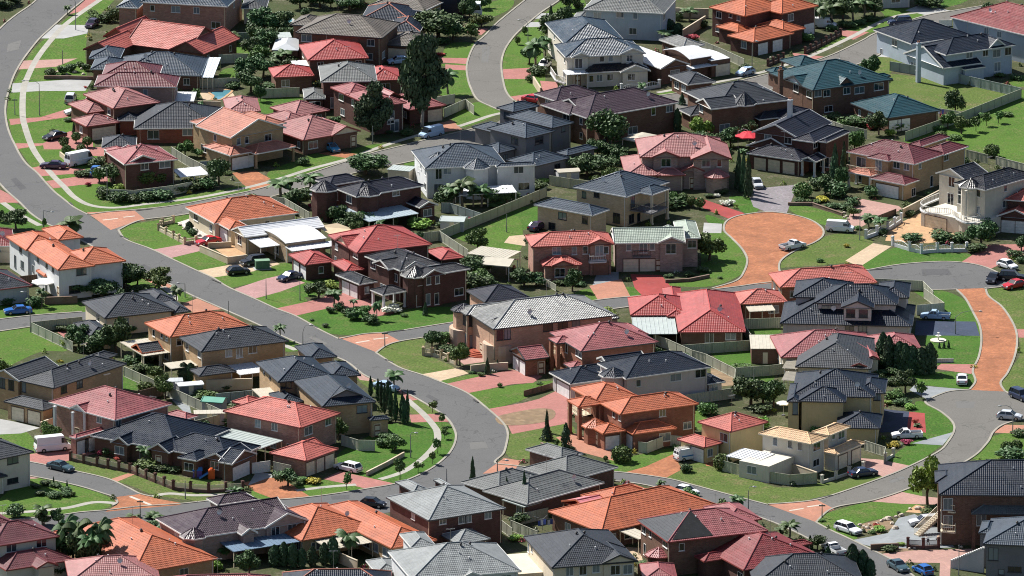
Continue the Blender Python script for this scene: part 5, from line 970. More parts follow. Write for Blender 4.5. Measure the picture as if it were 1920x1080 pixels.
# ---- worn patches and service covers in the streets
for t, pts, k in (((0, 1), [(120, 250), (200, 330), (150, 345), (80, 265)], 0), ((0, 1), [(560, 660), (640, 720), (600, 735), (525, 680)], 1), ((0, 1), [(1080, 900), (1180, 950), (1150, 962), (1050, 915)], 0), ((1, 2), [(420, 360), (540, 415), (510, 430), (395, 372)], 1), ((1, 2), [(1300, 800), (1380, 840), (1340, 850), (1270, 812)], 0), ((1, 3), [(1600, 80), (1720, 70), (1740, 120), (1610, 130)], 1), ((1, 3), [(560, 480), (700, 470), (700, 500), (570, 505)], 0), ((2, 3), [(1250, 380), (1380, 415), (1370, 430), (1230, 395)], 0), ((3, 3), [(900, 370), (1000, 330), (1030, 345), (930, 385)], 1), ((3, 3), [(350, 760), (450, 810), (420, 825), (330, 775)], 0), ((3, 2), [(1400, 850), (1560, 850), (1540, 900), (1420, 900)], 1), ((0, 0), [(60, 330), (160, 300), (140, 370), (50, 390)], 1), ((1, 0), [(1700, 350), (1760, 350), (1740, 470), (1690, 460)], 1), ((3, 1), [(1150, 940), (1350, 935), (1380, 980), (1160, 985)], 0)):
    sheet('road_patch', [tp(t, p) for p in pts], LAYER['mark']+.004, asphalt('patch%d' % k, ((.075, .075, .077), (.135, .132, .126))[k], ((.088, .088, .090), (.118, .116, .112))[k]))
# ---- lawns
S('lawn', None, [(200, -10), (165, 5), (120, 38), (60, 95), (20, 165), (12, 215), (25, 265), (60, 315), (115, 372), (160, 398), (250, 392), (330, 382), (250, 350), (190, 330), (175, 260), (165, 180), (160, 100), (165, 50), (215, 0)], False)
S('lawn', (0, 1), [(410, 335), (560, 310), (760, 300), (850, 420), (1100, 440), (1500, 370), (1850, 310), (1890, 352), (1300, 462), (1000, 500), (640, 510), (480, 400)])
S('lawn', (0, 1), [(885, 655), (1000, 600), (1190, 570), (1400, 528), (1500, 600), (1490, 700), (1380, 752), (1130, 800), (960, 725)])
S('lawn', (0, 1), [(1275, 858), (1500, 800), (1710, 892), (1480, 950)]); S('lawn', None, [(397, 521), (440, 508), (490, 498), (545, 493), (548, 507), (430, 540)])
S('lawn', (1, 2), [(0, 88), (60, 10), (220, 5), (385, 102), (150, 148)]); S('deep', (1, 2), [(285, 213), (540, 148), (900, 215), (1200, 150), (1510, 150), (1515, 245), (1000, 335), (640, 350), (480, 312)])
S('deep', (1, 1), [(190, 1030), (400, 1000), (680, 1040), (640, 1090), (330, 1150)])
S('dry', (1, 2), [(920, 480), (1000, 422), (1260, 378), (1265, 490), (1490, 602), (1240, 645), (1080, 602), (960, 535)]); S('lawn', (1, 2), [(1370, 700), (1620, 648), (1655, 680), (1400, 718)])
S('lawn', (1, 2), [(1575, 792), (1800, 750), (2000, 720), (2235, 700), (2015, 832), (1900, 872), (1740, 905)]); S('dry', None, [(948, 818), (1030, 795), (1075, 800), (1072, 832), (1030, 852), (960, 860)])
S('deep', (0, 1), [(-60, 430), (100, 438), (420, 635), (250, 640), (0, 620), (-60, 600)]); S('lawn', None, [(222, 488), (252, 505), (300, 528), (358, 553), (352, 565), (330, 563), (265, 542), (215, 520)])
S('lawn', (0, 2), [(-60, 308), (230, 300), (400, 380), (500, 470), (300, 480), (50, 590), (-100, 620)]); S('lawn', (0, 2), [(-60, 120), (300, 120), (640, 110), (640, 180), (270, 206), (-60, 240)])
S('deep', (0, 2), [(925, 650), (1110, 742), (1000, 765), (920, 745)]); S('lawn', (1, 2), [(190, 380), (230, 380), (355, 445), (330, 470), (200, 470)]); S('dry', (1, 2), [(700, 600), (830, 670), (1080, 765), (1200, 830), (1380, 935), (1350, 960), (1130, 930), (800, 720)])
S('deep', None, [(632, 855), (690, 818), (730, 795), (815, 788), (850, 800), (858, 820), (838, 858), (800, 884), (745, 907), (700, 912), (660, 890)]); S('lawn', (1, 3), [(260, 415), (500, 358), (740, 388), (850, 428), (400, 485), (300, 440)])
S('lawn', (1, 3), [(-30, 430), (60, 450), (160, 500), (0, 520)])
S('dry', (0, 3), [(500, 208), (800, 275), (1000, 320), (1300, 425), (1680, 455), (1680, 500), (1540, 525), (1160, 472), (950, 392), (550, 292)]); S('dry', (0, 3), [(1110, 290), (1400, 340), (1660, 370), (1680, 410), (1300, 390)])
S('lawn', (0, 3), [(-60, 560), (200, 340), (330, 348), (600, 415), (780, 470), (860, 520), (830, 560), (620, 600), (-60, 645)]); S('lawn', (0, 3), [(-40, 60), (60, -10), (200, 0), (270, 100), (240, 165), (100, 170)])
S('dry', None, [(1245, 897), (1290, 872), (1352, 865), (1450, 912), (1545, 905), (1655, 893), (1562, 930), (1515, 942), (1440, 949), (1352, 925)]); S('lawn', (2, 3), [(780, 310), (730, 205), (900, 180), (1210, 118), (1215, 172), (860, 305)])
S('dry', (2, 3), [(1130, 350), (1270, 275), (1460, 240), (1600, 260), (1590, 350), (1400, 420)])
S('deep', (3, 3), [(915, 195), (1100, 60), (1180, 0), (1395, 0), (1280, 118), (1050, 258), (925, 220)]); S('deep', (3, 2), [(1100, 880), (1170, 855), (1290, 930), (1390, 1010), (1398, 1085), (1180, 1110)])
S('lawn', (3, 3), [(360, 660), (500, 590), (780, 525), (1130, 540), (1060, 590), (900, 640), (700, 690), (660, 805), (540, 768)]); S('lawn', (3, 3), [(990, 455), (1120, 405), (1150, 485)]); S('lawn', (3, 3), [(1520, 195), (1700, 28), (1980, 15), (1980, 210)])
S('dry', (3, 2), [(1620, 0), (1980, -60), (1980, 830), (1745, 730), (1790, 640), (1890, 500), (1870, 350), (1780, 180)]); S('deep', (3, 2), [(1060, 0), (1240, 2), (1460, 80), (1560, 230), (1592, 360), (1560, 565), (1250, 570), (1180, 380), (1300, 180)])
S('deep', (3, 2), [(960, 660), (1280, 628), (1535, 645), (1525, 755), (1020, 705)])
S('lawn', (3, 1), [(140, 465), (160, 435), (550, 535), (600, 560), (560, 585), (410, 605), (200, 520)]); S('dry', (3, 1), [(95, 930), (130, 858), (420, 695), (640, 678), (790, 740), (590, 885), (150, 925)]); S('deep', (3, 1), [(680, 935), (940, 780), (1300, 810), (1520, 828), (1440, 888), (1000, 905)])
S('lawn', (2, 1), [(1420, 668), (1600, 668), (1750, 850), (1735, 965), (1500, 1065), (1160, 1060), (1130, 1020), (1400, 1000)]); S('deep', (2, 1), [(1460, 530), (1620, 590), (1480, 592)]); S('deep', (2, 1), [(1630, 395), (1850, 415), (1840, 505), (1740, 515)])
S('deep', (2, 1), [(-60, 500), (230, 475), (235, 570), (0, 680), (-80, 680)]); S('lawn', (1, 1), [(1470, 680), (1700, 610), (1960, 545), (1980, 800), (1740, 792), (1500, 705)])
S('deep', (2, 2), [(1490, 480), (1780, 470), (1790, 575), (1650, 585)]); S('deep', (2, 2), [(1690, 650), (1940, 630), (1940, 700), (1690, 700)]); S('lawn', (2, 2), [(1370, 920), (1450, 920), (1450, 1040), (1375, 1060)]); S('lawn', (2, 2), [(480, 30), (620, 10), (650, 95), (510, 105)]); S('deep', (2, 2), [(815, 0), (930, -5), (960, 52), (880, 60)])
S('deep', (2, 2), [(1790, 310), (1940, 290), (1940, 350), (1800, 350)]); S('deep', (3, 2), [(-40, 310), (60, 300), (95, 335), (-40, 350)])
S('lawn', (1, 0), [(1410, 430), (1450, 330), (1640, 328), (1585, 438)]); S('lawn', (1, 0), [(1400, 480), (1580, 475), (1580, 500), (1400, 492)]); S('lawn', (1, 0), [(1320, 700), (1420, 540), (1585, 520), (1620, 705)]); S('lawn', (1, 0), [(1460, 905), (1640, 768), (1850, 830), (1560, 955)])
S('lawn', (1, 0), [(1650, 60), (1800, 5), (1930, 0), (1900, 70), (1750, 135), (1690, 120)])
S('lawn', None, [(1085, -10), (1055, 0), (962, 74), (942, 110), (943, 150), (960, 188), (1020, 178), (1022, 60), (1095, 20)]); S('deep', (1, 0), [(20, 745), (320, 725), (330, 845), (60, 850)])
S('dry', (3, 0), [(860, 570), (1000, 560), (1500, 640), (1810, 705), (1440, 835), (1200, 800), (880, 690)]); S('dry', (3, 0), [(680, 495), (830, 420), (1020, 438), (920, 545), (880, 600)]); S('lawn', (3, 0), [(855, 68), (1120, 66), (1170, 110), (950, 190), (600, 300), (340, 420), (520, 260), (700, 180), (870, 130)])
S('lawn', (3, 0), [(930, 365), (1080, 280), (1090, 365)]); S('lawn', (3, 0), [(1050, 1010), (1500, 830), (1960, 680), (2000, 1080), (2000, 1250), (1480, 1115), (1100, 1090)]); S('lawn', (2, 0), [(1100, 700), (1340, 625), (1350, 680), (1130, 725)]); S('deep', (3, 0), [(1280, 0), (1500, 0), (1330, 55)]); S('lawn', (3, 0), [(1790, 610), (1940, 560), (1940, 650), (1830, 640)])
S('lawn', (1, 1), [(90, 215), (330, 110), (470, 70), (690, 105), (200, 268)]); S('lawn', (1, 1), [(720, 45), (900, 0), (1010, 10), (760, 70)]); S('lawn', (1, 1), [(1110, 150), (1200, 100), (1250, 140), (1180, 165)])
S('lawn', (0, 0), [(1640, 580), (1690, 515), (1810, 520), (1800, 585)]); S('lawn', (0, 0), [(1750, 400), (1780, 320), (1880, 300), (1900, 400)])
# ---- driveways and paving
for kk, t, p in (
 ('conc', (0, 0), [(85, 695), (95, 625), (350, 608), (700, 583), (640, 682), (300, 682)]), ('rosep', (0, 0), [(125, 522), (168, 455), (580, 438), (420, 500)]), ('pink', (0, 0), [(68, 892), (300, 880), (590, 790), (665, 832), (480, 882), (80, 938)]), ('conc', (0, 0), [(295, 288), (420, 185), (665, 188), (655, 250), (480, 288)]), ('pink', (0, 0), [(520, 105), (640, 0), (770, -10), (600, 88)]), ('pink', (0, 0), [(320, 1075), (520, 985), (690, 975), (700, 1120), (330, 1120)]),
 ('pink', (0, 1), [(95, -5), (420, -5), (120, 38)]), ('pink', (0, 1), [(235, 178), (330, 160), (640, 188), (560, 222), (310, 242)]), ('pink', (0, 1), [(345, 278), (660, 233), (810, 235), (810, 292), (600, 307), (400, 333)]), ('pink', (0, 1), [(640, 30), (780, 20), (780, 90), (660, 90)]), ('lilac', (0, 1), [(1130, 795), (1380, 750), (1480, 755), (1640, 700), (1700, 740), (1500, 802), (1270, 858)]), ('cream', (0, 1), [(1470, 952), (1740, 903), (2000, 850), (2100, 900), (1900, 955), (1590, 1003)]), ('gravel', (0, 1), [(1330, 590), (1420, 560), (1660, 650), (1660, 740), (1480, 700)]), ('sand', (0, 1), [(1590, 770), (1740, 745), (1870, 820), (1710, 855)]), ('pink', (0, 1), [(-60, 310), (60, 372), (150, 440), (-60, 440)]),
 ('salmon', (0, 1), [(960, 955), (1080, 940), (1400, 1090), (1250, 1100)]),
 ('lilac', None, [(430, 545), (500, 522), (530, 515), (572, 530), (525, 547), (470, 562)]), ('orange', None, [(435, 324), (480, 320), (512, 338), (510, 352), (475, 358), (455, 345)]), ('orange', (1, 1), [(470, 72), (600, 48), (830, 88), (690, 108)]),
 ('salmon', (1, 0), [(1330, 935), (1470, 900), (1548, 972), (1420, 988)]), ('pink', (1, 0), [(1375, 432), (1585, 436), (1578, 480), (1385, 468)]), ('pink', (1, 0), [(1420, 482), (1575, 492), (1580, 528), (1420, 520)]), ('pink', (1, 0), [(1495, 185), (1745, 215), (1690, 262), (1520, 228)]),
 ('pink', (2, 0), [(-90, 520), (140, 508), (145, 592), (-90, 592)]), ('pink', (2, 0), [(-20, 725), (240, 688), (245, 760), (60, 770)]), ('pink', (2, 0), [(210, 605), (340, 615), (345, 690), (230, 690)]), ('conc', (2, 0), [(90, 165), (250, 165), (250, 200), (60, 205)]), ('conc', (2, 0), [(190, 100), (340, 98), (340, 140), (160, 140)]), ('rosep', (2, 0), [(1250, 470), (1330, 450), (1400, 520), (1330, 540)]),
 ('pink', (3, 0), [(550, 225), (760, 240), (640, 298), (550, 262)]), ('pink', (3, 0), [(180, 395), (420, 425), (330, 450), (200, 430)]), ('conc', (3, 0), [(825, 425), (925, 362), (1080, 368), (1030, 438)]), ('conc', (3, 0), [(1030, 78), (1150, 32), (1370, 80), (1190, 115)]),
 ('red', (2, 1), [(1370, 405), (1450, 418), (1745, 520), (1630, 562), (1440, 485)]), ('purple', (3, 1), [(-160, 340), (210, 305), (190, 390), (140, 520), (0, 515), (-110, 470)]), ('conc', (2, 1), [(1440, 590), (1575, 598), (1570, 668), (1430, 668)]), ('red', None, [(1182, 514), (1240, 516), (1268, 549), (1205, 555), (1190, 540)]), ('salmon', None, [(1105, 536), (1165, 523), (1182, 556), (1122, 564)]), ('cream', (2, 1), [(-20, 690), (100, 680), (100, 765), (-60, 740)]), ('slate', (2, 1), [(640, 960), (800, 960), (800, 1070), (600, 1070)]),
 ('rosep', (3, 1), [(670, 405), (980, 465), (1010, 490), (800, 565), (650, 650), (585, 592)]), ('sand', (3, 1), [(900, 640), (1140, 515), (1280, 620), (1490, 695), (1200, 745), (880, 725)]), ('cream', (3, 1), [(580, 875), (790, 742), (925, 768), (690, 920)]), ('pink', (3, 1), [(1440, 892), (1650, 755), (1980, 750), (1980, 800), (1660, 940)]),
 ('pink', (1, 2), [(155, 152), (450, 88), (600, 35), (740, 30), (1040, 190), (900, 212), (540, 152), (290, 210)]), ('cream', (1, 2), [(1235, 648), (1520, 598), (1595, 640), (1380, 698)]), ('pink', (1, 2), [(1410, 722), (1700, 658), (1920, 612), (2150, 660), (2080, 710), (1920, 722), (1580, 790)]), ('pink', (1, 2), [(1735, 908), (2000, 862), (2120, 832), (2250, 772), (2420, 800), (2360, 1010), (1920, 1095), (1880, 1010)]), ('rosep', (1, 2), [(700, 600), (880, 670), (880, 700), (780, 690)]), ('pink', (1, 2), [(1060, 765), (1100, 755), (1230, 835), (1130, 850)]), ('pink', (1, 2), [(1150, 950), (1380, 943), (1450, 1002), (1165, 1008)]), ('rosep', (1, 2), [(1430, 400), (1560, 450), (1740, 550), (1560, 575), (1440, 480)]),
 ('salmon', (0, 2), [(1365, 120), (1480, 78), (1665, 158), (1450, 185)]), ('conc', (0, 2), [(-40, 975), (100, 1000), (300, 1048), (160, 1090), (-40, 1100)]),
 ('pink', (0, 3), [(210, 168), (520, 128), (720, 160), (500, 218), (380, 245), (212, 238)]), ('orange', None, [(455, 905), (480, 900), (505, 890), (530, 898), (583, 932), (520, 938), (478, 922)]), ('pink', (1, 3), [(500, 352), (630, 296), (780, 328), (1045, 388), (840, 430), (720, 398)]), ('salmon', (0, 3), [(810, 360), (960, 310), (1010, 318), (880, 372)]), ('rosep', (0, 3), [(215, 325), (300, 345), (260, 350), (210, 350)]),
 ('salmon', (2, 3), [(330, 40), (470, 10), (760, 100), (760, 215), (450, 132)]), ('orange', (2, 3), [(855, 300), (1000, 260), (1210, 165), (1275, 280), (1140, 352)]), ('orange', (2, 3), [(1430, 215), (1560, 195), (1560, 260), (1460, 255)]),
 ('rosep', (3, 3), [(690, 195), (850, 208), (1060, 252), (870, 340), (720, 275)]), ('rosep', (3, 3), [(780, 520), (1000, 448), (1150, 480), (1290, 495), (1300, 545), (1000, 538)]), ('slate', (3, 3), [(610, 815), (900, 758), (980, 645), (1100, 615), (1300, 735), (1400, 865), (1100, 875), (800, 865)]), ('rosep', (3, 3), [(830, 915), (1100, 888), (1530, 875), (1560, 900), (1370, 965), (1365, 1110), (1285, 1110), (1290, 982), (1010, 978)]), ('slate', (3, 3), [(1080, 85), (1390, 0), (1310, 100)]), ('soil', (3, 3), [(760, 870), (980, 840), (1300, 850), (1280, 880), (840, 905)]), ('soil', (3, 3), [(700, 690), (900, 640), (960, 700), (830, 770), (700, 740)]), ('sand', (3, 3), [(1030, 600), (1110, 545), (1180, 560), (1180, 610)]),
 ('blue', (3, 2), [(1100, 355), (1110, 245), (1555, 252), (1588, 358)]), ('pink', (3, 2), [(1250, 605), (1300, 568), (1545, 572), (1525, 645)]), ('slate', (3, 2), [(1060, 765), (1100, 728), (1510, 762), (1330, 775), (1200, 838)]), ('navy', (3, 2), [(840, 905), (1060, 928), (1040, 1070), (840, 1085)]), ('red', (3, 2), [(1055, 928), (1175, 938), (1185, 1085), (1035, 1065)]), ('pink', (3, 2), [(1862, 308), (1980, 308), (1980, 372), (1880, 372)]), ('salmon', (3, 2), [(1690, 1085), (1780, 1025), (1980, 1030), (1980, 1095)]),
 ('conc', (1, 3), [(0, 300), (100, 310), (200, 330), (90, 345), (-60, 400)]), ('cream', (0, 0), [(1480, 665), (1720, 655), (1760, 720), (1530, 755)]), ('slate', (0, 2), [(1230, 780), (1420, 880), (1440, 960), (1380, 930)]), ('pink', (0, 2), [(430, 330), (545, 310), (540, 370), (500, 385)]), ('soil', (0, 2), [(1500, 700), (1890, 690), (1900, 760), (1620, 780)]), ('cream', (2, 3), [(820, 860), (960, 870), (980, 960), (940, 965)]), ('soil', (2, 2), [(1490, 600), (1660, 640), (1660, 730), (1490, 745)])):
    S(kk, t, p, False)
S('soil', (1, 2), [(1800, 970), (1920, 935), (2120, 903), (2235, 918), (2230, 975), (2120, 1012), (1930, 1030), (1830, 1020)], True, 'mark', 'garden_bed')
for t, pts in (((0, 0), [(770, -15), (560, 130), (440, 235), (290, 420), (210, 570), (175, 680), (170, 860), (190, 960), (240, 1100), (310, 1210), (400, 1320), (480, 1400), (560, 1480), (680, 1540), (860, 1558), (1100, 1530), (1500, 1480), (1880, 1400), (2100, 1340), (2320, 1270), (2600, 1195), (2720, 1150), (2920, 1080), (3150, 1010)]),
               ((1, 0), [(1520, 948), (1650, 905), (1750, 870), (1840, 848)]), ((2, 0), [(1090, 695), (1340, 650), (1560, 612), (1800, 560), (2000, 505), (2260, 410), (2520, 290), (2820, 140), (3040, 92)]),
               ((0, 1), [(20, 440), (150, 530), (300, 612)]), ((0, 2), [(1220, -10), (1290, 40), (1310, 80), (1290, 115)]), ((1, 2), [(200, 425), (300, 465)]), ((1, 2), [(1130, 835), (1250, 940), (1330, 1030), (1360, 1085), (1350, 1170), (1250, 1280), (1100, 1380), (930, 1435)]), ((1, 3), [(750, 395), (530, 412), (300, 440)]),
               ((0, 3), [(-40, 614), (250, 595), (500, 570), (700, 528), (880, 535)]), ((0, 3), [(1150, 482), (1270, 462), (1450, 475), (1690, 468)])):
    ribbon('footpath', pts, 1.15, LAYER['path'], GM['path'](), t)
# ------------------------------------------------------------------ fences and garden walls
FC = {'steel': (.36, .37, .27), 'pale': (.44, .44, .35), 'grey': (.30, .34, .32), 'tan': (.50, .40, .25), 'white': (.62, .62, .58), 'wood': (.16, .10, .07), 'brickc': (.30, .15, .10)}
FN = {'steel': 'sage cream steel panel fence', 'pale': 'pale cream steel panel fence', 'grey': 'grey-green panel fence', 'tan': 'tan rendered garden wall', 'white': 'white picket panel fence', 'wood': 'dark timber fence', 'pier': 'brick pier fence with cream panels', 'balus': 'white arched balustrade wall', 'low': 'low tan masonry wall', 'lowp': 'low tan wall with square piers', 'stone': 'low stone retaining wall', 'wpier': 'row of white rendered piers', 'dkpier': 'dark brick pier fence'}
def fence(t, kind, pts, h=1.8, base=0):
    top = h+base
    P = [tu(t, p, top) for p in pts]
    o = empty('garden_wall' if kind in ('tan', 'low', 'lowp', 'stone', 'balus', 'wpier') else 'fence', (P[0].x, P[0].y, 0))
    O = Vector((P[0].x, P[0].y, 0)); ctr = sum(P, Vector())/len(P)
    for a, b in zip(P, P[1:]):
        a = Vector((a.x, a.y, 0))-O; b = Vector((b.x, b.y, 0))-O; l = (b-a).length
        if l < .3: continue
        d = (b-a)/l; ang = math.atan2(d.y, d.x); m = MB(); n = max(1, round(l/2.4)); st = l/n
        up = lambda u, z: a+d*u+Vector((0, 0, z))
        if kind in ('steel', 'pale', 'grey', 'white', 'wood'):
            nn = int(l/.30); nx = Vector((-d.y, d.x, 0))
            for k in range(nn*2):            # corrugated sheet
                u0, u1 = l*k/(nn*2), l*(k+1)/(nn*2); o0 = .025 if k % 2 else -.025; 
                q0, q1 = up(u0, 0)+nx*(-o0), up(u1, 0)+nx*o0
                m.face([q0, q1, q1+Vector((0, 0, top-.04)), q0+Vector((0, 0, top-.04))])
            m.beam(up(0, top-.03), up(l, top-.03), .07, .07); m.beam(up(0, .08), up(l, .08), .07, .1)
            m.build('fence_panel', plain('fence_'+kind, FC[kind], .55, .35, var=.1, vs=.6), o)
            pm = plain('fpost_'+kind, sc(FC[kind], .55 if kind == 'grey' else .85), .5)
            for k in range(n+1):
                q = MB(); c = up(st*k, 0); q.box(-.04, .04, -.05, .05, 0, top+.02); q.build('post', pm, o, c, ang)
        elif kind in ('tan', 'low', 'stone'):
            w_ = .3 if kind == 'stone' else .22
            m.beam(up(0, top/2), up(l, top/2), w_, top-.0); m.beam(up(0, top+.03), up(l, top+.03), w_+.08, .08, 0)
            m.build('wall', WALLS['blond']() if kind != 'stone' else WALLS['brown'](), o)
        else:
            wk = {'pier': 'dkred', 'dkpier': 'dkred', 'balus': 'white', 'lowp': 'blond', 'wpier': 'ivory'}[kind]; ph = top
            if kind == 'balus':
                m.beam(up(0, .3), up(l, .3), .22, .6); m.build('wall', WALLS['white'](), o)
                r = MB(); k = max(1, round(l/3.2)); s2 = l/k
                for i in range(k):
                    arc = [up(s2*(i+j/10), .62+.75*math.sin(math.pi*j/10)**.7) for j in range(11)]
                    r.tube(arc, .07, 5)
                    for j in range(1, 10): r.tube([up(s2*(i+j/10), .6), arc[j]], .035, 4)
                r.build('railing', TRIM('w'), o); n = k; st = s2
            else:
                lh = {'pier': .45, 'dkpier': .5, 'lowp': .55, 'wpier': .45}[kind]
                m.beam(up(0, lh/2), up(l, lh/2), .24, lh); m.build('wall', WALLS[wk](), o)
                if kind != 'wpier':
                    r = MB()
                    if kind == 'lowp':
                        r.beam(up(0, top-.15), up(l, top-.15), .12, .12)
                        for j in range(int(l/.35)): r.tube([up(.2+j*.35, lh), up(.2+j*.35, top-.2)], .05, 5)
                    else:
                        for z in (lh+.12, top-.2): r.beam(up(0, z), up(l, z), .05, .07)
                        for j in range(int(l/.16)): r.beam(up(.08+j*.16, lh+.04), up(.08+j*.16, top-.12), .09, .02)
                    r.build('railing', TRIM('c') if kind != 'dkpier' else TRIM('d'), o)
            for k in range(n+1):
                q = MB(); q.box(-.2, .2, -.2, .2, 0, ph+.1); q.box(-.26, .26, -.26, .26, ph+.1, ph+.2); q.box(-.16, .16, -.16, .16, ph+.2, ph+.28); q.build('pier', [WALLS[wk]()], o, up(st*k, 0), ang)
    lb = FN[kind]
    later(o, lb, lb.replace(' fence', ' fences').replace(' wall', ' walls', 1) if 'row of' not in lb else 'rows of white rendered piers', 'fence' if o.name.startswith('fence') else 'garden wall', 'boundary fences and garden walls', ctr)
    return o
for a in (
 ((0, 0), 'pale', [(1325, 595), (1800, 582)]), ((0, 0), 'tan', [(1400, 757), (1655, 762)]), ((0, 0), 'pale', [(1640, 408), (1860, 402)]), ((0, 0), 'grey', [(1630, 248), (1930, 242)]), ((1, 0), 'pale', [(30, 667), (325, 655)]),
 ((1, 0), 'pale', [(1330, 730), (1490, 705)]), ((1, 0), 'pale', [(1412, 812), (1570, 742), (1635, 792)]), ((2, 0), 'tan', [(1145, 60), (1475, 66)]), ((2, 0), 'pale', [(1410, 300), (1560, 358), (1740, 440)]), ((2, 0), 'tan', [(1280, 225), (1450, 120)]),
 ((3, 0), 'grey', [(915, 460), (1290, 522), (1900, 660)]), ((3, 0), 'steel', [(1900, 665), (1450, 842), (1030, 988)]), ((3, 0), 'pale', [(240, 862), (390, 872), (560, 935), (740, 972)]), ((3, 0), 'pale', [(1290, 812), (1440, 836)]),
 ((3, 1), 'steel', [(1490, 42), (1650, 80)]), ((3, 1), 'pale', [(1710, 92), (1940, 152)]), ((3, 1), 'tan', [(1010, 490), (1290, 345)], 1.5),
 ((0, 1), 'pale', [(825, 338), (1000, 347), (1300, 310), (1440, 282)]), ((0, 1), 'pale', [(1285, 20), (1400, 92), (1640, 212)]), ((0, 1), 'tan', [(-40, 812), (72, 815)]), ((0, 1), 'wood', [(150, 992), (292, 975)]), ((0, 1), 'grey', [(1500, 130), (1690, 122)]),
 ((1, 1), 'pale', [(105, 393), (210, 402), (400, 512)]), ((1, 1), 'steel', [(1180, 672), (1370, 652), (1920, 430), (2180, 322)]), ((1, 1), 'pale', [(1378, 652), (1590, 792)]), ((1, 1), 'grey', [(1390, 442), (1455, 442), (1690, 520)]),
 ((2, 1), 'steel', [(280, 235), (440, 260), (590, 278)]), ((2, 1), 'pale', [(120, 960), (230, 1000), (330, 1055)], 1.2),
 ((2, 2), 'pale', [(1065, 345), (1165, 382), (1300, 442), (1350, 465), (1450, 492), (1672, 602)]), ((2, 2), 'steel', [(1275, 428), (1500, 412), (1780, 392)]), ((2, 2), 'pale', [(1622, 92), (1790, 345)]), ((2, 2), 'steel', [(1745, 232), (2015, 222)]), ((2, 2), 'steel', [(1682, 597), (1930, 580), (2035, 568)]), ((2, 2), 'steel', [(1685, 722), (2000, 700)], 1.5), ((2, 2), 'pale', [(1300, 800), (1670, 748)]), ((2, 2), 'pale', [(1675, 605), (1668, 745)]), ((2, 2), 'wood', [(90, 770), (220, 735), (320, 705)], 1.0),
 ((2, 3), 'pale', [(950, 72), (1012, 80), (1160, 20), (1275, 32)]), ((3, 2), 'pale', [(1170, 0), (1322, 110), (1118, 128)]), ((3, 1), 'pale', [(790, 1008), (1160, 1025), (1240, 1105)]),
 ((0, 2), 'pale', [(235, 257), (545, 402)]), ((0, 2), 'steel', [(238, 255), (615, 215)]), ((0, 2), 'pale', [(930, 587), (1230, 722), (1700, 932)]), ((0, 2), 'tan', [(1500, 692), (1890, 680)]), ((0, 2), 'steel', [(1410, 1008), (1700, 935)]), ((0, 2), 'grey', [(1620, 792), (1940, 762)]), ((0, 2), 'wood', [(1040, 772), (1225, 727)]), ((0, 2), 'stone', [(335, 72), (580, 62)], 1.2), ((0, 2), 'tan', [(300, 1010), (470, 948)], 1.6),
 ((1, 3), 'pale', [(640, 20), (770, 60), (890, 62)]), ((1, 3), 'pale', [(130, 222), (262, 250)]), ((1, 3), 'white', [(-30, 232), (105, 215)]), ((1, 3), 'pale', [(1840, 660), (1920, 720)]),
 ((2, 3), 'pale', [(-10, 660), (190, 742)]), ((2, 3), 'steel', [(20, 622), (270, 567)]), ((2, 3), 'steel', [(1580, 212), (1880, 290), (2085, 320), (2285, 305)]), ((3, 3), 'tan', [(182, 238), (365, 303)], 1.6), ((3, 3), 'pale', [(725, 62), (882, 112), (870, 165)], 1.7), ((2, 3), 'wood', [(945, 990), (1280, 955)], 1.8), ((0, 3), 'pale', [(590, 1000), (700, 1052)]), ((1, 3), 'tan', [(620, 905), (760, 965)], 1.6),
 ((0, 3), 'pier', [(530, 152), (730, 196), (975, 240), (1030, 262), (1300, 370), (1430, 382), (1565, 392), (1820, 376)], 1.4), ((0, 1), 'lowp', [(1300, 545), (1220, 565), (1190, 605), (1300, 662), (1385, 708), (1470, 698)], 1.1), ((0, 1), 'low', [(1500, 760), (1710, 850), (1850, 832)], 1.2), ((0, 1), 'low', [(1560, 745), (1735, 735)], .9),
 ((1, 2), 'lowp', [(1255, 452), (1320, 455), (1390, 472), (1500, 520)], 1.3), ((1, 2), 'low', [(1610, 582), (1700, 572), (1890, 560)], 1.2), ((3, 1), 'balus', [(935, 700), (1060, 740), (1150, 760), (1270, 750), (1490, 745)], 1.5), ((3, 1), 'balus', [(735, 650), (900, 590), (1000, 525)], 1.5),
 ((3, 0), 'dkpier', [(545, 222), (400, 300), (280, 358)], 1.2), ((3, 0), 'dkpier', [(115, 402), (0, 452)], 1.2), ((3, 3), 'wpier', [(405, 330), (510, 298), (610, 265), (715, 232)], 1.2), ((3, 3), 'wpier', [(880, 165), (940, 130)], 1.2), ((1, 3), 'low', [(830, 300), (980, 225), (1110, 152)], .7), ((3, 3), 'stone', [(770, 845), (980, 835)], .9), ((3, 1), 'stone', [(150, 440), (330, 440), (560, 520)], .5), ((0, 0), 'stone', [(330, 570), (520, 570), (700, 575)], .6), ((2, 1), 'stone', [(1150, 1020), (1330, 1010), (1480, 980)], .5), ((2, 3), 'stone', [(220, 80), (300, 135)], .5), ((2, 0), 'tan', [(160, 575), (215, 660)], 1.4), ((2, 0), 'balus', [(820, 635), (980, 630), (1105, 605)], 1.3), ((0, 1), 'tan', [(450, 60), (510, 110)], .8), ((3, 2), 'white', [(1250, 530), (1390, 527)], .7), ((3, 0), 'white', [(1285, 150), (1380, 150)], 1.2), ((3, 3), 'dkpier', [(1050, 800), (1165, 808), (1280, 800)], 1.5), ((3, 1), 'wood', [(805, 545), (960, 485)], 1.0)):
    fence(*a)
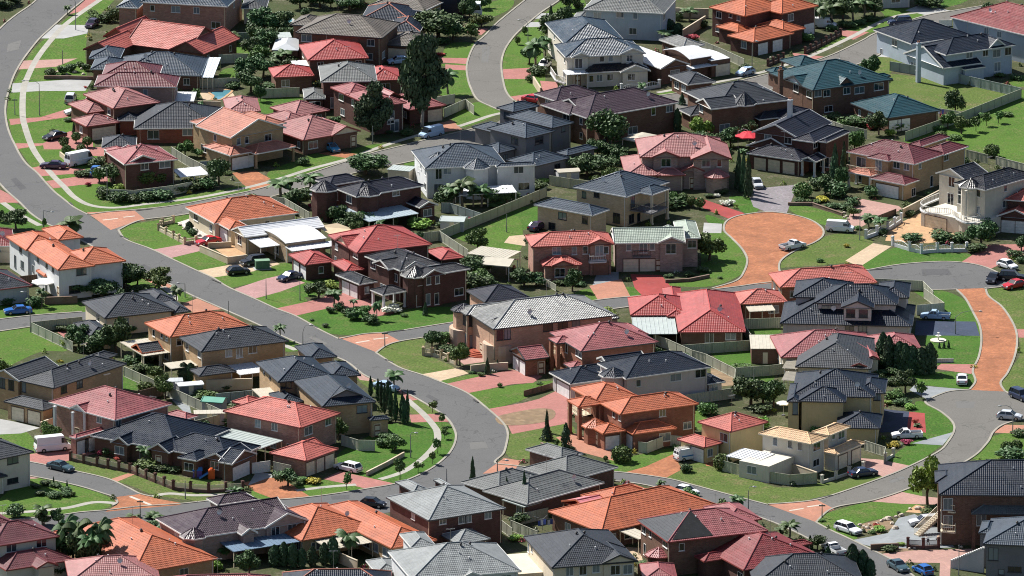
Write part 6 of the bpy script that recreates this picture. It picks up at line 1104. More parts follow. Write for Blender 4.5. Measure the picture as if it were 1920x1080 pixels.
# ------------------------------------------------------------------ plants
def leafmat(key, a, b, hue=.0):
    key = 'leaf_'+key
    if key in MATS: return MATS[key]
    m, nt, bs = _new(key)
    oi = N(nt, 'ShaderNodeObjectInfo'); ge = N(nt, 'ShaderNodeNewGeometry')
    c = mixc(nt, ge.outputs['Random Per Island'], a, b)
    tc = N(nt, 'ShaderNodeTexCoord')
    c = mixc(nt, ramp(nt, noise(nt, 5, 3, tc.outputs['Object'], .7), .38, .66), c, sc(b, 1.25))
    hs = N(nt, 'ShaderNodeHueSaturation'); mr = N(nt, 'ShaderNodeMapRange'); L(nt, oi.outputs['Random'], mr.inputs[0]); mr.inputs[3].default_value = .47; mr.inputs[4].default_value = .53; L(nt, mr.outputs[0], hs.inputs['Hue'])
    m2 = N(nt, 'ShaderNodeMapRange'); L(nt, oi.outputs['Random'], m2.inputs[0]); m2.inputs[3].default_value = .8; m2.inputs[4].default_value = 1.25; L(nt, m2.outputs[0], hs.inputs['Value']); L(nt, c, hs.inputs['Color'])
    L(nt, hs.outputs['Color'], bs.inputs['Base Color']); bs.inputs['Roughness'].default_value = .6; bs.inputs['Specular IOR Level'].default_value = .3
    MATS[key] = m; return m
LM = {'dark': lambda: leafmat('dark', (.028, .058, .020), (.058, .100, .032)), 'mid': lambda: leafmat('mid', (.048, .092, .024), (.088, .145, .036)), 'bright': lambda: leafmat('bright', (.10, .20, .028), (.17, .27, .045)),
      'gum': lambda: leafmat('gum', (.028, .055, .027), (.056, .090, .042)), 'blue': lambda: leafmat('blue', (.020, .045, .020), (.034, .066, .028)), 'yellow': lambda: leafmat('yellow', (.26, .26, .03), (.40, .36, .04)), 'red': lambda: leafmat('red', (.26, .03, .04), (.42, .06, .07)),
      'white': lambda: leafmat('white', (.12, .17, .08), (.66, .66, .58)), 'palm': lambda: leafmat('palm', (.026, .060, .018), (.055, .10, .028))}
def barkm(k='brown'): return plain('bark_'+k, {'brown': (.085, .062, .045), 'pale': (.36, .33, .29), 'palm': (.17, .14, .105)}[k], .9, .2, var=.25, vs=6)
def rvec(r):
    while True:
        v = Vector((r.uniform(-1, 1), r.uniform(-1, 1), r.uniform(-1, 1)))
        if .05 < v.length < 1: return v.normalized()
def leaf(mb, p, n, s, r, asp=1.0):
    t = n.cross(rvec(r)); 
    if t.length < .1: t = n.cross(Vector((1, .3, .2)))
    t.normalize(); b = n.cross(t)
    if asp != 1: b = b*asp
    mb.face([p-t*s-b*s*.6, p+t*s*.2-b*s, p+t*s+b*s*.3, p-t*s*.1+b*s])
def lobes(mb, L_, n, s, r, droop=0, shell=.55):
    vol = [l[1]**2 for l in L_]; tot = sum(vol)
    for l, v in zip(L_, vol):
        c, rad = Vector(l[0]), l[1]; zs = l[2] if len(l) > 2 else 1
        for k in range(int(n*v/tot)):
            d = rvec(r); rr = rad*(shell+(1-shell)*r.random()**.6)*(1+.18*math.sin(d.x*9+c.x*20)*math.cos(d.y*8+d.z*7))
            p = c+Vector((d.x*rr, d.y*rr, d.z*rr*zs)); nn = (d+rvec(r)*1.0).normalized()
            if droop: nn.z *= .35; nn.normalize()
            leaf(mb, p, nn, s*r.uniform(.6, 1.3), r, 1.5 if droop else 1)
PROTO = {}
def proto(kind, i):
    k = (kind, i)
    if k in PROTO: return PROTO[k]
    r = random.Random(hash(kind) % 1 + sum(map(ord, kind))*31+i*101); m = MB(); t = MB(); tr = None
    if kind == 'shrub':
        L_ = [((0, 0, .38), .36, .95)]+[((r.uniform(-.26, .26), r.uniform(-.26, .26), r.uniform(.22, .66)), r.uniform(.16, .27)) for _ in range(7)]
        lobes(m, L_, 950, .045, r)
    elif kind == 'ball':
        lobes(m, [((0, 0, .6), .40, .95)], 1000, .05, r, shell=.85); t.tube([(0, 0, 0), (.02, 0, .35)], .05, 6)
    elif kind == 'dome':
        lobes(m, [((0, 0, .45), .44, 1.05)], 1100, .05, r, shell=.82)
    elif kind == 'tree':
        L_ = []
        for _ in range(11):
            a = r.uniform(0, 6.28); q = r.uniform(.05, .34); z = r.uniform(.42, .86); L_.append(((q*math.cos(a), q*math.sin(a), z), r.uniform(.15, .26)*(1.1-.3*abs(z-.6)), .8))
        lobes(m, L_, 3400, .033, r, shell=.4)
        t.tube([(0, 0, 0), (.01, .01, .2), (0, .02, .42)], [.045, .036, .026], 7)
        for l in L_[:7]: t.tube([(0, .01, r.uniform(.2, .36)), (l[0][0]*.55, l[0][1]*.55, l[0][2]*.72), l[0]], [.022, .014, .007], 5)
    elif kind == 'gum':
        L_ = []
        for _ in range(30):
            a = r.uniform(0, 6.28); z = r.uniform(.2, .95); q = r.uniform(.03, .31)*(1.08-abs(z-.5)*1.2); L_.append(((q*math.cos(a), q*math.sin(a), z), r.uniform(.11, .19), .7))
        lobes(m, L_, 9500, .020, r, droop=1, shell=.35)
        t.tube([(0, 0, 0), (.015, 0, .2), (-.015, .01, .5), (.01, 0, .88)], [.032, .026, .018, .006], 7)
        for l in L_[:16]: t.tube([(0, 0, max(.1, l[0][2]-.18)), (l[0][0]*.6, l[0][1]*.6, l[0][2]-.05), l[0]], [.013, .008, .004], 5)
    elif kind == 'sapling':
        L_ = [((r.uniform(-.2, .2), r.uniform(-.2, .2), r.uniform(.48, .85)), r.uniform(.14, .24)) for _ in range(6)]
        lobes(m, L_, 420, .055, r); t.tube([(0, 0, 0), (.02, 0, .3), (0, 0, .7)], [.028, .022, .012], 6)
    elif kind in ('cyp', 'pencil', 'conifer'):
        n = {'cyp': 1300, 'pencil': 900, 'conifer': 1700}[kind]
        for _ in range(n):
            z = r.random()**.85; a = r.uniform(0, 6.28)
            pr = {'cyp': (1-z)**.75*.46+.02, 'pencil': .34*min(1, z*6)*(1-z**3)+.02, 'conifer': .45*min(1, .6+z*2)*(1-z**5)**.8+.03}[kind]
            pr *= .86+.2*math.sin(a*3+z*9)*math.sin(z*21+a*2); q = pr*(.72+.3*r.random())
            d = Vector((math.cos(a), math.sin(a), .35)); leaf(m, Vector((q*math.cos(a), q*math.sin(a), .03+z*.97)), (d+rvec(r)*.6).normalized(), r.uniform(.03, .06), r, 1.0)
        t.tube([(0, 0, 0), (0, 0, .5)], [.05, .03], 6)
    elif kind in ('palm', 'cycad', 'cocos'):
        th = {'palm': .60, 'cycad': .18, 'cocos': .66}[kind]; nf = {'palm': 15, 'cycad': 17, 'cocos': 13}[kind]
        pts = [(.03*math.sin(z*3), 0, z*th) for z in (0, .25, .5, .75, 1)]; t.tube(pts, [.045, .036, .034, .036, .04] if kind != 'cycad' else [.09]*5, 7)
        top = Vector(pts[-1])
        for f in range(nf):
            a = f*2.399+r.uniform(-.2, .2); el = r.uniform(-.1, 1.15); ln = r.uniform(.40, .52); p = top.copy(); prev = None; d0 = Vector((math.cos(a), math.sin(a), 0)); sd = Vector((-math.sin(a), math.cos(a), 0)); ns = 11
            for s_ in range(ns+1):
                u = s_/ns; e = el-u*(1.7 if kind != 'cycad' else 1.35)
                if prev is not None:
                    m.face([prev-sd*.008, prev+sd*.008, p+sd*.005, p-sd*.005])
                    w = .13*math.sin(math.pi*min(1, u*.85+.12))*(1.15 if kind == 'cocos' else 1)
                    dn = Vector((0, 0, -.55*w)); bk = d0*.03
                    for g in (1, -1): m.face([prev, p, p+sd*g*w+dn+bk, prev+sd*g*w*1.02+dn+bk*.4])
                prev = p.copy(); p = p+(d0*math.cos(e)+Vector((0, 0, math.sin(e))))*ln/ns
    elif kind == 'flower':
        L_ = [((r.uniform(-.25, .25), r.uniform(-.25, .25), r.uniform(.25, .6)), r.uniform(.16, .27)) for _ in range(7)]; lobes(m, L_, 700, .05, r)
    PROTO[k] = (m, t, {}); return PROTO[k]
KIND = {  # name, leaf key, bark, singular, plural, category
 'shrub': ('shrub', 'mid', None, 'rounded green shrub', 'rounded green shrubs', 'shrub'), 'dshrub': ('shrub', 'dark', None, 'dark leafy shrub', 'dark leafy shrubs', 'shrub'), 'bshrub': ('shrub', 'bright', None, 'light green bushy shrub', 'light green bushy shrubs', 'shrub'), 'yshrub': ('shrub', 'yellow', None, 'golden yellow shrub', 'golden yellow shrubs', 'shrub'),
 'flower': ('flower', 'red', None, 'red flowering bush', 'red flowering bushes', 'shrub'), 'wflower': ('flower', 'white', None, 'white flowering bush', 'white flowering bushes', 'shrub'),
 'ball': ('ball', 'mid', 'brown', 'ball-clipped topiary tree', 'ball-clipped topiary trees', 'tree'), 'dome': ('dome', 'mid', None, 'dense dome-shaped bush', 'dense dome-shaped bushes', 'shrub'),
 'tree': ('tree', 'dark', 'brown', 'dark spreading leafy tree', 'dark spreading leafy trees', 'tree'), 'mtree': ('tree', 'mid', 'brown', 'green spreading leafy tree', 'green spreading leafy trees', 'tree'), 'btree': ('tree', 'bright', 'brown', 'bright green leafy tree', 'bright green leafy trees', 'tree'), 'sapling': ('sapling', 'mid', 'brown', 'small young street tree', 'small young street trees', 'tree'),
 'gum': ('gum', 'gum', 'pale', 'tall dark gum tree', 'tall dark gum trees', 'tree'), 'cyp': ('cyp', 'blue', 'brown', 'dark cone-shaped cypress', 'dark cone-shaped cypresses', 'cypress'), 'pencil': ('pencil', 'blue', 'brown', 'slim pencil cypress', 'slim pencil cypresses', 'cypress'), 'conifer': ('conifer', 'blue', 'brown', 'dense upright conifer', 'dense upright conifers', 'conifer'),
 'palm': ('palm', 'palm', 'palm', 'feathery palm tree', 'feathery palm trees', 'palm'), 'cycad': ('cycad', 'palm', 'palm', 'low spreading palm', 'low spreading palms', 'palm'), 'cocos': ('cocos', 'palm', 'palm', 'drooping cocos palm', 'drooping cocos palms', 'palm')}
NAMES = {'shrub': 'shrub', 'flower': 'flowering_shrub', 'ball': 'topiary_tree', 'dome': 'shrub', 'tree': 'leafy_tree', 'sapling': 'street_tree', 'gum': 'gum_tree', 'cyp': 'cypress', 'pencil': 'pencil_cypress', 'conifer': 'conifer', 'palm': 'palm_tree', 'cycad': 'low_palm', 'cocos': 'cocos_palm'}
pr_ = random.Random(11)
def V(t, *items):
    for it in items:
        kind, x, yb, w4, h4 = it
        pk, lk, bk, si, plr, cat = KIND[kind]; px, py = tp(t, (x, yb)) if t else (x, yb); p = unp(px, py, 0); s = ppm(px, py)
        w = w4/4/s; h = h4/4/s/.965
        if pk in ('shrub', 'dome', 'flower'):
            h = max(.45*w, h-.2*w); 
        m, tk, cache = proto(pk, pr_.randrange(3)); big_ = pk in ('tree', 'shrub', 'palm', 'cycad', 'cocos'); w *= 1.26 if big_ else 1.1; h *= 1.14 if big_ else 1.05; sx = w/.86 if pk not in ('pencil', 'conifer', 'cyp') else w/.8
        if pk in ('palm', 'cycad', 'cocos'): sx = w/.95
        if (lk) not in cache: cache[lk] = m.data(NAMES[pk]+'_foliage', LM[lk]())
        rz = pr_.uniform(0, 6.28)
        if tk.f:
            if 'trunk' not in cache: cache['trunk'] = tk.data(NAMES[pk]+'_trunk', barkm(bk or 'brown'))
            o = empty(NAMES[pk], p, rz); o.scale = (sx, sx, h); c = link('crown', cache[lk], o); link('trunk', cache['trunk'], o)
        else:
            o = link(NAMES[pk], cache[lk], None, p, rz); o.scale = (sx, sx, h)
        later(o, si, plr, cat, plr+' in the gardens', p)
V((0, 0), ('shrub', 720, 160, 110, 90), ('dshrub', 800, 165, 110, 110), ('dshrub', 862, 165, 90, 130), ('shrub', 700, 120, 80, 60), ('dshrub', 40, 60, 110, 80), ('dshrub', 110, 20, 90, 60), ('dshrub', 375, 570, 80, 75), ('dshrub', 475, 555, 70, 80), ('dshrub', 530, 535, 80, 80), ('shrub', 600, 500, 60, 60), ('dshrub', 650, 530, 60, 70), ('shrub', 420, 575, 50, 40), ('ball', 570, 1070, 65, 75), ('ball', 480, 1110, 70, 78), ('ball', 655, 1105, 70, 75), ('cyp', 555, 1000, 30, 85), ('yshrub', 425, 1005, 60, 42), ('dshrub', 510, 912, 60, 40), ('dshrub', 615, 912, 70, 70), ('shrub', 685, 668, 40, 55), ('tree', 1700, 400, 120, 130), ('tree', 1890, 430, 110, 130), ('tree', 1850, 590, 140, 140), ('tree', 1880, 690, 150, 150), ('dshrub', 1745, 665, 100, 70), ('flower', 645, 660, 30, 25), ('mtree', 40, 30, 120, 110), ('shrub', 395, 995, 50, 45), ('cocos', 1745, 330, 130, 90), ('shrub', 1470, 740, 60, 90), ('tree', -90, 55, 130, 150), ('tree', -60, -40, 130, 140))
V((1, 0), ('tree', 60, 395, 170, 150), ('tree', 60, 255, 190, 170), ('tree', 170, 255, 170, 160), ('dshrub', 250, 215, 100, 80), ('tree', 55, 575, 150, 150), ('palm', 200, 490, 150, 130), ('cycad', 330, 425, 130, 70), ('dshrub', 150, 460, 120, 80), ('dshrub', 260, 470, 120, 90), ('tree', 330, 60, 130, 110), ('tree', 480, 55, 140, 120), ('tree', 560, 62, 90, 90), ('tree', 700, 78, 170, 120), ('dshrub', 770, 62, 90, 80), ('dshrub', 365, 112, 65, 65), ('tree', 1370, 285, 270, 190), ('mtree', 1290, 275, 120, 110), ('mtree', 1690, 200, 115, 95), ('sapling', 1620, 315, 130, 130), ('tree', 1690, 66, 90, 80), ('sapling', 1750, 58, 45, 70), ('gum', 1245, 950, 355, 620), ('gum', 872, 1012, 300, 385), ('cocos', 1440, 705, 160, 190), ('dshrub', 1130, 1012, 100, 55), ('dshrub', 380, 652, 90, 80), ('dshrub', 110, 672, 120, 45), ('dshrub', 30, 690, 80, 90), ('tree', 30, 760, 70, 110), ('shrub', 340, 830, 60, 110), ('dshrub', 1380, 330, 100, 70), ('flower', 1390, 415, 60, 40), ('shrub', 1640, 215, 70, 60), ('tree', 950, 30, 80, 90), ('dshrub', 1530, 100, 80, 50), ('dshrub', 1000, 1000, 60, 30), ('tree', 760, 30, 120, 100))
V((1, 0), ('tree', 20, 330, 150, 140), ('tree', 110, 330, 140, 110), ('tree', 240, 300, 120, 90), ('mtree', 20, 480, 130, 120), ('palm', 120, 540, 140, 130), ('tree', 270, 560, 120, 110), ('tree', 420, 30, 120, 90), ('tree', 620, 40, 120, 90), ('tree', 1480, 300, 150, 130), ('mtree', 1560, 60, 90, 70), ('tree', 1290, 210, 130, 90))
V((2, 0), ('palm', 180, 515, 190, 250), ('tree', 130, 480, 110, 120), ('cyp', 292, 150, 42, 105), ('tree', 320, 310, 180, 180), ('tree', 385, 255, 110, 190), ('palm', 250, 420, 110, 180), ('dshrub', 190, 562, 130, 95), ('dshrub', 140, 615, 75, 85), ('ball', 95, 260, 42, 58), ('ball', 42, 335, 42, 58), ('cyp', 15, 780, 18, 28), ('cyp', 45, 782, 18, 36), ('conifer', 1180, 255, 75, 105), ('conifer', 1245, 275, 80, 95), ('cocos', 1150, 320, 130, 100), ('flower', 1340, 300, 110, 62), ('palm', 1330, 155, 140, 110), ('dshrub', 1245, 155, 65, 80), ('dshrub', 1430, 205, 85, 85), ('dshrub', 1745, 545, 85, 85), ('tree', 720, 1140, 230, 290), ('btree', 1420, 1035, 130, 140), ('conifer', 1240, 1000, 52, 175), ('mtree', 1610, 990, 150, 170), ('bshrub', 1760, 990, 130, 90), ('cyp', 1275, 785, 55, 80), ('tree', 430, 70, 110, 110), ('dshrub', 500, 60, 80, 70), ('dshrub', 660, 640, 60, 30), ('dshrub', 400, 180, 70, 60), ('tree', 1420, 1130, 200, 130), ('tree', 1520, 1140, 160, 120), ('tree', 640, 1180, 130, 120), ('tree', 560, 1300, 170, 130))
V((3, 0), ('palm', 380, 205, 150, 210), ('palm', 480, 190, 160, 200), ('tree', 560, 170, 160, 160), ('palm', 640, 160, 170, 190), ('palm', 720, 140, 160, 180), ('tree', 800, 125, 130, 130), ('tree', 470, 110, 150, 120), ('tree', 640, 60, 150, 120), ('palm', 760, 60, 140, 110), ('dshrub', 600, 205, 120, 45), ('dshrub', 760, 155, 110, 60), ('dshrub', 690, 185, 90, 45), ('dshrub', 1200, 45, 190, 60), ('dshrub', 480, 225, 90, 50), ('sapling', 1560, 985, 90, 105), ('sapling', 1640, 945, 75, 95), ('mtree', 1350, 965, 90, 115), ('mtree', 1450, 1005, 95, 125), ('sapling', 1730, 925, 85, 85), ('shrub', 1260, 980, 85, 60), ('shrub', 1400, 1045, 100, 60), ('shrub', 1300, 1020, 80, 60), ('shrub', 1500, 940, 70, 50), ('shrub', 1620, 880, 80, 45), ('shrub', 1790, 870, 90, 50), ('dshrub', 500, 905, 130, 55), ('dshrub', 640, 945, 210, 75), ('flower', 770, 975, 60, 90), ('dshrub', 790, 965, 80, 80), ('shrub', 950, 965, 200, 75), ('dshrub', 1130, 905, 170, 85), ('dshrub', 850, 900, 80, 110), ('shrub', 1740, 575, 80, 30), ('dshrub', 1860, 595, 90, 45), ('flower', 1320, 890, 60, 70), ('dshrub', 1040, 915, 70, 60))
V((0, 1), ('ball', 500, 92, 68, 82), ('ball', 610, 72, 68, 66), ('dshrub', 720, 172, 125, 95), ('ball', 745, 285, 95, 105), ('flower', 652, 312, 50, 42), ('dshrub', 620, 242, 115, 62), ('dshrub', 575, 240, 40, 50), ('tree', 850, 305, 200, 150), ('bshrub', 915, 352, 125, 95), ('mtree', 1130, 335, 165, 150), ('dshrub', 790, 405, 120, 115), ('dshrub', 875, 432, 130, 110), ('dshrub', 985, 432, 130, 95), ('dshrub', 1090, 422, 130, 95), ('dshrub', 1200, 412, 170, 115), ('dshrub', 1330, 365, 120, 95), ('dshrub', 1440, 345, 160, 105), ('dshrub', 1555, 332, 150, 115), ('tree', 1640, 310, 135, 180), ('mtree', 1390, 95, 95, 110), ('mtree', 1480, 100, 70, 60), ('tree', 120, 640, 140, 135), ('dshrub', 5, 585, 60, 110), ('cocos', 530, 705, 215, 165), ('tree', 930, 1085, 190, 175), ('mtree', 1030, 1065, 120, 110), ('mtree', 1190, 1085, 150, 145), ('mtree', 610, 1095, 95, 85), ('dshrub', 800, 1085, 130, 85), ('conifer', 1420, 655, 55, 70), ('dshrub', 1448, 685, 65, 65), ('dshrub', 1030, 1110, 140, 90), ('flower', 670, 305, 40, 30), ('dshrub', 770, 360, 80, 70), ('dshrub', 1010, 350, 80, 70), ('sapling', 335, 640, 40, 80), ('shrub', 1710, 230, 60, 30))
V((1, 1), ('palm', 190, 400, 230, 165), ('palm', 415, 375, 190, 190), ('tree', 320, 465, 160, 125), ('cycad', 265, 440, 150, 130), ('tree', 820, 225, 270, 140), ('palm', 1130, 245, 120, 95), ('dshrub', 540, 565, 125, 115), ('dshrub', 640, 615, 130, 105), ('dshrub', 700, 625, 145, 95), ('mtree', 800, 625, 150, 110), ('dshrub', 920, 585, 140, 120), ('dshrub', 1000, 625, 110, 95), ('dshrub', 1200, 545, 110, 90), ('bshrub', 1230, 632, 150, 85), ('palm', 1550, 475, 210, 250), ('tree', 1420, 475, 150, 140), ('cocos', 1630, 470, 130, 150), ('tree', 1740, 455, 140, 120), ('tree', 1880, 445, 140, 100), ('dshrub', 350, 155, 85, 75), ('tree', 1640, 1000, 160, 150), ('tree', 1720, 965, 130, 120), ('mtree', 1690, 1060, 140, 110), ('dshrub', 1600, 930, 100, 90), ('cycad', 450, 1085, 130, 75), ('bshrub', 560, 1085, 130, 65), ('dshrub', 1400, 620, 100, 60), ('shrub', 1480, 640, 60, 60), ('dshrub', 880, 640, 90, 80), ('mtree', 1200, 620, 90, 70), ('tree', 1030, 560, 110, 100), ('shrub', 1800, 1075, 60, 70), ('flower', 425, 480, 60, 60), ('flower', 1480, 1100, 60, 30), ('tree', 1250, 130, 90, 90))
V((1, 1), ('palm', 1480, 480, 170, 200), ('palm', 1690, 470, 160, 190), ('cycad', 1800, 470, 140, 90), ('tree', 760, 640, 150, 120), ('tree', 600, 600, 130, 130), ('palm', 260, 380, 170, 150))
V((2, 1), ('bshrub', 60, 365, 155, 95), ('dshrub', 200, 335, 140, 85), ('bshrub', 240, 290, 85, 55), ('tree', 560, 235, 170, 125), ('tree', 680, 225, 170, 130), ('tree', 820, 155, 130, 110), ('tree', 740, 115, 130, 120), ('mtree', 500, 180, 100, 80), ('ball', 1210, 452, 72, 90), ('ball', 1282, 460, 76, 88), ('ball', 1345, 475, 68, 80), ('ball', 1410, 488, 72, 80), ('cyp', 1700, 335, 65, 280), ('cyp', 1735, 365, 65, 280), ('cyp', 1772, 405, 72, 305), ('wflower', 1610, 455, 110, 75), ('wflower', 1540, 395, 70, 40), ('dshrub', 1570, 370, 90, 40), ('mtree', 1480, 870, 170, 175), ('tree', 90, 1065, 150, 115), ('tree', 180, 1065, 130, 85), ('dshrub', 1210, 470, 220, 40), ('dshrub', 370, 1055, 110, 60), ('dshrub', 500, 1062, 100, 60), ('dshrub', 1170, 1000, 60, 30), ('dshrub', 1330, 990, 90, 30), ('dshrub', 1105, 915, 40, 50), ('dshrub', 1330, 900, 120, 100), ('shrub', 1560, 1010, 40, 30), ('dshrub', 1440, 960, 90, 50), ('tree', 1640, 20, 120, 130), ('dshrub', 1480, 400, 70, 40), ('dshrub', 30, 1000, 90, 80), ('tree', 640, 80, 120, 110))
V((3, 1), ('cyp', 500, 305, 85, 285), ('cyp', 568, 255, 65, 255), ('tree', 545, 335, 90, 150), ('dome', 258, 405, 125, 140), ('shrub', 350, 345, 65, 42), ('tree', 430, 375, 140, 130), ('dshrub', 515, 395, 165, 145), ('yshrub', 412, 432, 90, 52), ('dshrub', 645, 465, 95, 85), ('dshrub', 480, 478, 100, 60), ('dshrub', 575, 485, 120, 50), ('shrub', 370, 445, 60, 40), ('palm', 755, 625, 130, 110), ('palm', 840, 655, 120, 120), ('dshrub', 850, 670, 100, 40), ('dshrub', 1080, 722, 145, 35), ('dshrub', 1310, 722, 170, 45), ('dshrub', 1450, 725, 130, 70), ('tree', 1600, 765, 170, 165), ('tree', 1650, 690, 120, 115), ('dshrub', 1560, 805, 150, 95), ('dome', 1678, 95, 100, 115), ('dshrub', 1240, 395, 105, 42), ('dshrub', 1050, 535, 105, 32), ('yshrub', 590, 775, 40, 42), ('shrub', 390, 885, 52, 45), ('dshrub', 1850, 850, 110, 80), ('dshrub', 1900, 890, 70, 60), ('shrub', 672, 640, 60, 45), ('mtree', 640, 545, 80, 70), ('dshrub', 235, 440, 80, 40), ('shrub', 300, 435, 60, 40), ('tree', 1900, 800, 90, 110), ('dshrub', 870, 1060, 90, 50))
V((0, 2), ('dshrub', 40, 115, 125, 95), ('bshrub', 158, 92, 65, 55), ('dshrub', 260, 135, 130, 115), ('palm', 312, 142, 90, 160), ('tree', 600, 55, 160, 100), ('tree', 760, 65, 190, 120), ('tree', 590, 455, 150, 160), ('tree', 770, 475, 170, 140), ('tree', 870, 485, 170, 230), ('dshrub', 700, 485, 130, 120), ('dshrub', 1000, 565, 150, 75), ('dshrub', 1060, 625, 160, 90), ('mtree', 1160, 685, 115, 95), ('conifer', 1380, 692, 80, 125), ('conifer', 1430, 695, 75, 125), ('cycad', 1440, 835, 170, 80), ('shrub', 1540, 825, 150, 62), ('sapling', 1195, 45, 150, 140), ('dshrub', 640, 480, 110, 80), ('dshrub', 1120, 545, 100, 60), ('dshrub', 60, 130, 80, 40), ('tree', 950, 345, 90, 60), ('shrub', 980, 545, 90, 50), ('dshrub', 1680, 760, 90, 40), ('dshrub', 480, 320, 100, 40), ('tree', 930, 0, 140, 110), ('dshrub', 440, 1080, 40, 40))
V((1, 2), ('palm', 585, 140, 140, 145), ('dshrub', 565, 185, 65, 60), ('dshrub', 630, 165, 75, 72), ('dshrub', 680, 205, 75, 82), ('dshrub', 730, 235, 110, 105), ('mtree', 800, 235, 105, 95), ('dshrub', 860, 265, 115, 105), ('palm', 735, 140, 75, 70), ('palm', 908, 240, 80, 170), ('wflower', 1010, 185, 150, 80), ('ball', 395, 55, 55, 60), ('tree', 470, 75, 130, 110), ('cycad', 570, 50, 120, 80), ('cyp', 1270, 205, 45, 95), ('shrub', 1110, 215, 50, 40), ('shrub', 420, 245, 35, 25), ('dshrub', 518, 292, 50, 40), ('pencil', 860, 815, 46, 145), ('pencil', 915, 855, 46, 165), ('pencil', 940, 895, 46, 185), ('pencil', 965, 945, 46, 215), ('pencil', 990, 895, 52, 195), ('pencil', 1010, 975, 52, 225), ('pencil', 1047, 1005, 50, 235), ('pencil', 1098, 1005, 62, 205), ('pencil', 1137, 1015, 40, 235), ('pencil', 1112, 1020, 62, 185), ('cyp', 760, 655, 32, 42), ('cocos', 1040, 765, 150, 155), ('sapling', 1325, 935, 80, 90), ('sapling', 1395, 1035, 66, 90), ('sapling', 1418, 1085, 55, 45), ('tree', 1320, 465, 115, 135), ('mtree', 1380, 435, 125, 95), ('dshrub', 1460, 495, 155, 90), ('dshrub', 1520, 520, 100, 60), ('cyp', 1735, 645, 45, 115), ('pencil', 1810, 615, 26, 75), ('shrub', 1830, 745, 35, 50), ('tree', 1600, 45, 210, 130), ('dshrub', 1620, 640, 50, 30), ('dshrub', 1500, 420, 130, 60), ('shrub', 1690, 660, 50, 40), ('dshrub', 1000, 1010, 60, 50), ('tree', 1700, 10, 140, 90))
V((2, 2), ('bshrub', 720, 205, 125, 62), ('shrub', 1310, 470, 50, 40), ('shrub', 1700, 628, 150, 62), ('tree', 1790, 875, 210, 190), ('tree', 1885, 885, 160, 155), ('dshrub', 1860, 930, 150, 80), ('pencil', 262, 1085, 38, 165), ('cyp', 408, 1085, 30, 45), ('mtree', 210, 735, 40, 30), ('dshrub', 1320, 460, 40, 50), ('dshrub', 1480, 900, 100, 50), ('flower', 1690, 130, 40, 40))
V((3, 2), ('conifer', 860, 600, 95, 250), ('conifer', 905, 625, 85, 250), ('conifer', 1085, 640, 115, 195), ('conifer', 1150, 645, 115, 185), ('conifer', 1215, 640, 92, 215), ('conifer', 985, 630, 105, 215), ('tree', 870, 605, 140, 120), ('dshrub', 970, 645, 130, 75), ('dshrub', 840, 655, 110, 65), ('conifer', 1030, 640, 95, 210), ('tree', 40, 890, 150, 180), ('shrub', 960, 825, 120, 85), ('tree', 1030, 785, 135, 150), ('dshrub', 1010, 875, 135, 82), ('bshrub', 1070, 905, 85, 42), ('sapling', 1150, 825, 95, 115), ('cyp', 1285, 452, 22, 44), ('cyp', 1320, 452, 24, 50), ('cyp', 1355, 452, 24, 58), ('dshrub', 930, 720, 120, 60), ('tree', 850, 800, 90, 140), ('flower', 1110, 1020, 50, 60), ('cycad', 1120, 1040, 60, 60), ('dshrub', 1000, 640, 110, 80), ('bshrub', 900, 870, 70, 40))
V((0, 3), ('cyp', 402, 392, 18, 55), ('cyp', 503, 424, 18, 62), ('dshrub', 270, 420, 70, 45), ('dshrub', 340, 395, 90, 40), ('dshrub', 420, 410, 90, 40), ('dshrub', 490, 440, 80, 50), ('dshrub', 500, 480, 90, 45), ('dshrub', 300, 470, 80, 35), ('dshrub', 400, 490, 100, 35), ('shrub', 545, 480, 45, 50), ('palm', 320, 695, 145, 180), ('tree', 330, 700, 90, 90), ('palm', 500, 1010, 210, 440), ('palm', 590, 1040, 210, 470), ('palm', 750, 1060, 220, 470), ('palm', 690, 1080, 200, 380), ('tree', 545, 1000, 180, 250), ('tree', 640, 1050, 190, 300), ('tree', 720, 1020, 170, 240), ('tree', 470, 985, 120, 230), ('cycad', 1000, 645, 110, 70), ('cycad', 1150, 645, 140, 95), ('dshrub', 1140, 705, 110, 55), ('shrub', 1090, 285, 170, 85), ('dshrub', 1200, 290, 120, 60), ('dshrub', 830, 175, 120, 95), ('flower', 870, 215, 60, 50), ('flower', 745, 180, 40, 60), ('palm', 1750, 960, 160, 135), ('palm', 1665, 950, 150, 130), ('dshrub', 180, 1085, 210, 70), ('tree', 480, 1085, 170, 120), ('palm', 870, 1010, 110, 110), ('dshrub', 60, 1090, 120, 50), ('dshrub', 1300, 300, 120, 50), ('tree', 440, 700, 90, 110), ('tree', 1600, 950, 120, 90))
V((1, 3), ('tree', 240, 405, 140, 115), ('shrub', 340, 375, 90, 62), ('yshrub', 425, 384, 112, 72), ('shrub', 330, 395, 60, 30), ('dshrub', 960, 105, 115, 85), ('mtree', 1040, 135, 120, 95), ('dshrub', 1000, 60, 130, 80), ('sapling', 680, 432, 80, 125), ('sapling', 1080, 362, 105, 155), ('sapling', 1215, 302, 82, 80), ('sapling', 1322, 242, 65, 95), ('sapling', 1362, 162, 85, 115), ('sapling', 1415, 52, 55, 70), ('conifer', 140, 1005, 80, 150), ('conifer', 210, 1005, 75, 170), ('conifer', 277, 1015, 72, 172), ('conifer', 345, 1015, 65, 135), ('conifer', 422, 1005, 68, 138), ('conifer', 512, 995, 68, 158), ('conifer', 580, 995, 82, 198), ('palm', 690, 960, 190, 260), ('pencil', 1625, 445, 52, 245), ('pencil', 1880, 545, 42, 195), ('dshrub', 1820, 930, 60, 50), ('palm', 575, 900, 120, 120), ('dshrub', 1720, 860, 60, 40))
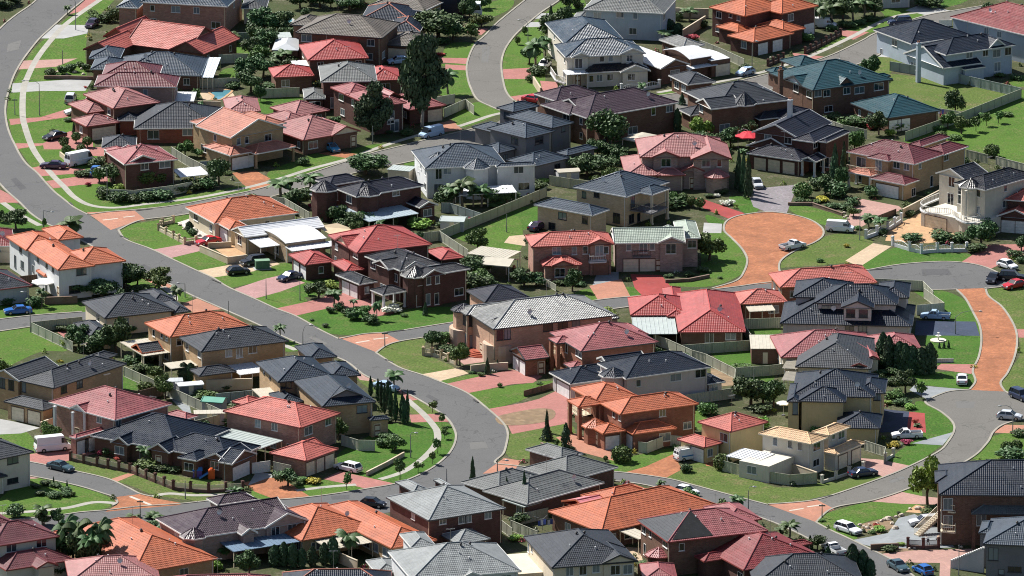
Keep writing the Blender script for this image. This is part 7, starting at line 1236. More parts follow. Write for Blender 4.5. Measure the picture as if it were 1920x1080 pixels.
V((2, 3), ('dome', 820, 222, 135, 145), ('sapling', 335, 135, 42, 78), ('cyp', 262, 60, 90, 120), ('pencil', 405, 138, 90, 195), ('dshrub', 440, 140, 80, 40), ('ball', 702, 222, 34, 42), ('dshrub', 1308, 300, 88, 92), ('dome', 1575, 280, 115, 140), ('pencil', 92, 595, 52, 285), ('palm', 1690, 610, 130, 155), ('tree', 740, 800, 130, 120), ('bshrub', 25, 810, 110, 70), ('tree', 60, 700, 120, 80), ('dshrub', 1230, 130, 60, 50), ('palm', 720, 770, 90, 90), ('shrub', 980, 1000, 60, 40), ('cycad', 985, 990, 70, 50), ('dshrub', 1260, 1050, 120, 70))
V((3, 3), ('btree', 1195, 545, 190, 320), ('shrub', 1195, 605, 90, 45), ('dshrub', 1270, 590, 100, 70), ('ball', 1790, 165, 85, 90), ('ball', 1862, 155, 85, 90), ('dshrub', 1820, 200, 190, 65), ('palm', 160, 810, 155, 165), ('palm', 90, 790, 100, 90), ('cyp', 315, 875, 50, 95), ('tree', 370, 885, 105, 100), ('conifer', 450, 1005, 46, 138), ('conifer', 632, 1090, 105, 235), ('conifer', 710, 1095, 85, 200), ('conifer', 765, 1105, 75, 145), ('yshrub', 945, 112, 90, 42), ('flower', 1040, 92, 80, 60), ('dshrub', 215, 845, 85, 52), ('bshrub', 840, 745, 90, 40), ('shrub', 780, 760, 60, 40), ('flower', 815, 720, 60, 60), ('dshrub', 980, 615, 30, 32), ('shrub', 405, 670, 50, 25), ('bshrub', 1000, 850, 60, 30), ('dshrub', 910, 890, 120, 28), ('dshrub', 1880, 30, 110, 70))
# ------------------------------------------------------------------ vehicles
PAINT = {'white': (.72, .73, .74), 'silver': (.48, .50, .52), 'black': (.012, .012, .015), 'navy': (.018, .028, .065), 'blue': (.02, .11, .36), 'red': (.42, .016, .022), 'teal': (.040, .075, .090), 'purple': (.040, .020, .050), 'paleblue': (.33, .45, .60), 'green': (.05, .09, .09), 'sky': (.06, .28, .46)}
def paint(k): return plain('paint_'+k, PAINT[k], .22, .6, var=.03)
SHAPE = {  # length, half width, belt z, roof z, stations(bonnet z profile), cabin (x front base, x front top, x rear top, x rear base)
 'sedan': (4.7, .90, .92, 1.43, [(-2.35, .62), (-2.25, .95), (-1.5, .98), (.75, .95), (1.7, .86), (2.25, .72), (2.35, .5)], (.95, .25, -.95, -1.6)),
 'hatch': (4.0, .85, .92, 1.46, [(-2.0, .6), (-1.95, .93), (-1.4, .96), (.7, .94), (1.5, .85), (1.92, .70), (2.0, .5)], (.95, .25, -1.25, -1.85)),
 'wagon': (4.8, .90, .95, 1.52, [(-2.4, .6), (-2.34, .95), (-1.5, .98), (.8, .95), (1.7, .87), (2.3, .72), (2.4, .5)], (1.0, .3, -1.9, -2.28)),
 'suv': (4.6, .92, 1.08, 1.75, [(-2.3, .65), (-2.25, 1.05), (-1.5, 1.1), (.85, 1.06), (1.7, 1.0), (2.22, .85), (2.3, .55)], (1.05, .45, -1.85, -2.2)),
 'van': (4.9, .92, 1.15, 1.98, [(-2.45, .6), (-2.42, 1.15), (-1.0, 1.15), (1.4, 1.12), (2.0, .98), (2.38, .82), (2.45, .5)], (1.75, 1.15, -2.25, -2.38)),
 'bigvan': (5.8, 1.0, 1.35, 2.55, [(-2.9, .6), (-2.86, 1.35), (-1.0, 1.35), (1.8, 1.3), (2.4, 1.12), (2.84, .9), (2.9, .5)], (2.3, 1.65, -2.75, -2.84)),
 'ute': (5.0, .90, .98, 1.55, [(-2.5, .6), (-2.46, .62), (-.45, .62), (-.40, .98), (1.0, .98), (1.9, .88), (2.42, .74), (2.5, .5)], (1.2, .6, -.15, -.38))}
CARS = {}
def car_meshes(kind):
    if kind in CARS: return CARS[kind]
    Ln, hw, belt, roof, st, (xa, xb, xc, xd) = SHAPE[kind]; body = MB(); glass = MB(); top = MB(); trim = MB()
    def ring(x, z, k=1.0):
        zl = .22; tap = 1-.10*max(0, (abs(x)/(Ln/2))**4)
        h = hw*tap*k; return [(x, -h*.92, zl), (x, -h, zl+.14), (x, -h, z-.16), (x, -h*.9, z), (x, h*.9, z), (x, h, z-.16), (x, h, zl+.14), (x, h*.92, zl)]
    rg = [ring(x, z) for x, z in st]
    for a, b in zip(rg, rg[1:]):
        for k in range(8): body.face([a[k], a[(k+1) % 8], b[(k+1) % 8], b[k]])
    body.face(rg[0]); body.face(rg[-1][::-1])
    # greenhouse
    w0, w1 = hw*.90, hw*.74; zb = belt-.03
    lo = [(xa, w0), (xd, w0)]; hi = [(xb, w1), (xc, w1)]
    closed = kind in ('van', 'bigvan')
    G = {s: [(xa, s*w0, zb), (xd, s*w0, zb), (xc, s*w1, roof-.05), (xb, s*w1, roof-.05)] for s in (1, -1)}
    shell = body if closed else glass
    for s in (1, -1): shell.face(G[s] if s < 0 else G[s][::-1])
    (glass).face([(xa, -w0, zb), (xa, w0, zb), (xb, w1, roof-.05), (xb, -w1, roof-.05)])
    shell.face([(xd, w0, zb), (xd, -w0, zb), (xc, -w1, roof-.05), (xc, w1, roof-.05)])
    if closed:
        for s in (1, -1): glass.face([(xa-.05, s*(w0+.012), zb+.06), (xa-1.05, s*(w0+.012), zb+.06), (xa-1.05, s*(w1+.075), roof-.35), (xb+.18, s*(w1+.075), roof-.35)])
        for s in (.12, .52): glass.face([(xd-.03, s*w0-.0, zb+.2), (xd-.03, (s+.32)*w0, zb+.2), (xc-.05, (s+.30)*w1, roof-.3), (xc-.05, s*w1, roof-.3)]); glass.face([(xd-.03, -s*w0, zb+.2), (xd-.03, -(s+.32)*w0, zb+.2), (xc-.05, -(s+.30)*w1, roof-.3), (xc-.05, -s*w1, roof-.3)])
    n = 5
    for i in range(n):      # crowned roof
        u, v = -1+2*i/n, -1+2*(i+1)/n; zz = lambda q: roof-.05+.05*(1-q*q)
        top.face([(xb+.02, u*w1*1.03, zz(u)), (xb+.02, v*w1*1.03, zz(v)), (xc-.02, v*w1*1.03, zz(v)), (xc-.02, u*w1*1.03, zz(u))])
    top.face([(xb+.02, -w1*1.03, roof-.09), (xb+.02, w1*1.03, roof-.09), (xb+.02, w1*1.03, roof-.05), (xb+.02, -w1*1.03, roof-.05)])
    if not closed:
        for s in (1, -1):
            top.beam((xa, s*w0, zb), (xb, s*w1, roof-.05), .07, .06); top.beam((xd, s*w0, zb), (xc, s*w1, roof-.05), .12, .08)
            xm = (xa+xd)/2-.1; top.beam((xm, s*(w0+.005), zb), (xm-.05, s*(w1+.005), roof-.05), .09, .03)
            if kind in ('wagon', 'suv'): top.beam((xd+.75, s*(w0+.005), zb), (xc+.55, s*(w1+.005), roof-.05), .1, .03)
            top.beam((xb, s*w1, roof-.06), (xc, s*w1, roof-.06), .06, .06)
    bump = MB()
    for s in (1, -1): bump.beam((s*(Ln/2-.02), -hw*.8, .42), (s*(Ln/2-.02), hw*.8, .42), .1, .2)
    lens = MB(); lens.box(-.09, .06, -.17, .17, -.08, .08)
    mir = MB(); mir.box(-.06, .06, -.12, .12, -.07, .07)
    tyre = MB(); R_ = .33 if kind not in ('bigvan', 'suv') else .37; nn = 14
    ring2 = lambda r, y: [(r*math.cos(i*2*math.pi/nn), y, r*math.sin(i*2*math.pi/nn)) for i in range(nn)]
    pr = [ring2(R_*.6, -.1), ring2(R_*.95, -.11), ring2(R_, -.06), ring2(R_, .06), ring2(R_*.95, .11), ring2(R_*.6, .1)]
    for a, b in zip(pr, pr[1:]):
        for i in range(nn): tyre.face([a[i], a[(i+1) % nn], b[(i+1) % nn], b[i]])
    rim = MB()
    for s in (-1, 1):
        rr = ring2(R_*.62, s*.085); c = (0, s*.10, 0)
        for i in range(nn): rim.face([rr[i], rr[(i+1) % nn], c])
    d = dict(body=body.data('car_body', paint('white')), glass=glass.data('car_windows', plain('car_glass', (.014, .018, .024), .06, .8, var=.02)), top=top.data('car_roof', paint('white')), bump=bump.data('bumper', plain('bumper', (.10, .10, .11), .5)),
             head=lens.data('headlight', plain('headlight', (.6, .62, .64), .12, .8)), tail=lens.data('taillight', plain('taillight', (.32, .01, .012), .25)), mir=mir.data('wing_mirror', plain('bumper', (.1, .1, .1), .5)), tyre=tyre.data('tyre', plain('rubber', (.02, .02, .02), .85, .2)), rim=rim.data('rim', plain('alloy', (.40, .41, .42), .3, metal=.7)), R=R_)
    if kind == 'ute':
        tr = MB(); tr.box(-2.48, -.48, -.9, -.84, .62, 1.0); tr.box(-2.48, -.48, .84, .9, .62, 1.0); tr.box(-2.5, -2.44, -.84, .84, .62, 1.0); tr.box(-.5, -.44, -.84, .84, .62, 1.25)
        d['tray'] = tr.data('tray_side', paint('white')); b2 = MB(); b2.box(-2.44, -.5, -.84, .84, .6, .66); d['bed'] = b2.data('tray_floor', plain('tray_dark', (.06, .06, .06), .7))
    if kind == 'bigvan':
        pass
    CARS[kind] = d; return d
VNAME = {'sedan': 'sedan', 'hatch': 'hatchback', 'wagon': 'station wagon', 'suv': 'four-wheel drive', 'van': 'van', 'bigvan': 'high-roofed van', 'ute': 'pickup'}
def pset(o, mat):
    o.material_slots[0].link = 'OBJECT'; o.material_slots[0].material = mat
def car(t, kind, col, x, y, dx, dy, label):
    d = car_meshes(kind); p = tu(t, (x, y)); q = tu(t, (x+dx, y+dy)); al = math.atan2(q.y-p.y, q.x-p.x)
    o = empty('van' if 'van' in kind else 'pickup' if kind == 'ute' else 'parked_car', (p.x, p.y, .03), al); tag(o, label, {'ute': 'pickup', 'van': 'van', 'bigvan': 'van'}.get(kind, 'car'), 'vehicles parked in the streets and drives')
    Ln, hw, belt, roof, st, cb = SHAPE[kind]; m = paint(col)
    pset(link('body', d['body'], o), m); pset(link('roof', d['top'], o), m); link('window', d['glass'], o)
    if kind == 'ute': pset(link('tray', d['tray'], o), m); link('tray_floor', d['bed'], o)
    link('bumper', d['bump'], o); R_ = d['R']
    for sx in (1, -1):
        for sy in (1, -1):
            w = link('wheel', d['tyre'], o, (sx*Ln*.30+.02, sy*(hw-.08), R_-.02)); link('rim', d['rim'], w)
    for sy in (1, -1):
        link('headlight', d['head'], o, (Ln/2-.05, sy*hw*.66, .62)); link('taillight', d['tail'], o, (-Ln/2+.06, sy*hw*.70, .72 if kind != 'ute' else .55)); link('wing_mirror', d['mir'], o, (cb[0]-.15, sy*(hw+.02), belt+.05))
    return o
K = car
K((0, 0), 'suv', 'silver', 530, 765, 30, -60, 'silver four-wheel drive on the lawn above the white sedan at top left')
K((0, 0), 'sedan', 'white', 578, 855, -100, 12, 'white sedan in the pink drive of the dusty pink stepped house')
K((0, 0), 'sedan', 'black', 410, 1042, -100, 22, 'low black sedan in the pink-paved yard with clipped ball trees')
K((0, 0), 'hatch', 'purple', 690, 200, -40, 25, 'dark purple hatchback half under the pink-red many-gabled roof')
K((0, 1), 'sedan', 'purple', 400, 182, -100, -4, 'dark purple sedan parked at the kerb on pink paving beside the white van')
K((0, 1), 'bigvan', 'white', 600, 155, 100, -20, 'white high-roofed van behind the dark purple sedan on pink paving')
K((0, 1), 'hatch', 'blue', 715, 232, -40, 50, 'bright blue hatchback half hidden by a clipped ball tree')
K((0, 1), 'sedan', 'red', 1560, 752, -100, 18, 'glossy red sedan on the lilac drive of the orange corner house')
K((0, 1), 'suv', 'black', 1900, 905, -100, 15, 'black four-wheel drive beside the cream boundary wall and white vaulted roofs')
K((0, 1), 'hatch', 'black', 1785, 975, 100, -10, 'small black hatchback on the cream drive beside the green utility box')
K((1, 0), 'hatch', 'paleblue', 1065, 478, -100, 6, 'pale blue hatchback before the garage of the wide brown-grey roofed house')
K((1, 0), 'van', 'paleblue', 1315, 1025, -100, 22, 'pale blue work van parked in the shaded street below the gum trees')
K((1, 1), 'hatch', 'sky', 568, 52, 60, 28, 'turquoise blue hatchback on the salmon drive above the lawn')
K((1, 1), 'sedan', 'navy', 250, 1018, -100, 26, 'navy sedan at the foot of the pink drive below the red garages')
K((2, 0), 'sedan', 'red', 165, 768, 100, 16, 'red sports sedan on the grass verge beside the purple-brown roof')
K((2, 0), 'hatch', 'white', 245, 505, -60, 40, 'white hatchback half hidden by bushes beside the cream mansion')
K((2, 0), 'hatch', 'paleblue', 1750, 562, -100, 25, 'pale blue hatchback in the street behind the charcoal turret house')
K((3, 0), 'suv', 'navy', 990, 188, -100, 5, 'dark navy four-wheel drive parked in the top right street')
K((3, 0), 'van', 'white', 420, 208, 100, 5, 'white van under the dark palms beside the orange-red mansion')
K((2, 1), 'hatch', 'silver', 1838, 322, 30, 40, 'silver hatchback in front of the three shaded garage doors')
K((2, 1), 'sedan', 'purple', 195, 640, 60, -25, 'dark plum sedan tucked behind the tan house near the stone steps')
K((3, 1), 'van', 'white', 540, 655, 100, 6, 'white panel van parked on the rim of the orange circle')
K((3, 1), 'ute', 'white', 185, 785, 100, -22, 'white pickup with open dark tray on the orange circle')
K((3, 1), 'hatch', 'white', 1795, 932, 100, 30, 'white hatchback on the verge at the right end of the grey circle')
K((3, 1), 'sedan', 'black', 1688, 1030, -40, 45, 'black sedan nose-in at the right edge of the grey circle')
K((3, 1), 'sedan', 'red', 1850, 1078, -100, 22, 'bright red sedan on the dry grass at the right edge')
K((3, 1), 'suv', 'black', 1830, 1022, 100, 5, 'black four-wheel drive between the black sedan and the right edge')
K((0, 2), 'sedan', 'blue', 135, 192, -100, 6, 'bright blue sedan parked on the grass beside the left side street')
K((1, 2), 'sedan', 'paleblue', 975, 765, 100, 20, 'pale blue sedan behind the row of pencil cypresses')
K((3, 2), 'ute', 'paleblue', 1255, 232, -100, -4, 'pale blue pickup with a white tray on the dark blue slab')
K((3, 2), 'sedan', 'white', 1455, 708, 0, -60, 'white sedan seen from behind on the verge of the orange brick road')
K((3, 2), 'suv', 'navy', 1895, 835, 90, 36, 'dark navy four-wheel drive at the right edge of the lower circle')
K((3, 2), 'hatch', 'silver', 1812, 985, 100, 8, 'silver hatchback standing in the lower grey circle beside a lamp post')
K((0, 3), 'bigvan', 'white', 395, 140, 100, -10, 'large white delivery van on the pink drive of the navy bungalow')
K((0, 3), 'sedan', 'teal', 455, 285, 100, 24, 'dark teal sedan parked along the kerb at lower left')
K((1, 3), 'wagon', 'white', 690, 290, -100, -24, 'white station wagon in front of the triple garage')
K((1, 3), 'hatch', 'black', 878, 560, 100, 10, 'black hatchback peeping over the orange roof at the bottom street')
K((2, 3), 'hatch', 'white', 1310, 470, 100, 20, 'white hatchback half hidden behind the sprawling orange roof')
K((3, 3), 'wagon', 'white', 600, 752, 100, 32, 'white station wagon parked on the corner lawn at lower right')
K((3, 3), 'wagon', 'silver', 1170, 695, -100, 8, 'silver station wagon on the grey drive beside outside stairs')
K((3, 3), 'ute', 'white', 490, 905, -80, -42, 'white pickup parked in the street beside the dark red roof')
K((3, 3), 'sedan', 'teal', 975, 1030, 90, 52, 'dark green-blue sedan at the kerb in the bottom right street')
K((3, 3), 'hatch', 'blue', 1160, 1060, -90, -45, 'royal blue hatchback on the pink drive at the bottom right')
K((3, 3), 'sedan', 'navy', 712, 330, 100, -15, 'navy sedan on the lawn beside white rendered piers')
K((3, 3), 'ute', 'white', 1040, 45, -100, 4, 'white pickup parked on the shaded navy drive')
lv = K((2, 3), 'van', 'white', 1325, 205, 100, -18, 'white work van with ladders on its roof rack')
m = MB()
for s in (-.5, -.12, .2, .55): m.beam((-2.4, s, 2.12), (2.6, s, 2.18), .05, .06)
for k in range(17): m.beam((-2.3+k*.3, -.5, 2.13), (-2.3+k*.3, -.12, 2.13), .04, .04); m.beam((-2.3+k*.3, .2, 2.13), (-2.3+k*.3, .55, 2.13), .04, .04)
tag(m.build('ladder', plain('ladder', (.55, .50, .42), .4), None, lv.location, lv.rotation_euler.z), 'pair of long pale ladders lying on the white work van', 'ladder')
m = MB()
for xx in (-1.9, -.2, 1.0): m.beam((xx, -.72, 2.06), (xx, .72, 2.06), .06, .06); m.box(xx-.03, xx+.03, -.72, -.66, 1.85, 2.06); m.box(xx-.03, xx+.03, .66, .72, 1.85, 2.06)
m.build('roof_rack', plain('bumper', (.1, .1, .1), .5), lv)
m = MB(); m.box(-1.9, 1.2, -.928, -.921, .78, .98); m.build('side_stripe', plain('stripe', (.03, .18, .42), .4), lv)
# lorry
p = tu((1, 0), (1270, 135)); q = tu((1, 0), (1640, 138)); al = math.atan2(q.y-p.y, q.x-p.x); lo = empty('lorry', (p.x, p.y, .03), al); tag(lo, 'lorry with long dark navy box body and white cab at the top', 'lorry')
m = MB(); m.box(0, 8.6, 0, 2.5, 1.0, 3.7); m.box(-.03, 8.63, -.03, 2.53, 3.7, 3.82, 1); m.box(8.6, 8.66, 0, 2.5, 1.0, 3.7, 1); m.build('box_body', [plain('lorry_dark', (.012, .016, .035), .4), paint('white')], lo)
m = MB(); m.box(9.0, 10.9, .1, 2.4, .55, 1.5); m.face([(9.0, .1, 1.5), (10.9, .1, 1.5), (10.55, .2, 2.7), (9.0, .2, 2.7)]); m.face([(10.9, 2.4, 1.5), (9.0, 2.4, 1.5), (9.0, 2.3, 2.7), (10.55, 2.3, 2.7)]); m.face([(9.0, 2.4, 1.5), (9.0, .1, 1.5), (9.0, .2, 2.7), (9.0, 2.3, 2.7)]); m.box(9.0, 10.6, .15, 2.35, 2.7, 2.85); m.build('cab', paint('white'), lo)
m = MB(); m.face([(10.92, .2, 1.55), (10.92, 2.3, 1.55), (10.6, 2.2, 2.62), (10.6, .3, 2.62)]); m.face([(9.4, .09, 1.6), (10.7, .09, 1.6), (10.45, .16, 2.55), (9.4, .16, 2.55)]); m.build('window', plain('car_glass', (.014, .018, .024), .06, .8), lo)
m = MB(); m.box(.2, 9.6, .4, 2.1, .6, 1.0); m.build('chassis', plain('rubber', (.02, .02, .02), .85), lo)
for x in (1.2, 2.3, 10.0):
    for y in (.15, 2.35):
        w = link('wheel', car_meshes('suv')['tyre'], lo, (x, y, .5)); w.scale = (1.35, 1.6, 1.35); link('rim', car_meshes('suv')['rim'], w)
# ------------------------------------------------------------------ lamps and poles
def lamp(t, base, top, arm=None, name='street_lamp'):
    p = tu(t, base); s = ppm(*tp(t, base)); h = (base[1]-top[1])/4/s/.965; o = empty(name, (p.x, p.y, 0)); m = MB(); gm = plain('galv', (.20, .21, .21), .5, metal=.3)
    m.cyl(0, 0, .1, 0, 1.1, 8, .085); m.cyl(0, 0, .08, 1.1, h, 8, .05); m.build('pole', gm, o)
    if arm:
        ax = (arm[0]-top[0])/4/s; az = h+(top[1]-arm[1])/4/s
        a = MB(); a.tube([(0, 0, h-.05), (ax*.25, 0, h+(az-h)*.6+.1), (ax*.6, 0, az+.05), (ax, 0, az)], .04, 6); a.build('arm', gm, o)
        l = MB(); sg = 1 if ax > 0 else -1; l.tube([(ax, 0, az), (ax+sg*.25, 0, az+.01), (ax+sg*.62, 0, az-.02)], [.07, .15, .08], 8); l.build('lamp_head', plain('lamp_grey', (.35, .36, .36), .4), o)
        later(o, 'grey street lamp with curved arm', 'grey street lamps with curved arms', 'street lamp', 'street lamps along the kerbs', p)
    else:
        c = MB(); c.cyl(0, 0, .09, h, h+.12, 8, .03); c.build('cap', gm, o)
        if name == 'sign_post':
            b = MB(); b.box(-.5, .5, -.02, .02, h-.25, h-.05); b.build('sign_blade', plain('sign_dark', (.07, .10, .09), .5), o)
            later(o, 'slim street sign post with a dark blade', 'slim street sign posts with dark blades', 'sign', 'sign posts along the streets', p)
        else: later(o, 'plain thin metal pole', 'plain thin metal poles', 'pole', 'thin poles in the street', p)
for a in (((0, 0), (568, 225), (560, 15), (540, 0)), ((0, 0), (297, 866), (290, 630), (185, 606)), ((0, 1), (326, 625), (325, 498), (380, 508)), ((0, 1), (805, 425), (805, 195), (760, 180)), ((0, 2), (228, 332), (222, 75), (180, 28)), ((1, 2), (352, 462), (353, 330), (400, 276)), ((2, 0), (120, 330), (115, 180), (60, 150)),
          ((3, 2), (1405, 345), (1412, 215), (1585, 172)), ((3, 2), (1835, 1085), (1833, 915), (1750, 882)), ((1, 3), (1160, 192), (1163, 15), (1190, 5)), ((1, 3), (1810, 312), (1812, 205), (1868, 212)), ((2, 3), (1772, 598), (1775, 440), (1805, 408)), ((2, 0), (1800, 520), (1808, 330), (1830, 310)), ((0, 2), (1388, 70), (1388, -30), (1350, -35))):
    lamp(*a)
for a in (((0, 0), (470, 482), (470, 382)), ((1, 0), (875, 1082), (875, 950)), ((1, 0), (1243, 955), (1243, 880)), ((2, 0), (308, 405), (308, 182)), ((3, 1), (688, 722), (690, 482)), ((1, 1), (1880, 662), (1880, 530)), ((1, 3), (1430, 392), (1430, 278)), ((0, 3), (1390, 502), (1390, 368)), ((0, 3), (1685, 372), (1685, 220)), ((3, 3), (1430, 1075), (1430, 850)), ((1, 2), (330, 92), (330, -50)), ((1, 2), (76, 82), (76, -60)), ((2, 2), (1815, 690), (1815, 610)), ((0, 2), (1715, 330), (1715, 100))):
    lamp(*a, name='metal_pole')
for a in (((0, 0), (112, 862), (112, 745)), ((1, 2), (966, 442), (968, 335)), ((3, 3), (405, 642), (405, 545)), ((0, 3), (1052, 640), (1052, 515))): lamp(*a, name='sign_post')
# ------------------------------------------------------------------ garden things
def parasol(t, base, r, h, col, label, cant=False):
    p = tu(t, base); o = empty('garden_umbrella', (p.x, p.y, 0)); tag(o, label, 'umbrella'); m = MB(); n = 8
    ring = [(r*math.cos(R(45*k+22)), r*math.sin(R(45*k+22)), h) for k in range(n)]; a = (0, 0, h+r*.32)
    for k in range(n):
        c, d = ring[k], ring[(k+1) % n]; mid = tuple((c[i]+d[i])/2*(.94 if i < 2 else 1) for i in range(3)); m.face([c, mid, a]); m.face([mid, d, a]); m.face([(c[0], c[1], h-.18), (mid[0], mid[1], h-.18), mid, c]); m.face([(mid[0], mid[1], h-.18), (d[0], d[1], h-.18), d, mid])
    m.build('canopy', plain('canvas_'+col, {'white': (.72, .70, .64), 'red': (.48, .02, .035)}[col], .8), o)
    g = MB()
    if cant: g.tube([(-r*.7, -.2, 0), (-r*.7, -.2, h+.8), (-r*.3, 0, h+1.15), (0, 0, h+r*.34)], .05, 6)
    else: g.cyl(0, 0, .035, 0, h+r*.34, 6)
    g.build('pole', TRIM('w'), o); b = MB(); bx, by = (-r*.7, -.2) if cant else (0, 0); b.cyl(bx, by, .3, 0, .1, 10); b.build('base', plain('bumper', (.1, .1, .1), .5), o)
parasol((0, 1), (325, 1130), 2.1, 2.3, 'white', 'large white garden parasol beside the white house with orange roof')
parasol((3, 2), (115, 955), 1.2, 2.1, 'white', 'small white parasol over a patio table beside the navy-roofed yellow house')
parasol((2, 0), (1770, 1105), 2.6, 2.3, 'red', 'crimson cantilever umbrella behind the charcoal turret house', True)
def pavilion(t, pts, h, col, label, roof='f', walls=None, name='pavilion', pitch=20, cat='pavilion'):
    P = [tu(t, p, h) for p in pts]; al = math.atan2(P[1].y-P[0].y, P[1].x-P[0].x); ca, sa = math.cos(al), math.sin(al); o0 = P[0]
    lc = [(ca*(p.x-o0.x)+sa*(p.y-o0.y), -sa*(p.x-o0.x)+ca*(p.y-o0.y)) for p in P]; x1 = lc[1][0]; y1 = max(2.2, lc[2][1])
    o = empty(name, (o0.x, o0.y, 0), al); tag(o, label, cat)
    m = MB()
    if roof == 'f':
        m.box(0, x1, 0, y1, h-.1, h); 
        for k in range(int(x1/.6)): m.box(k*.6+.2, k*.6+.26, 0, y1, h, h+.03)
        m.build('roof', SHEET(col), o)
    elif roof == 'slats':
        for k in range(int(y1/.45)): m.box(-.2, x1+.2, k*.45, k*.45+.2, h-.08, h)
        for x in (.2, x1-.2): m.box(x-.05, x+.05, -.2, y1+.2, h-.25, h-.085)
        m.build('roof', SHEET(col), o)
    else:
        pl, caps, eaves, rk, gab = roof_planes(roof, 0, x1, 0, y1, h, R(pitch))
        for q in pl: m.face(q, None); 
        for a, b in eaves: m.beam(Vector(a)-Vector((0, 0, .06)), Vector(b)-Vector((0, 0, .06)), .1, .16)
        for a, b in rk: m.beam(a, b, .1, .16)
        m.build('roof', SHEET(col), o)
        if gab and walls:
            g = MB()
            for q in gab: g.face(q)
            g.build('gable', WALLS[walls](), o)
    if walls:
        w = MB(); w.box(.15, x1-.15, .15, y1-.15, 0, h-.11); w.build('wall', WALLS[walls](), o)
        dm = MB(); dm.box(x1*.5-.4, x1*.5+.4, .12, .149, 0, 1.9); dm.build('door', TRIM('c'), o)
    else:
        for x in (.15, x1-.15):
            for y in (.15, y1-.15):
                w = MB(); w.box(x-.06, x+.06, y-.06, y+.06, 0, h-.11 if roof != 'slats' else h-.255); w.build('post', TRIM('w'), o)
    return o
pavilion((2, 1), [(188, 138), (318, 132), (300, 110)], 2.2, 'white', 'white pyramid-roofed gazebo over a blue table by the slate house', 'h', None, 'gazebo', 30, 'gazebo')
pavilion((2, 1), [(345, 215), (512, 205), (480, 180)], 2.0, 'cream', 'small cream garden shed by the tall fence near the tan house', 'gx', 'grey', 'garden_shed', 12, 'shed')
pavilion((1, 1), [(1375, 578), (1560, 585), (1575, 545)], 1.9, 'mist', 'low garden shed with pale rusty roof in the fence corner', 'gx', 'grey', 'garden_shed', 10, 'shed')
pavilion((1, 1), [(1580, 820), (1880, 860), (1960, 800)], 2.9, 'cream', 'long cream flat-roofed pergola beside the black-roofed brick house')
pavilion((1, 1), [(1680, 900), (1900, 920), (1800, 850)], 2.7, 'cream', 'gabled cream pavilion roof in front of the long cream pergola', 'gx', None, 'pavilion', 16)
pavilion((0, 2), [(1190, 705), (1375, 700), (1340, 672)], 2.0, 'grey', 'grey flat-topped garden shed beside two clipped conifers', 'f', 'grey', 'garden_shed', cat='shed')
pavilion((0, 2), [(1340, 738), (1530, 722), (1500, 700)], 2.1, 'white', 'green-walled garden shed with white roof by the cream fence', 'gx', 'dkgrey', 'garden_shed', 10, 'shed')
pavilion((0, 2), [(1505, 850), (1670, 862), (1580, 815)], 2.0, 'green', 'small green-roofed garden shed beside the coral-roofed house', 'gx', 'grey', 'garden_shed', 16, 'shed')
pavilion((0, 2), [(1455, 945), (1690, 940), (1560, 915)], 2.0, 'cream', 'low white-roofed lean-to behind the pale fence at lower left', 'f', 'grey', 'garden_shed', cat='shed')
pavilion((2, 2), [(1790, 455), (2010, 455), (1990, 350)], 2.6, 'cream', 'brown brick cabana with a flat cream roof by the lawn', 'f', 'brown', 'cabana', cat='cabana')
pavilion((3, 2), [(115, 600), (215, 605), (210, 535)], 2.4, 'cream', 'upper cream slatted pergola beside the grey-brown pyramid roof', 'slats', None, 'pergola', cat='pergola')
pavilion((3, 2), [(110, 690), (215, 695), (215, 625)], 2.4, 'cream', 'lower cream slatted pergola above the navy-roofed yellow house', 'slats', None, 'pergola', cat='pergola')
pavilion((1, 0), [(120, 375), (315, 378), (312, 290)], 2.4, 'grey', 'brick garden room with a grey sheet roof left of the brown-grey house', 'hx', 'brown', 'garden_room', 18, 'outbuilding')
pavilion((1, 0), [(95, 285), (270, 280), (265, 240)], 2.3, 'mist', 'pale metal carport behind the brick garden room', 'f', None, 'carport', cat='carport')
pavilion((2, 0), [(820, 1040), (960, 1068), (1120, 1020)], 2.8, 'cream', 'pale canvas-covered patio in front of the purple-brown roofed mansion', 'h', None, 'patio_cover', 12, 'patio cover')
pavilion((1, 1), [(980, 190), (1150, 205), (1150, 165)], 2.6, 'mist', 'low pale roof by the street behind the dusky purple house', 'f', 'beige', 'carport', cat='carport')
pavilion((0, 2), [(880, 740), (1120, 795), (1260, 830)], 2.4, 'white', 'white sheet-roofed lean-to behind the rose-roofed house', 'f', None, 'carport', cat='carport') if 0 else None
# triangular shade sail
P = [tu((1, 1), (455, 618), 3.0), tu((1, 1), (610, 592), 3.4), tu((1, 1), (735, 640), 2.6), tu((1, 1), (560, 680), 2.3)]
m = MB(); m.face([P[0], P[3], P[2]]); m.face([P[0], P[2], P[1]]); so_ = empty('shade_sail', (P[0].x, P[0].y, 0)); tag(so_, 'tan canvas shade sail between the white vaulted and broad red roofs', 'shade sail')
m.v = [tuple(Vector(v)-Vector((P[0].x, P[0].y, 0))) for v in m.v]; m.build('canvas', SHEET('shade'), so_)
for q in P: a = MB(); a.cyl(q.x-P[0].x, q.y-P[0].y, .05, 0, q.z+.1, 6); a.build('pole', TRIM('w'), so_)
P = [tu((0, 0), (1505, 1045), 3), tu((0, 0), (1650, 1035), 3.2), tu((0, 0), (1600, 1090), 2.4)]
m = MB(); m.face([Vector(p)-Vector((P[0].x, P[0].y, 0)) for p in P]); so_ = empty('shade_sail', (P[0].x, P[0].y, 0)); tag(so_, 'white triangular shade sail left of the salmon arched-porch house', 'shade sail'); m.build('canvas', SHEET('white'), so_)
for q in P: a = MB(); a.cyl(q.x-P[0].x, q.y-P[0].y, .05, 0, q.z+.1, 6); a.build('pole', TRIM('w'), so_)
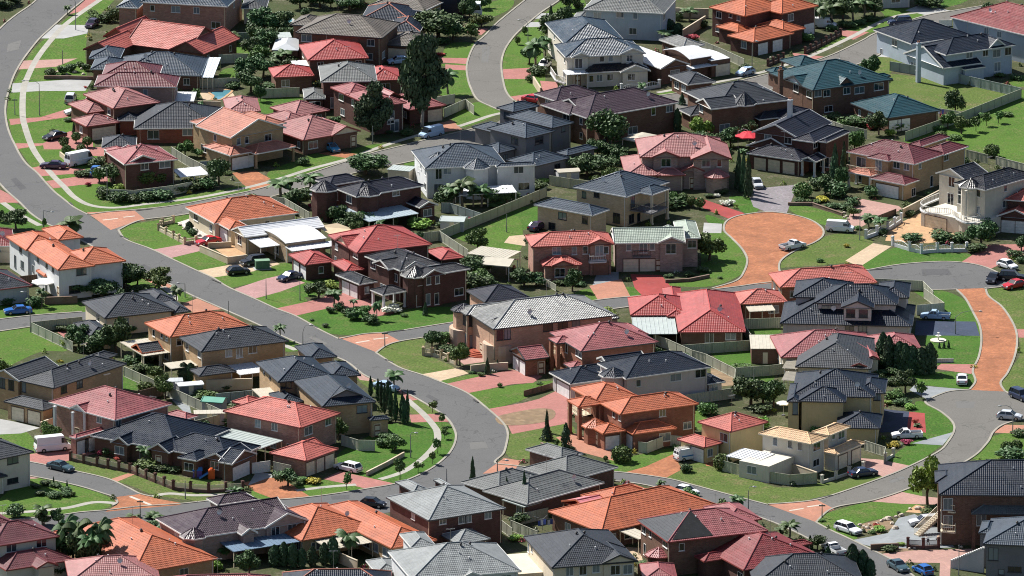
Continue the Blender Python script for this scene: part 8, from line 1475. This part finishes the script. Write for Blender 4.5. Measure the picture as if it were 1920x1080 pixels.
# utility box
p = tu((1, 1), (0, 945)); q = tu((1, 1), (105, 940)); al = math.atan2(q.y-p.y, q.x-p.x); o = empty('utility_box', (p.x, p.y, 0), al); tag(o, 'green kerbside electricity cabinet on a pale slab', 'utility box')
m = MB(); m.box(0, 2.4, 0, 1.3, .1, 1.5); m.build('cabinet', plain('cab_green', (.07, .15, .09), .5), o); m = MB(); m.box(-.08, 2.48, -.08, 1.38, 1.5, 1.58); m.box(.05, .1, -.02, 0, .2, 1.4); m.box(1.17, 1.2, -.02, 0, .15, 1.45); m.build('lid', plain('cab_lid', (.16, .27, .17), .5), o); m = MB(); m.box(-.3, 2.7, -.3, 1.6, 0, .1); m.build('slab', GM['conc'](), o)
# playground
p = tu((0, 3), (1585, 350)); o = empty('play_slide', (p.x, p.y, 0), .2); tag(o, 'orange and blue plastic play slide behind the brick pier fence', 'play set')
m = MB(); m.box(-.5, .5, -.35, .35, 0, 1.5); m.cyl(0, 0, .45, 1.5, 1.75, 8, .25); m.build('play_tower', plain('plastic_or', (.62, .10, .02), .4), o); m = MB(); m.beam((-.5, 0, .95), (-1.9, 0, .12), .5, .08); m.beam((-.5, -.25, 1.03), (-1.9, -.25, .2), .06, .15); m.beam((-.5, .25, 1.03), (-1.9, .25, .2), .06, .15); m.build('slide_chute', plain('plastic_bl', (.05, .2, .5), .4), o)
p = tu((0, 3), (1480, 335)); o = empty('play_house', (p.x, p.y, 0), .1); tag(o, 'blue and purple plastic cubby house in the shaded porch', 'play set')
m = MB(); m.box(-.7, .7, -.5, .5, 0, 1.1); m.build('wall', plain('plastic_pu', (.12, .07, .3), .5), o); m = MB(); m.face([(-.8, -.6, 1.1), (.8, -.6, 1.1), (.8, 0, 1.6), (-.8, 0, 1.6)]); m.face([(.8, .6, 1.1), (-.8, .6, 1.1), (-.8, 0, 1.6), (.8, 0, 1.6)]); m.build('roof', plain('plastic_bl', (.05, .2, .5), .4), o)
# pools
def pool(t, pts, label, edge):
    q = [tp(t, p) for p in pts]; g = smoothpts(q, True); P = [unp(x, y, 0) for x, y in g]; c = sum(P, Vector())/len(P); o = empty('swimming_pool', c); tag(o, label, 'swimming pool')
    wm = MATS.get('pool_water')
    if not wm: wm = plain('pool_water', (.08, .22, .27), .05, .6, var=.1, vs=.8); 
    sh = MB(); sh.face([p-c+Vector((0, 0, .06)) for p in P]); 
    if sh.f:
        me = sh.data('water', wm); ob = link('water', me, o)
        bm = bmesh.new(); bm.from_mesh(me); bmesh.ops.triangulate(bm, faces=bm.faces); bmesh.ops.recalc_face_normals(bm, faces=bm.faces)
        for f in bm.faces:
            if f.normal.z < 0: f.normal_flip()
        bm.to_mesh(me); bm.free()
    m = MB()
    for i in range(len(P)): m.beam(P[i]-c+Vector((0, 0, .05)), P[(i+1) % len(P)]-c+Vector((0, 0, .05)), .45, .1)
    m.build('coping', GM[edge](), o)
pool((0, 0), [(1570, 695), (1650, 680), (1740, 680), (1700, 720), (1650, 750), (1590, 750), (1600, 720)], 'kidney-shaped swimming pool with sand coping by the small pink pavilion house', 'sand')
pool((1, 0), [(190, 145), (240, 135), (280, 150), (260, 172), (200, 168)], 'small blue swimming pool among trees at the top', 'conc')
# fountain, bins, clothes lines, stairs
p = tu((3, 2), (1277, 395)); o = empty('garden_fountain', (p.x, p.y, 0)); tag(o, 'pale tiered fountain on a round gravel bed beside the navy dormer house', 'fountain')
m = MB(); m.cyl(0, 0, 1.35, 0, .14, 20); m.build('basin', plain('fount', (.56, .50, .40), .7), o); m = MB(); m.cyl(0, 0, .15, .14, .8, 8, .1); m.cyl(0, 0, .1, .8, .9, 10, .5); m.cyl(0, 0, .08, .9, 1.3, 8, .06); m.cyl(0, 0, .06, 1.3, 1.37, 8, .22); m.build('bowl', plain('fount2', (.66, .64, .58), .6), o)
def clothes(t, b, label, cols):
    p = tu(t, b); o = empty('clothes_line', (p.x, p.y, 0), .3); tag(o, label, 'clothes line'); m = MB(); m.cyl(0, 0, .04, 0, 1.9, 6)
    for k in range(4): a = R(90*k+45); m.beam((0, 0, 1.75), (1.6*math.cos(a), 1.6*math.sin(a), 2.0), .04, .04)
    m.build('frame', plain('galv', (.2, .21, .21), .5), o)
    for i, c in enumerate(cols):
        y = -1.0+.25*(i % 3); x = -1.1+i*.52; w = MB(); w.face([(x, y, 1.85), (x+.45, y, 1.85), (x+.43, y+.05, 1.0), (x+.02, y-.05, 1.05)]); w.build('washing', plain('cloth%d' % (hash(c) % 9999), c, .9), o)
clothes((2, 3), (230, 735), 'rotary clothes line with blue and white washing by the orange house', [(.05, .08, .3), (.6, .6, .62), (.08, .12, .4), (.5, .5, .55), (.05, .07, .25)])
clothes((3, 0), (1270, 890), 'clothes line with red and white washing beside the teal garage', [(.5, .02, .03), (.7, .7, .7), (.6, .6, .65), (.1, .1, .4)])
a, b = tu((3, 3), (1130, 785), 0), tu((3, 3), (1300, 745), 0); o = empty('outdoor_stairs', (a.x, a.y, 0), math.atan2(b.y-a.y, b.x-a.x)); tag(o, 'cream outdoor staircase climbing to the three-storey brick house', 'stairs'); l = min(7.5, (b-a).length); n = 12; m = MB(); r = MB()
for k in range(n): m.box(l*k/n, l*(k+1)/n+.02, 0, 1.1, max(0, 2.7*(k+.1)/n-.28), 2.7*(k+1)/n)
for y in (0, 1.1):
    r.beam((0, y, 1.1), (l, y, 3.75), .06, .08)
    for k in range(n*2+1): r.beam((l*k/n/2, y, 2.7*k/n/2), (l*k/n/2, y, 2.7*k/n/2+1.1), .035, .035)
m.build('steps', WALLS['beige'](), o); r.build('railing', TRIM('c'), o)
P = [tu((3, 3), (1370, 965), 1.2), tu((3, 3), (1620, 860), 4.2)]; a, b = P; a0 = Vector((a.x, a.y, 0)); l = (Vector((b.x, b.y, 0))-a0).length
o = empty('stair_wall', a0, math.atan2(b.y-a.y, b.x-a.x)); tag(o, 'sloping grey stair wall with white stepped capping in the corner', 'stair wall'); m = MB(); m.face([(0, 0, 0), (l, 0, 0), (l, 0, 4.0), (0, 0, 1.1)]); m.face([(0, .25, 0), (0, .25, 1.1), (l, .25, 4.0), (l, .25, 0)]); m.face([(0, 0, 1.1), (l, 0, 4.0), (l, .25, 4.0), (0, .25, 1.1)]); m.face([(0, 0, 0), (0, 0, 1.1), (0, .25, 1.1), (0, .25, 0)]); m.build('wall', WALLS['grey'](), o); m = MB()
for k in range(16): m.box(l*k/16, l*(k+1)/16+.03, -.08, .33, 1.15+2.9*k/16, 1.15+2.9*(k+1)/16+.04)
m.build('capping', TRIM('w'), o)
# red paved steps of the salmon mansion
p = tu((1, 2), (1660, 500)); o = empty('entry_steps', (p.x, p.y, 0)); tag(o, 'curved red tiled entry steps of the salmon mansion', 'steps'); m = MB()
for k in range(4): m.cyl(.6, .8, 3.0-k*.5, .004, .16*(k+1), 20)
m.build('steps', plain('redtile', (.30, .07, .04), .5), o)
# boulders of the rock garden
rk = random.Random(5); rm_ = plain('rock', (.42, .36, .29), .9, var=.25, vs=3, bump=.4); rmesh = []
for i in range(4):
    bm = bmesh.new(); bmesh.ops.create_icosphere(bm, subdivisions=2, radius=.5)
    for v in bm.verts: v.co *= rk.uniform(.72, 1.15)
    me = bpy.data.meshes.new('rock'); bm.to_mesh(me); bm.free(); me.materials.append(rm_); rmesh.append(me)
for t, x, y, s in [((3, 3), x, y, s) for x, y, s in ((690, 700, .7), (720, 712, .6), (745, 722, .8), (760, 700, .5), (790, 735, .7), (820, 690, .6), (850, 672, .6), (870, 662, .7), (905, 655, 1.2), (930, 690, .7), (955, 725, 1.0), (780, 755, .6), (960, 640, .6), (1000, 628, .9), (1125, 578, 1.0), (1065, 580, .6), (700, 735, .5), (860, 720, .5), (1100, 875, .6), (1060, 880, .5), (1120, 862, .5), (1450, 868, .5))]+[((0, 0), x, y, s) for x, y, s in ((440, 540, .8), (560, 545, .8), (610, 520, .7), (625, 560, .7), (415, 545, .6), (500, 560, .6))]+[((3, 1), x, y, s) for x, y, s in ((570, 520, .6), (590, 545, .6), (600, 565, .5), (570, 555, .5))]+[((0, 1), x, y, s) for x, y, s in ((1350, 610, .6), (1380, 640, .6), (1550, 668, .6), (1500, 690, .5))]:
    p = tu(t, (x, y)); o = link('boulder', rmesh[rk.randrange(4)], None, (p.x, p.y, .12), rk.uniform(0, 6)); o.scale = (s*1.3, s, s*.7); later(o, 'pale sandstone boulder', 'pale sandstone boulders', 'boulder', 'boulders in the rock gardens', p)
# brick piers being built
# ------------------------------------------------------------------ two people at the half-built piers
def person(t, x, y, rz, label, pose, shirt, pants):
    p = tu(t, (x, y)); o = empty('person', (p.x, p.y, .02), rz); tag(o, label, 'person', 'people working at the brick piers')
    b = pose  # forward bend in radians
    hip = Vector((0, 0, .92)); f = lambda d, z=0: hip+Vector((math.sin(b)*d, 0, math.cos(b)*d))
    ch, nk, hd = f(.32), f(.52), f(.60)+Vector((.05, 0, 0)); ht = hd+Vector((math.sin(b*.7)*.2, 0, math.cos(b*.7)*.2)); side = Vector((0, 1, 0))
    def skin(name, joints, edges, rad, mat, par, root=0):
        me = bpy.data.meshes.new(name); me.from_pydata([tuple(j) for j in joints], edges, []); me.materials.append(mat); ob = link(name, me, par); md = ob.modifiers.new('skin', 'SKIN'); md.use_smooth_shade = True
        for i, r in enumerate(rad): me.skin_vertices[0].data[i].radius = (r, r)
        me.skin_vertices[0].data[root].use_root = True; s = ob.modifiers.new('sub', 'SUBSURF'); s.levels = 1; s.render_levels = 1; return ob
    J = [hip, f(.18), ch, nk, hd, ht]; E = [(0, 1), (1, 2), (2, 3), (3, 4), (4, 5)]; Rr = [.13, .13, .15, .055, .085, .075]; arms = []
    for s in (1, -1):
        k = len(J); sh = f(.47)+side*.19*s; el = sh+Vector((.16, .05*s, -.24)); wr = el+Vector((.22, -.03*s, -.12)); pa = wr+Vector((.07, 0, -.03))
        J += [sh, el, wr, pa]; Rr += [.06, .043, .03, .034]; E += [(2, k), (k, k+1), (k+1, k+2), (k+2, k+3)]
        for q in range(4):
            n = len(J); d = Vector((.05, (q-1.5)*.02, -.015)); J += [pa+d, pa+d+Vector((.03, 0, -.025))]; Rr += [.010, .009]; E += [(k+3, n), (n, n+1)]
        n = len(J); J += [pa+Vector((.0, -.04*s, 0)), pa+Vector((.03, -.055*s, -.01))]; Rr += [.011, .009]; E += [(k+3, n), (n, n+1)]; arms.append((sh, el))
    legs = []
    for s in (1, -1):
        k = len(J); h = hip+side*.1*s+Vector((0, 0, -.05)); kn = h+Vector((.06+.08*s, .03*s, -.40)); an = Vector((-.02+.10*s, .13*s, .08)); to = an+Vector((.16, .03*s, -.04))
        J += [h, kn, an, to]; Rr += [.095, .062, .042, .04]; E += [(0, k), (k, k+1), (k+1, k+2), (k+2, k+3)]; legs.append((h, kn, an))
    bd = skin('body', J, E, Rr, plain('skin_tone', (.42, .24, .16), .6), o)
    T = [f(.02), f(.18), f(.34), f(.48)]; e = [(0, 1), (1, 2), (2, 3)]; rr = [.145, .145, .165, .09]
    for sh, el in arms: k = len(T); T += [sh, sh.lerp(el, .7)]; rr += [.075, .062]; e += [(2, k), (k, k+1)]
    skin('shirt', T, e, rr, plain('cloth_'+shirt, {'white': (.62, .62, .60), 'tan': (.5, .42, .3), 'dark': (.03, .03, .04)}[shirt], .9), o, 1)
    T = [hip]; e = []; rr = [.145]
    for h, kn, an in legs: k = len(T); T += [h, kn, an+Vector((0, 0, .04))]; rr += [.11, .078, .06]; e += [(0, k), (k, k+1), (k+1, k+2)]
    skin('trousers', T, e, rr, plain('cloth_'+pants, {'dark': (.02, .02, .03), 'navy': (.03, .04, .08), 'tan': (.3, .24, .16)}[pants], .9), o)
    bm = bmesh.new(); bmesh.ops.create_uvsphere(bm, u_segments=12, v_segments=8, radius=.1); bmesh.ops.translate(bm, verts=bm.verts, vec=(hd+ht)/2+Vector((-.02, 0, .05))); me = bpy.data.meshes.new('hair'); bm.to_mesh(me); bm.free(); me.materials.append(plain('hair', (.03, .02, .015), .7)); link('hair', me, o)
person((3, 3), 1200, 850, 2.2, 'person in white shirt and dark trousers stooping beside the brick pier', .85, 'white', 'dark')
person((3, 3), 1268, 845, .6, 'person in tan shirt and dark trousers bending over by the white panel', .6, 'tan', 'dark')

# ------------------------------------------------------------------ garden planting between the houses
def inpoly(x, y, P):
    c = False; j = len(P)-1
    for i in range(len(P)):
        if (P[i][1] > y) != (P[j][1] > y) and x < (P[j][0]-P[i][0])*(y-P[i][1])/(P[j][1]-P[i][1])+P[i][0]: c = not c
        j = i
    return c
PB = [(min(p[0] for p in P), max(p[0] for p in P), min(p[1] for p in P), max(p[1] for p in P), P) for P in OPEN]
def inrect(p, q, m):
    a, b, d = q[0], q[1], q[3]; u = (b-a); v = (d-a); w = Vector((p.x, p.y, 0))-Vector((a.x, a.y, 0)); lu, lv = u.length, v.length
    return -m < w.dot(u)/lu < lu+m and -m < w.dot(v)/lv < lv+m
rf = random.Random(21); spots = [o.location.copy() for o, *_ in DEFER]; nf = 0; ns = 0; cover = MB(); CM = [LM[k]() for k in ('mid', 'dark', 'bright', 'yellow', 'red', 'white')]
for _ in range(16000):
    x, y = rf.uniform(-10, 1930), rf.uniform(0, 1085)
    if any(a <= x <= b and c <= y <= d and inpoly(x, y, P) for a, b, c, d, P in PB): continue
    p = unp(x, y); big = nf < 125
    if any(inrect(p, q, .55 if big else .25) for n_, c, rs in HOUSES if (c-p).length < 32 for q in rs): continue
    if any((p-s).length < (2.2 if big else .9) for s in spots): continue
    spots.append(p); s = ppm(x, y)*4
    if big:
        k = rf.choice(['dshrub', 'shrub', 'shrub', 'bshrub', 'mtree', 'tree', 'palm', 'cycad']); w = rf.uniform(1.5, 2.6) if 'tree' not in k else rf.uniform(2.2, 3.0)
        V(None, (k, x, y, w*s, w*s*(1.0 if 'tree' not in k and k != 'palm' else 1.4))); nf += 1; continue
    w = rf.uniform(.35, .8); h = rf.uniform(.4, 1.0); mi = rf.choice([0, 0, 0, 1, 1, 2, 2, 3, 4, 5]); ns += 1
    for q in range(rf.randrange(45, 80)):
        d = rvec(rf); d.z = abs(d.z); c = p+Vector((d.x*w*rf.uniform(.4, 1), d.y*w*rf.uniform(.4, 1), d.z*h*rf.uniform(.5, 1)))
        n0 = len(cover.f); leaf(cover, c, (d+rvec(rf)).normalized(), rf.uniform(.06, .15), rf); cover.mi[n0] = mi if mi < 4 or q % 2 else 0
    if ns > 620: break
g_ = cover.build('garden_ground_cover', CM); tag(g_, 'low mixed plants and tufts growing in the strips between houses', 'ground cover', None, 'stuff')
print('FILL', nf, ns)
# ---------------------------------------------------------------- labels that single each repeat out
def seg_dist(p, a, b):
    d = b-a; u = max(0, min(1, (p-a).dot(d)/max(1e-6, d.dot(d)))); return (p-(a+d*u)).length
def near(p):
    best = []
    for nick, c, rects in HOUSES:
        dd = min(seg_dist(Vector((p.x, p.y, 0)), Vector((q[i].x, q[i].y, 0)), Vector((q[(i+1) % 4].x, q[(i+1) % 4].y, 0))) for q in rects for i in range(4))
        best.append((dd, nick, c))
    return min(best)
ORD = ['leftmost', 'second', 'third', 'fourth', 'fifth', 'sixth', 'seventh', 'eighth', 'ninth', 'tenth', 'eleventh', 'twelfth']
NUM = ['zero', 'one', 'two', 'three', 'four', 'five', 'six', 'seven', 'eight', 'nine', 'ten', 'eleven', 'twelve']
groups = {}
for o, si, plr, cat, grp, p in DEFER:
    dd, nick, c = near(p); a, b = proj(p), proj(c); dx, dy = a[0]-b[0], (a[1]-b[1])*1.6
    rel = ('left of' if dx < 0 else 'right of') if abs(dx) > abs(dy) else ('in front of' if dy > 0 else 'behind')
    groups.setdefault((si, plr, rel, nick), []).append((a[0], o)); tag(o, None, cat, grp)
for (si, plr, rel, nick), it in groups.items():
    it.sort(key=lambda q: q[0]); n = len(it)
    for k, (x, o) in enumerate(it):
        if n == 1: s = '%s %s the %s' % (si, rel, nick)
        elif n == 2: s = '%s %s %s the %s' % ('left-hand' if k == 0 else 'right-hand', si, rel, nick)
        elif n > 12: s = '%s in a loose scatter %s the %s' % (si, rel, nick)
        else:
            pos = 'leftmost' if k == 0 else 'rightmost' if k == n-1 else ORD[k]+' from left'
            s = '%s of %s %s %s the %s' % (pos, NUM[n] if n < 13 else 'many', plr, rel, nick)
        w = s.split()
        if len(w) > 16:
            s = s.replace(' from left of ', ' of ').replace(' the ', ' '); w = s.split()
        if len(w) > 16: print('LONG', len(w), s)
        o['label'] = s
# ---------------------------------------------------------------- light
w = bpy.data.worlds.new('World'); scene.world = w; w.use_nodes = True
nt = w.node_tree; bg = nt.nodes['Background']; sky = nt.nodes.new('ShaderNodeTexSky'); sky.sky_type = 'NISHITA'; sky.sun_disc = False
SAZ, SEL = (-.76, .65), R(47)
sky.sun_elevation = SEL; sky.sun_rotation = math.atan2(SAZ[0], SAZ[1]); nt.links.new(sky.outputs[0], bg.inputs[0]); bg.inputs[1].default_value = .06
sl = bpy.data.lights.new('sun', 'SUN'); sl.energy = 5.0; sl.angle = R(.5); sl.color = (1, .965, .91)
so = bpy.data.objects.new('sun', sl); C.objects.link(so)
d = Vector((SAZ[0]*math.cos(SEL), SAZ[1]*math.cos(SEL), math.sin(SEL)))
so.rotation_euler = d.to_track_quat('Z', 'Y').to_euler(); so.location = (0, 0, 200)
scene.view_settings.view_transform = 'Standard'; scene.view_settings.look = 'None'; scene.view_settings.gamma = 1; scene.view_settings.exposure = .85
scene.cycles.max_bounces = 5; scene.cycles.filter_width = 1.05
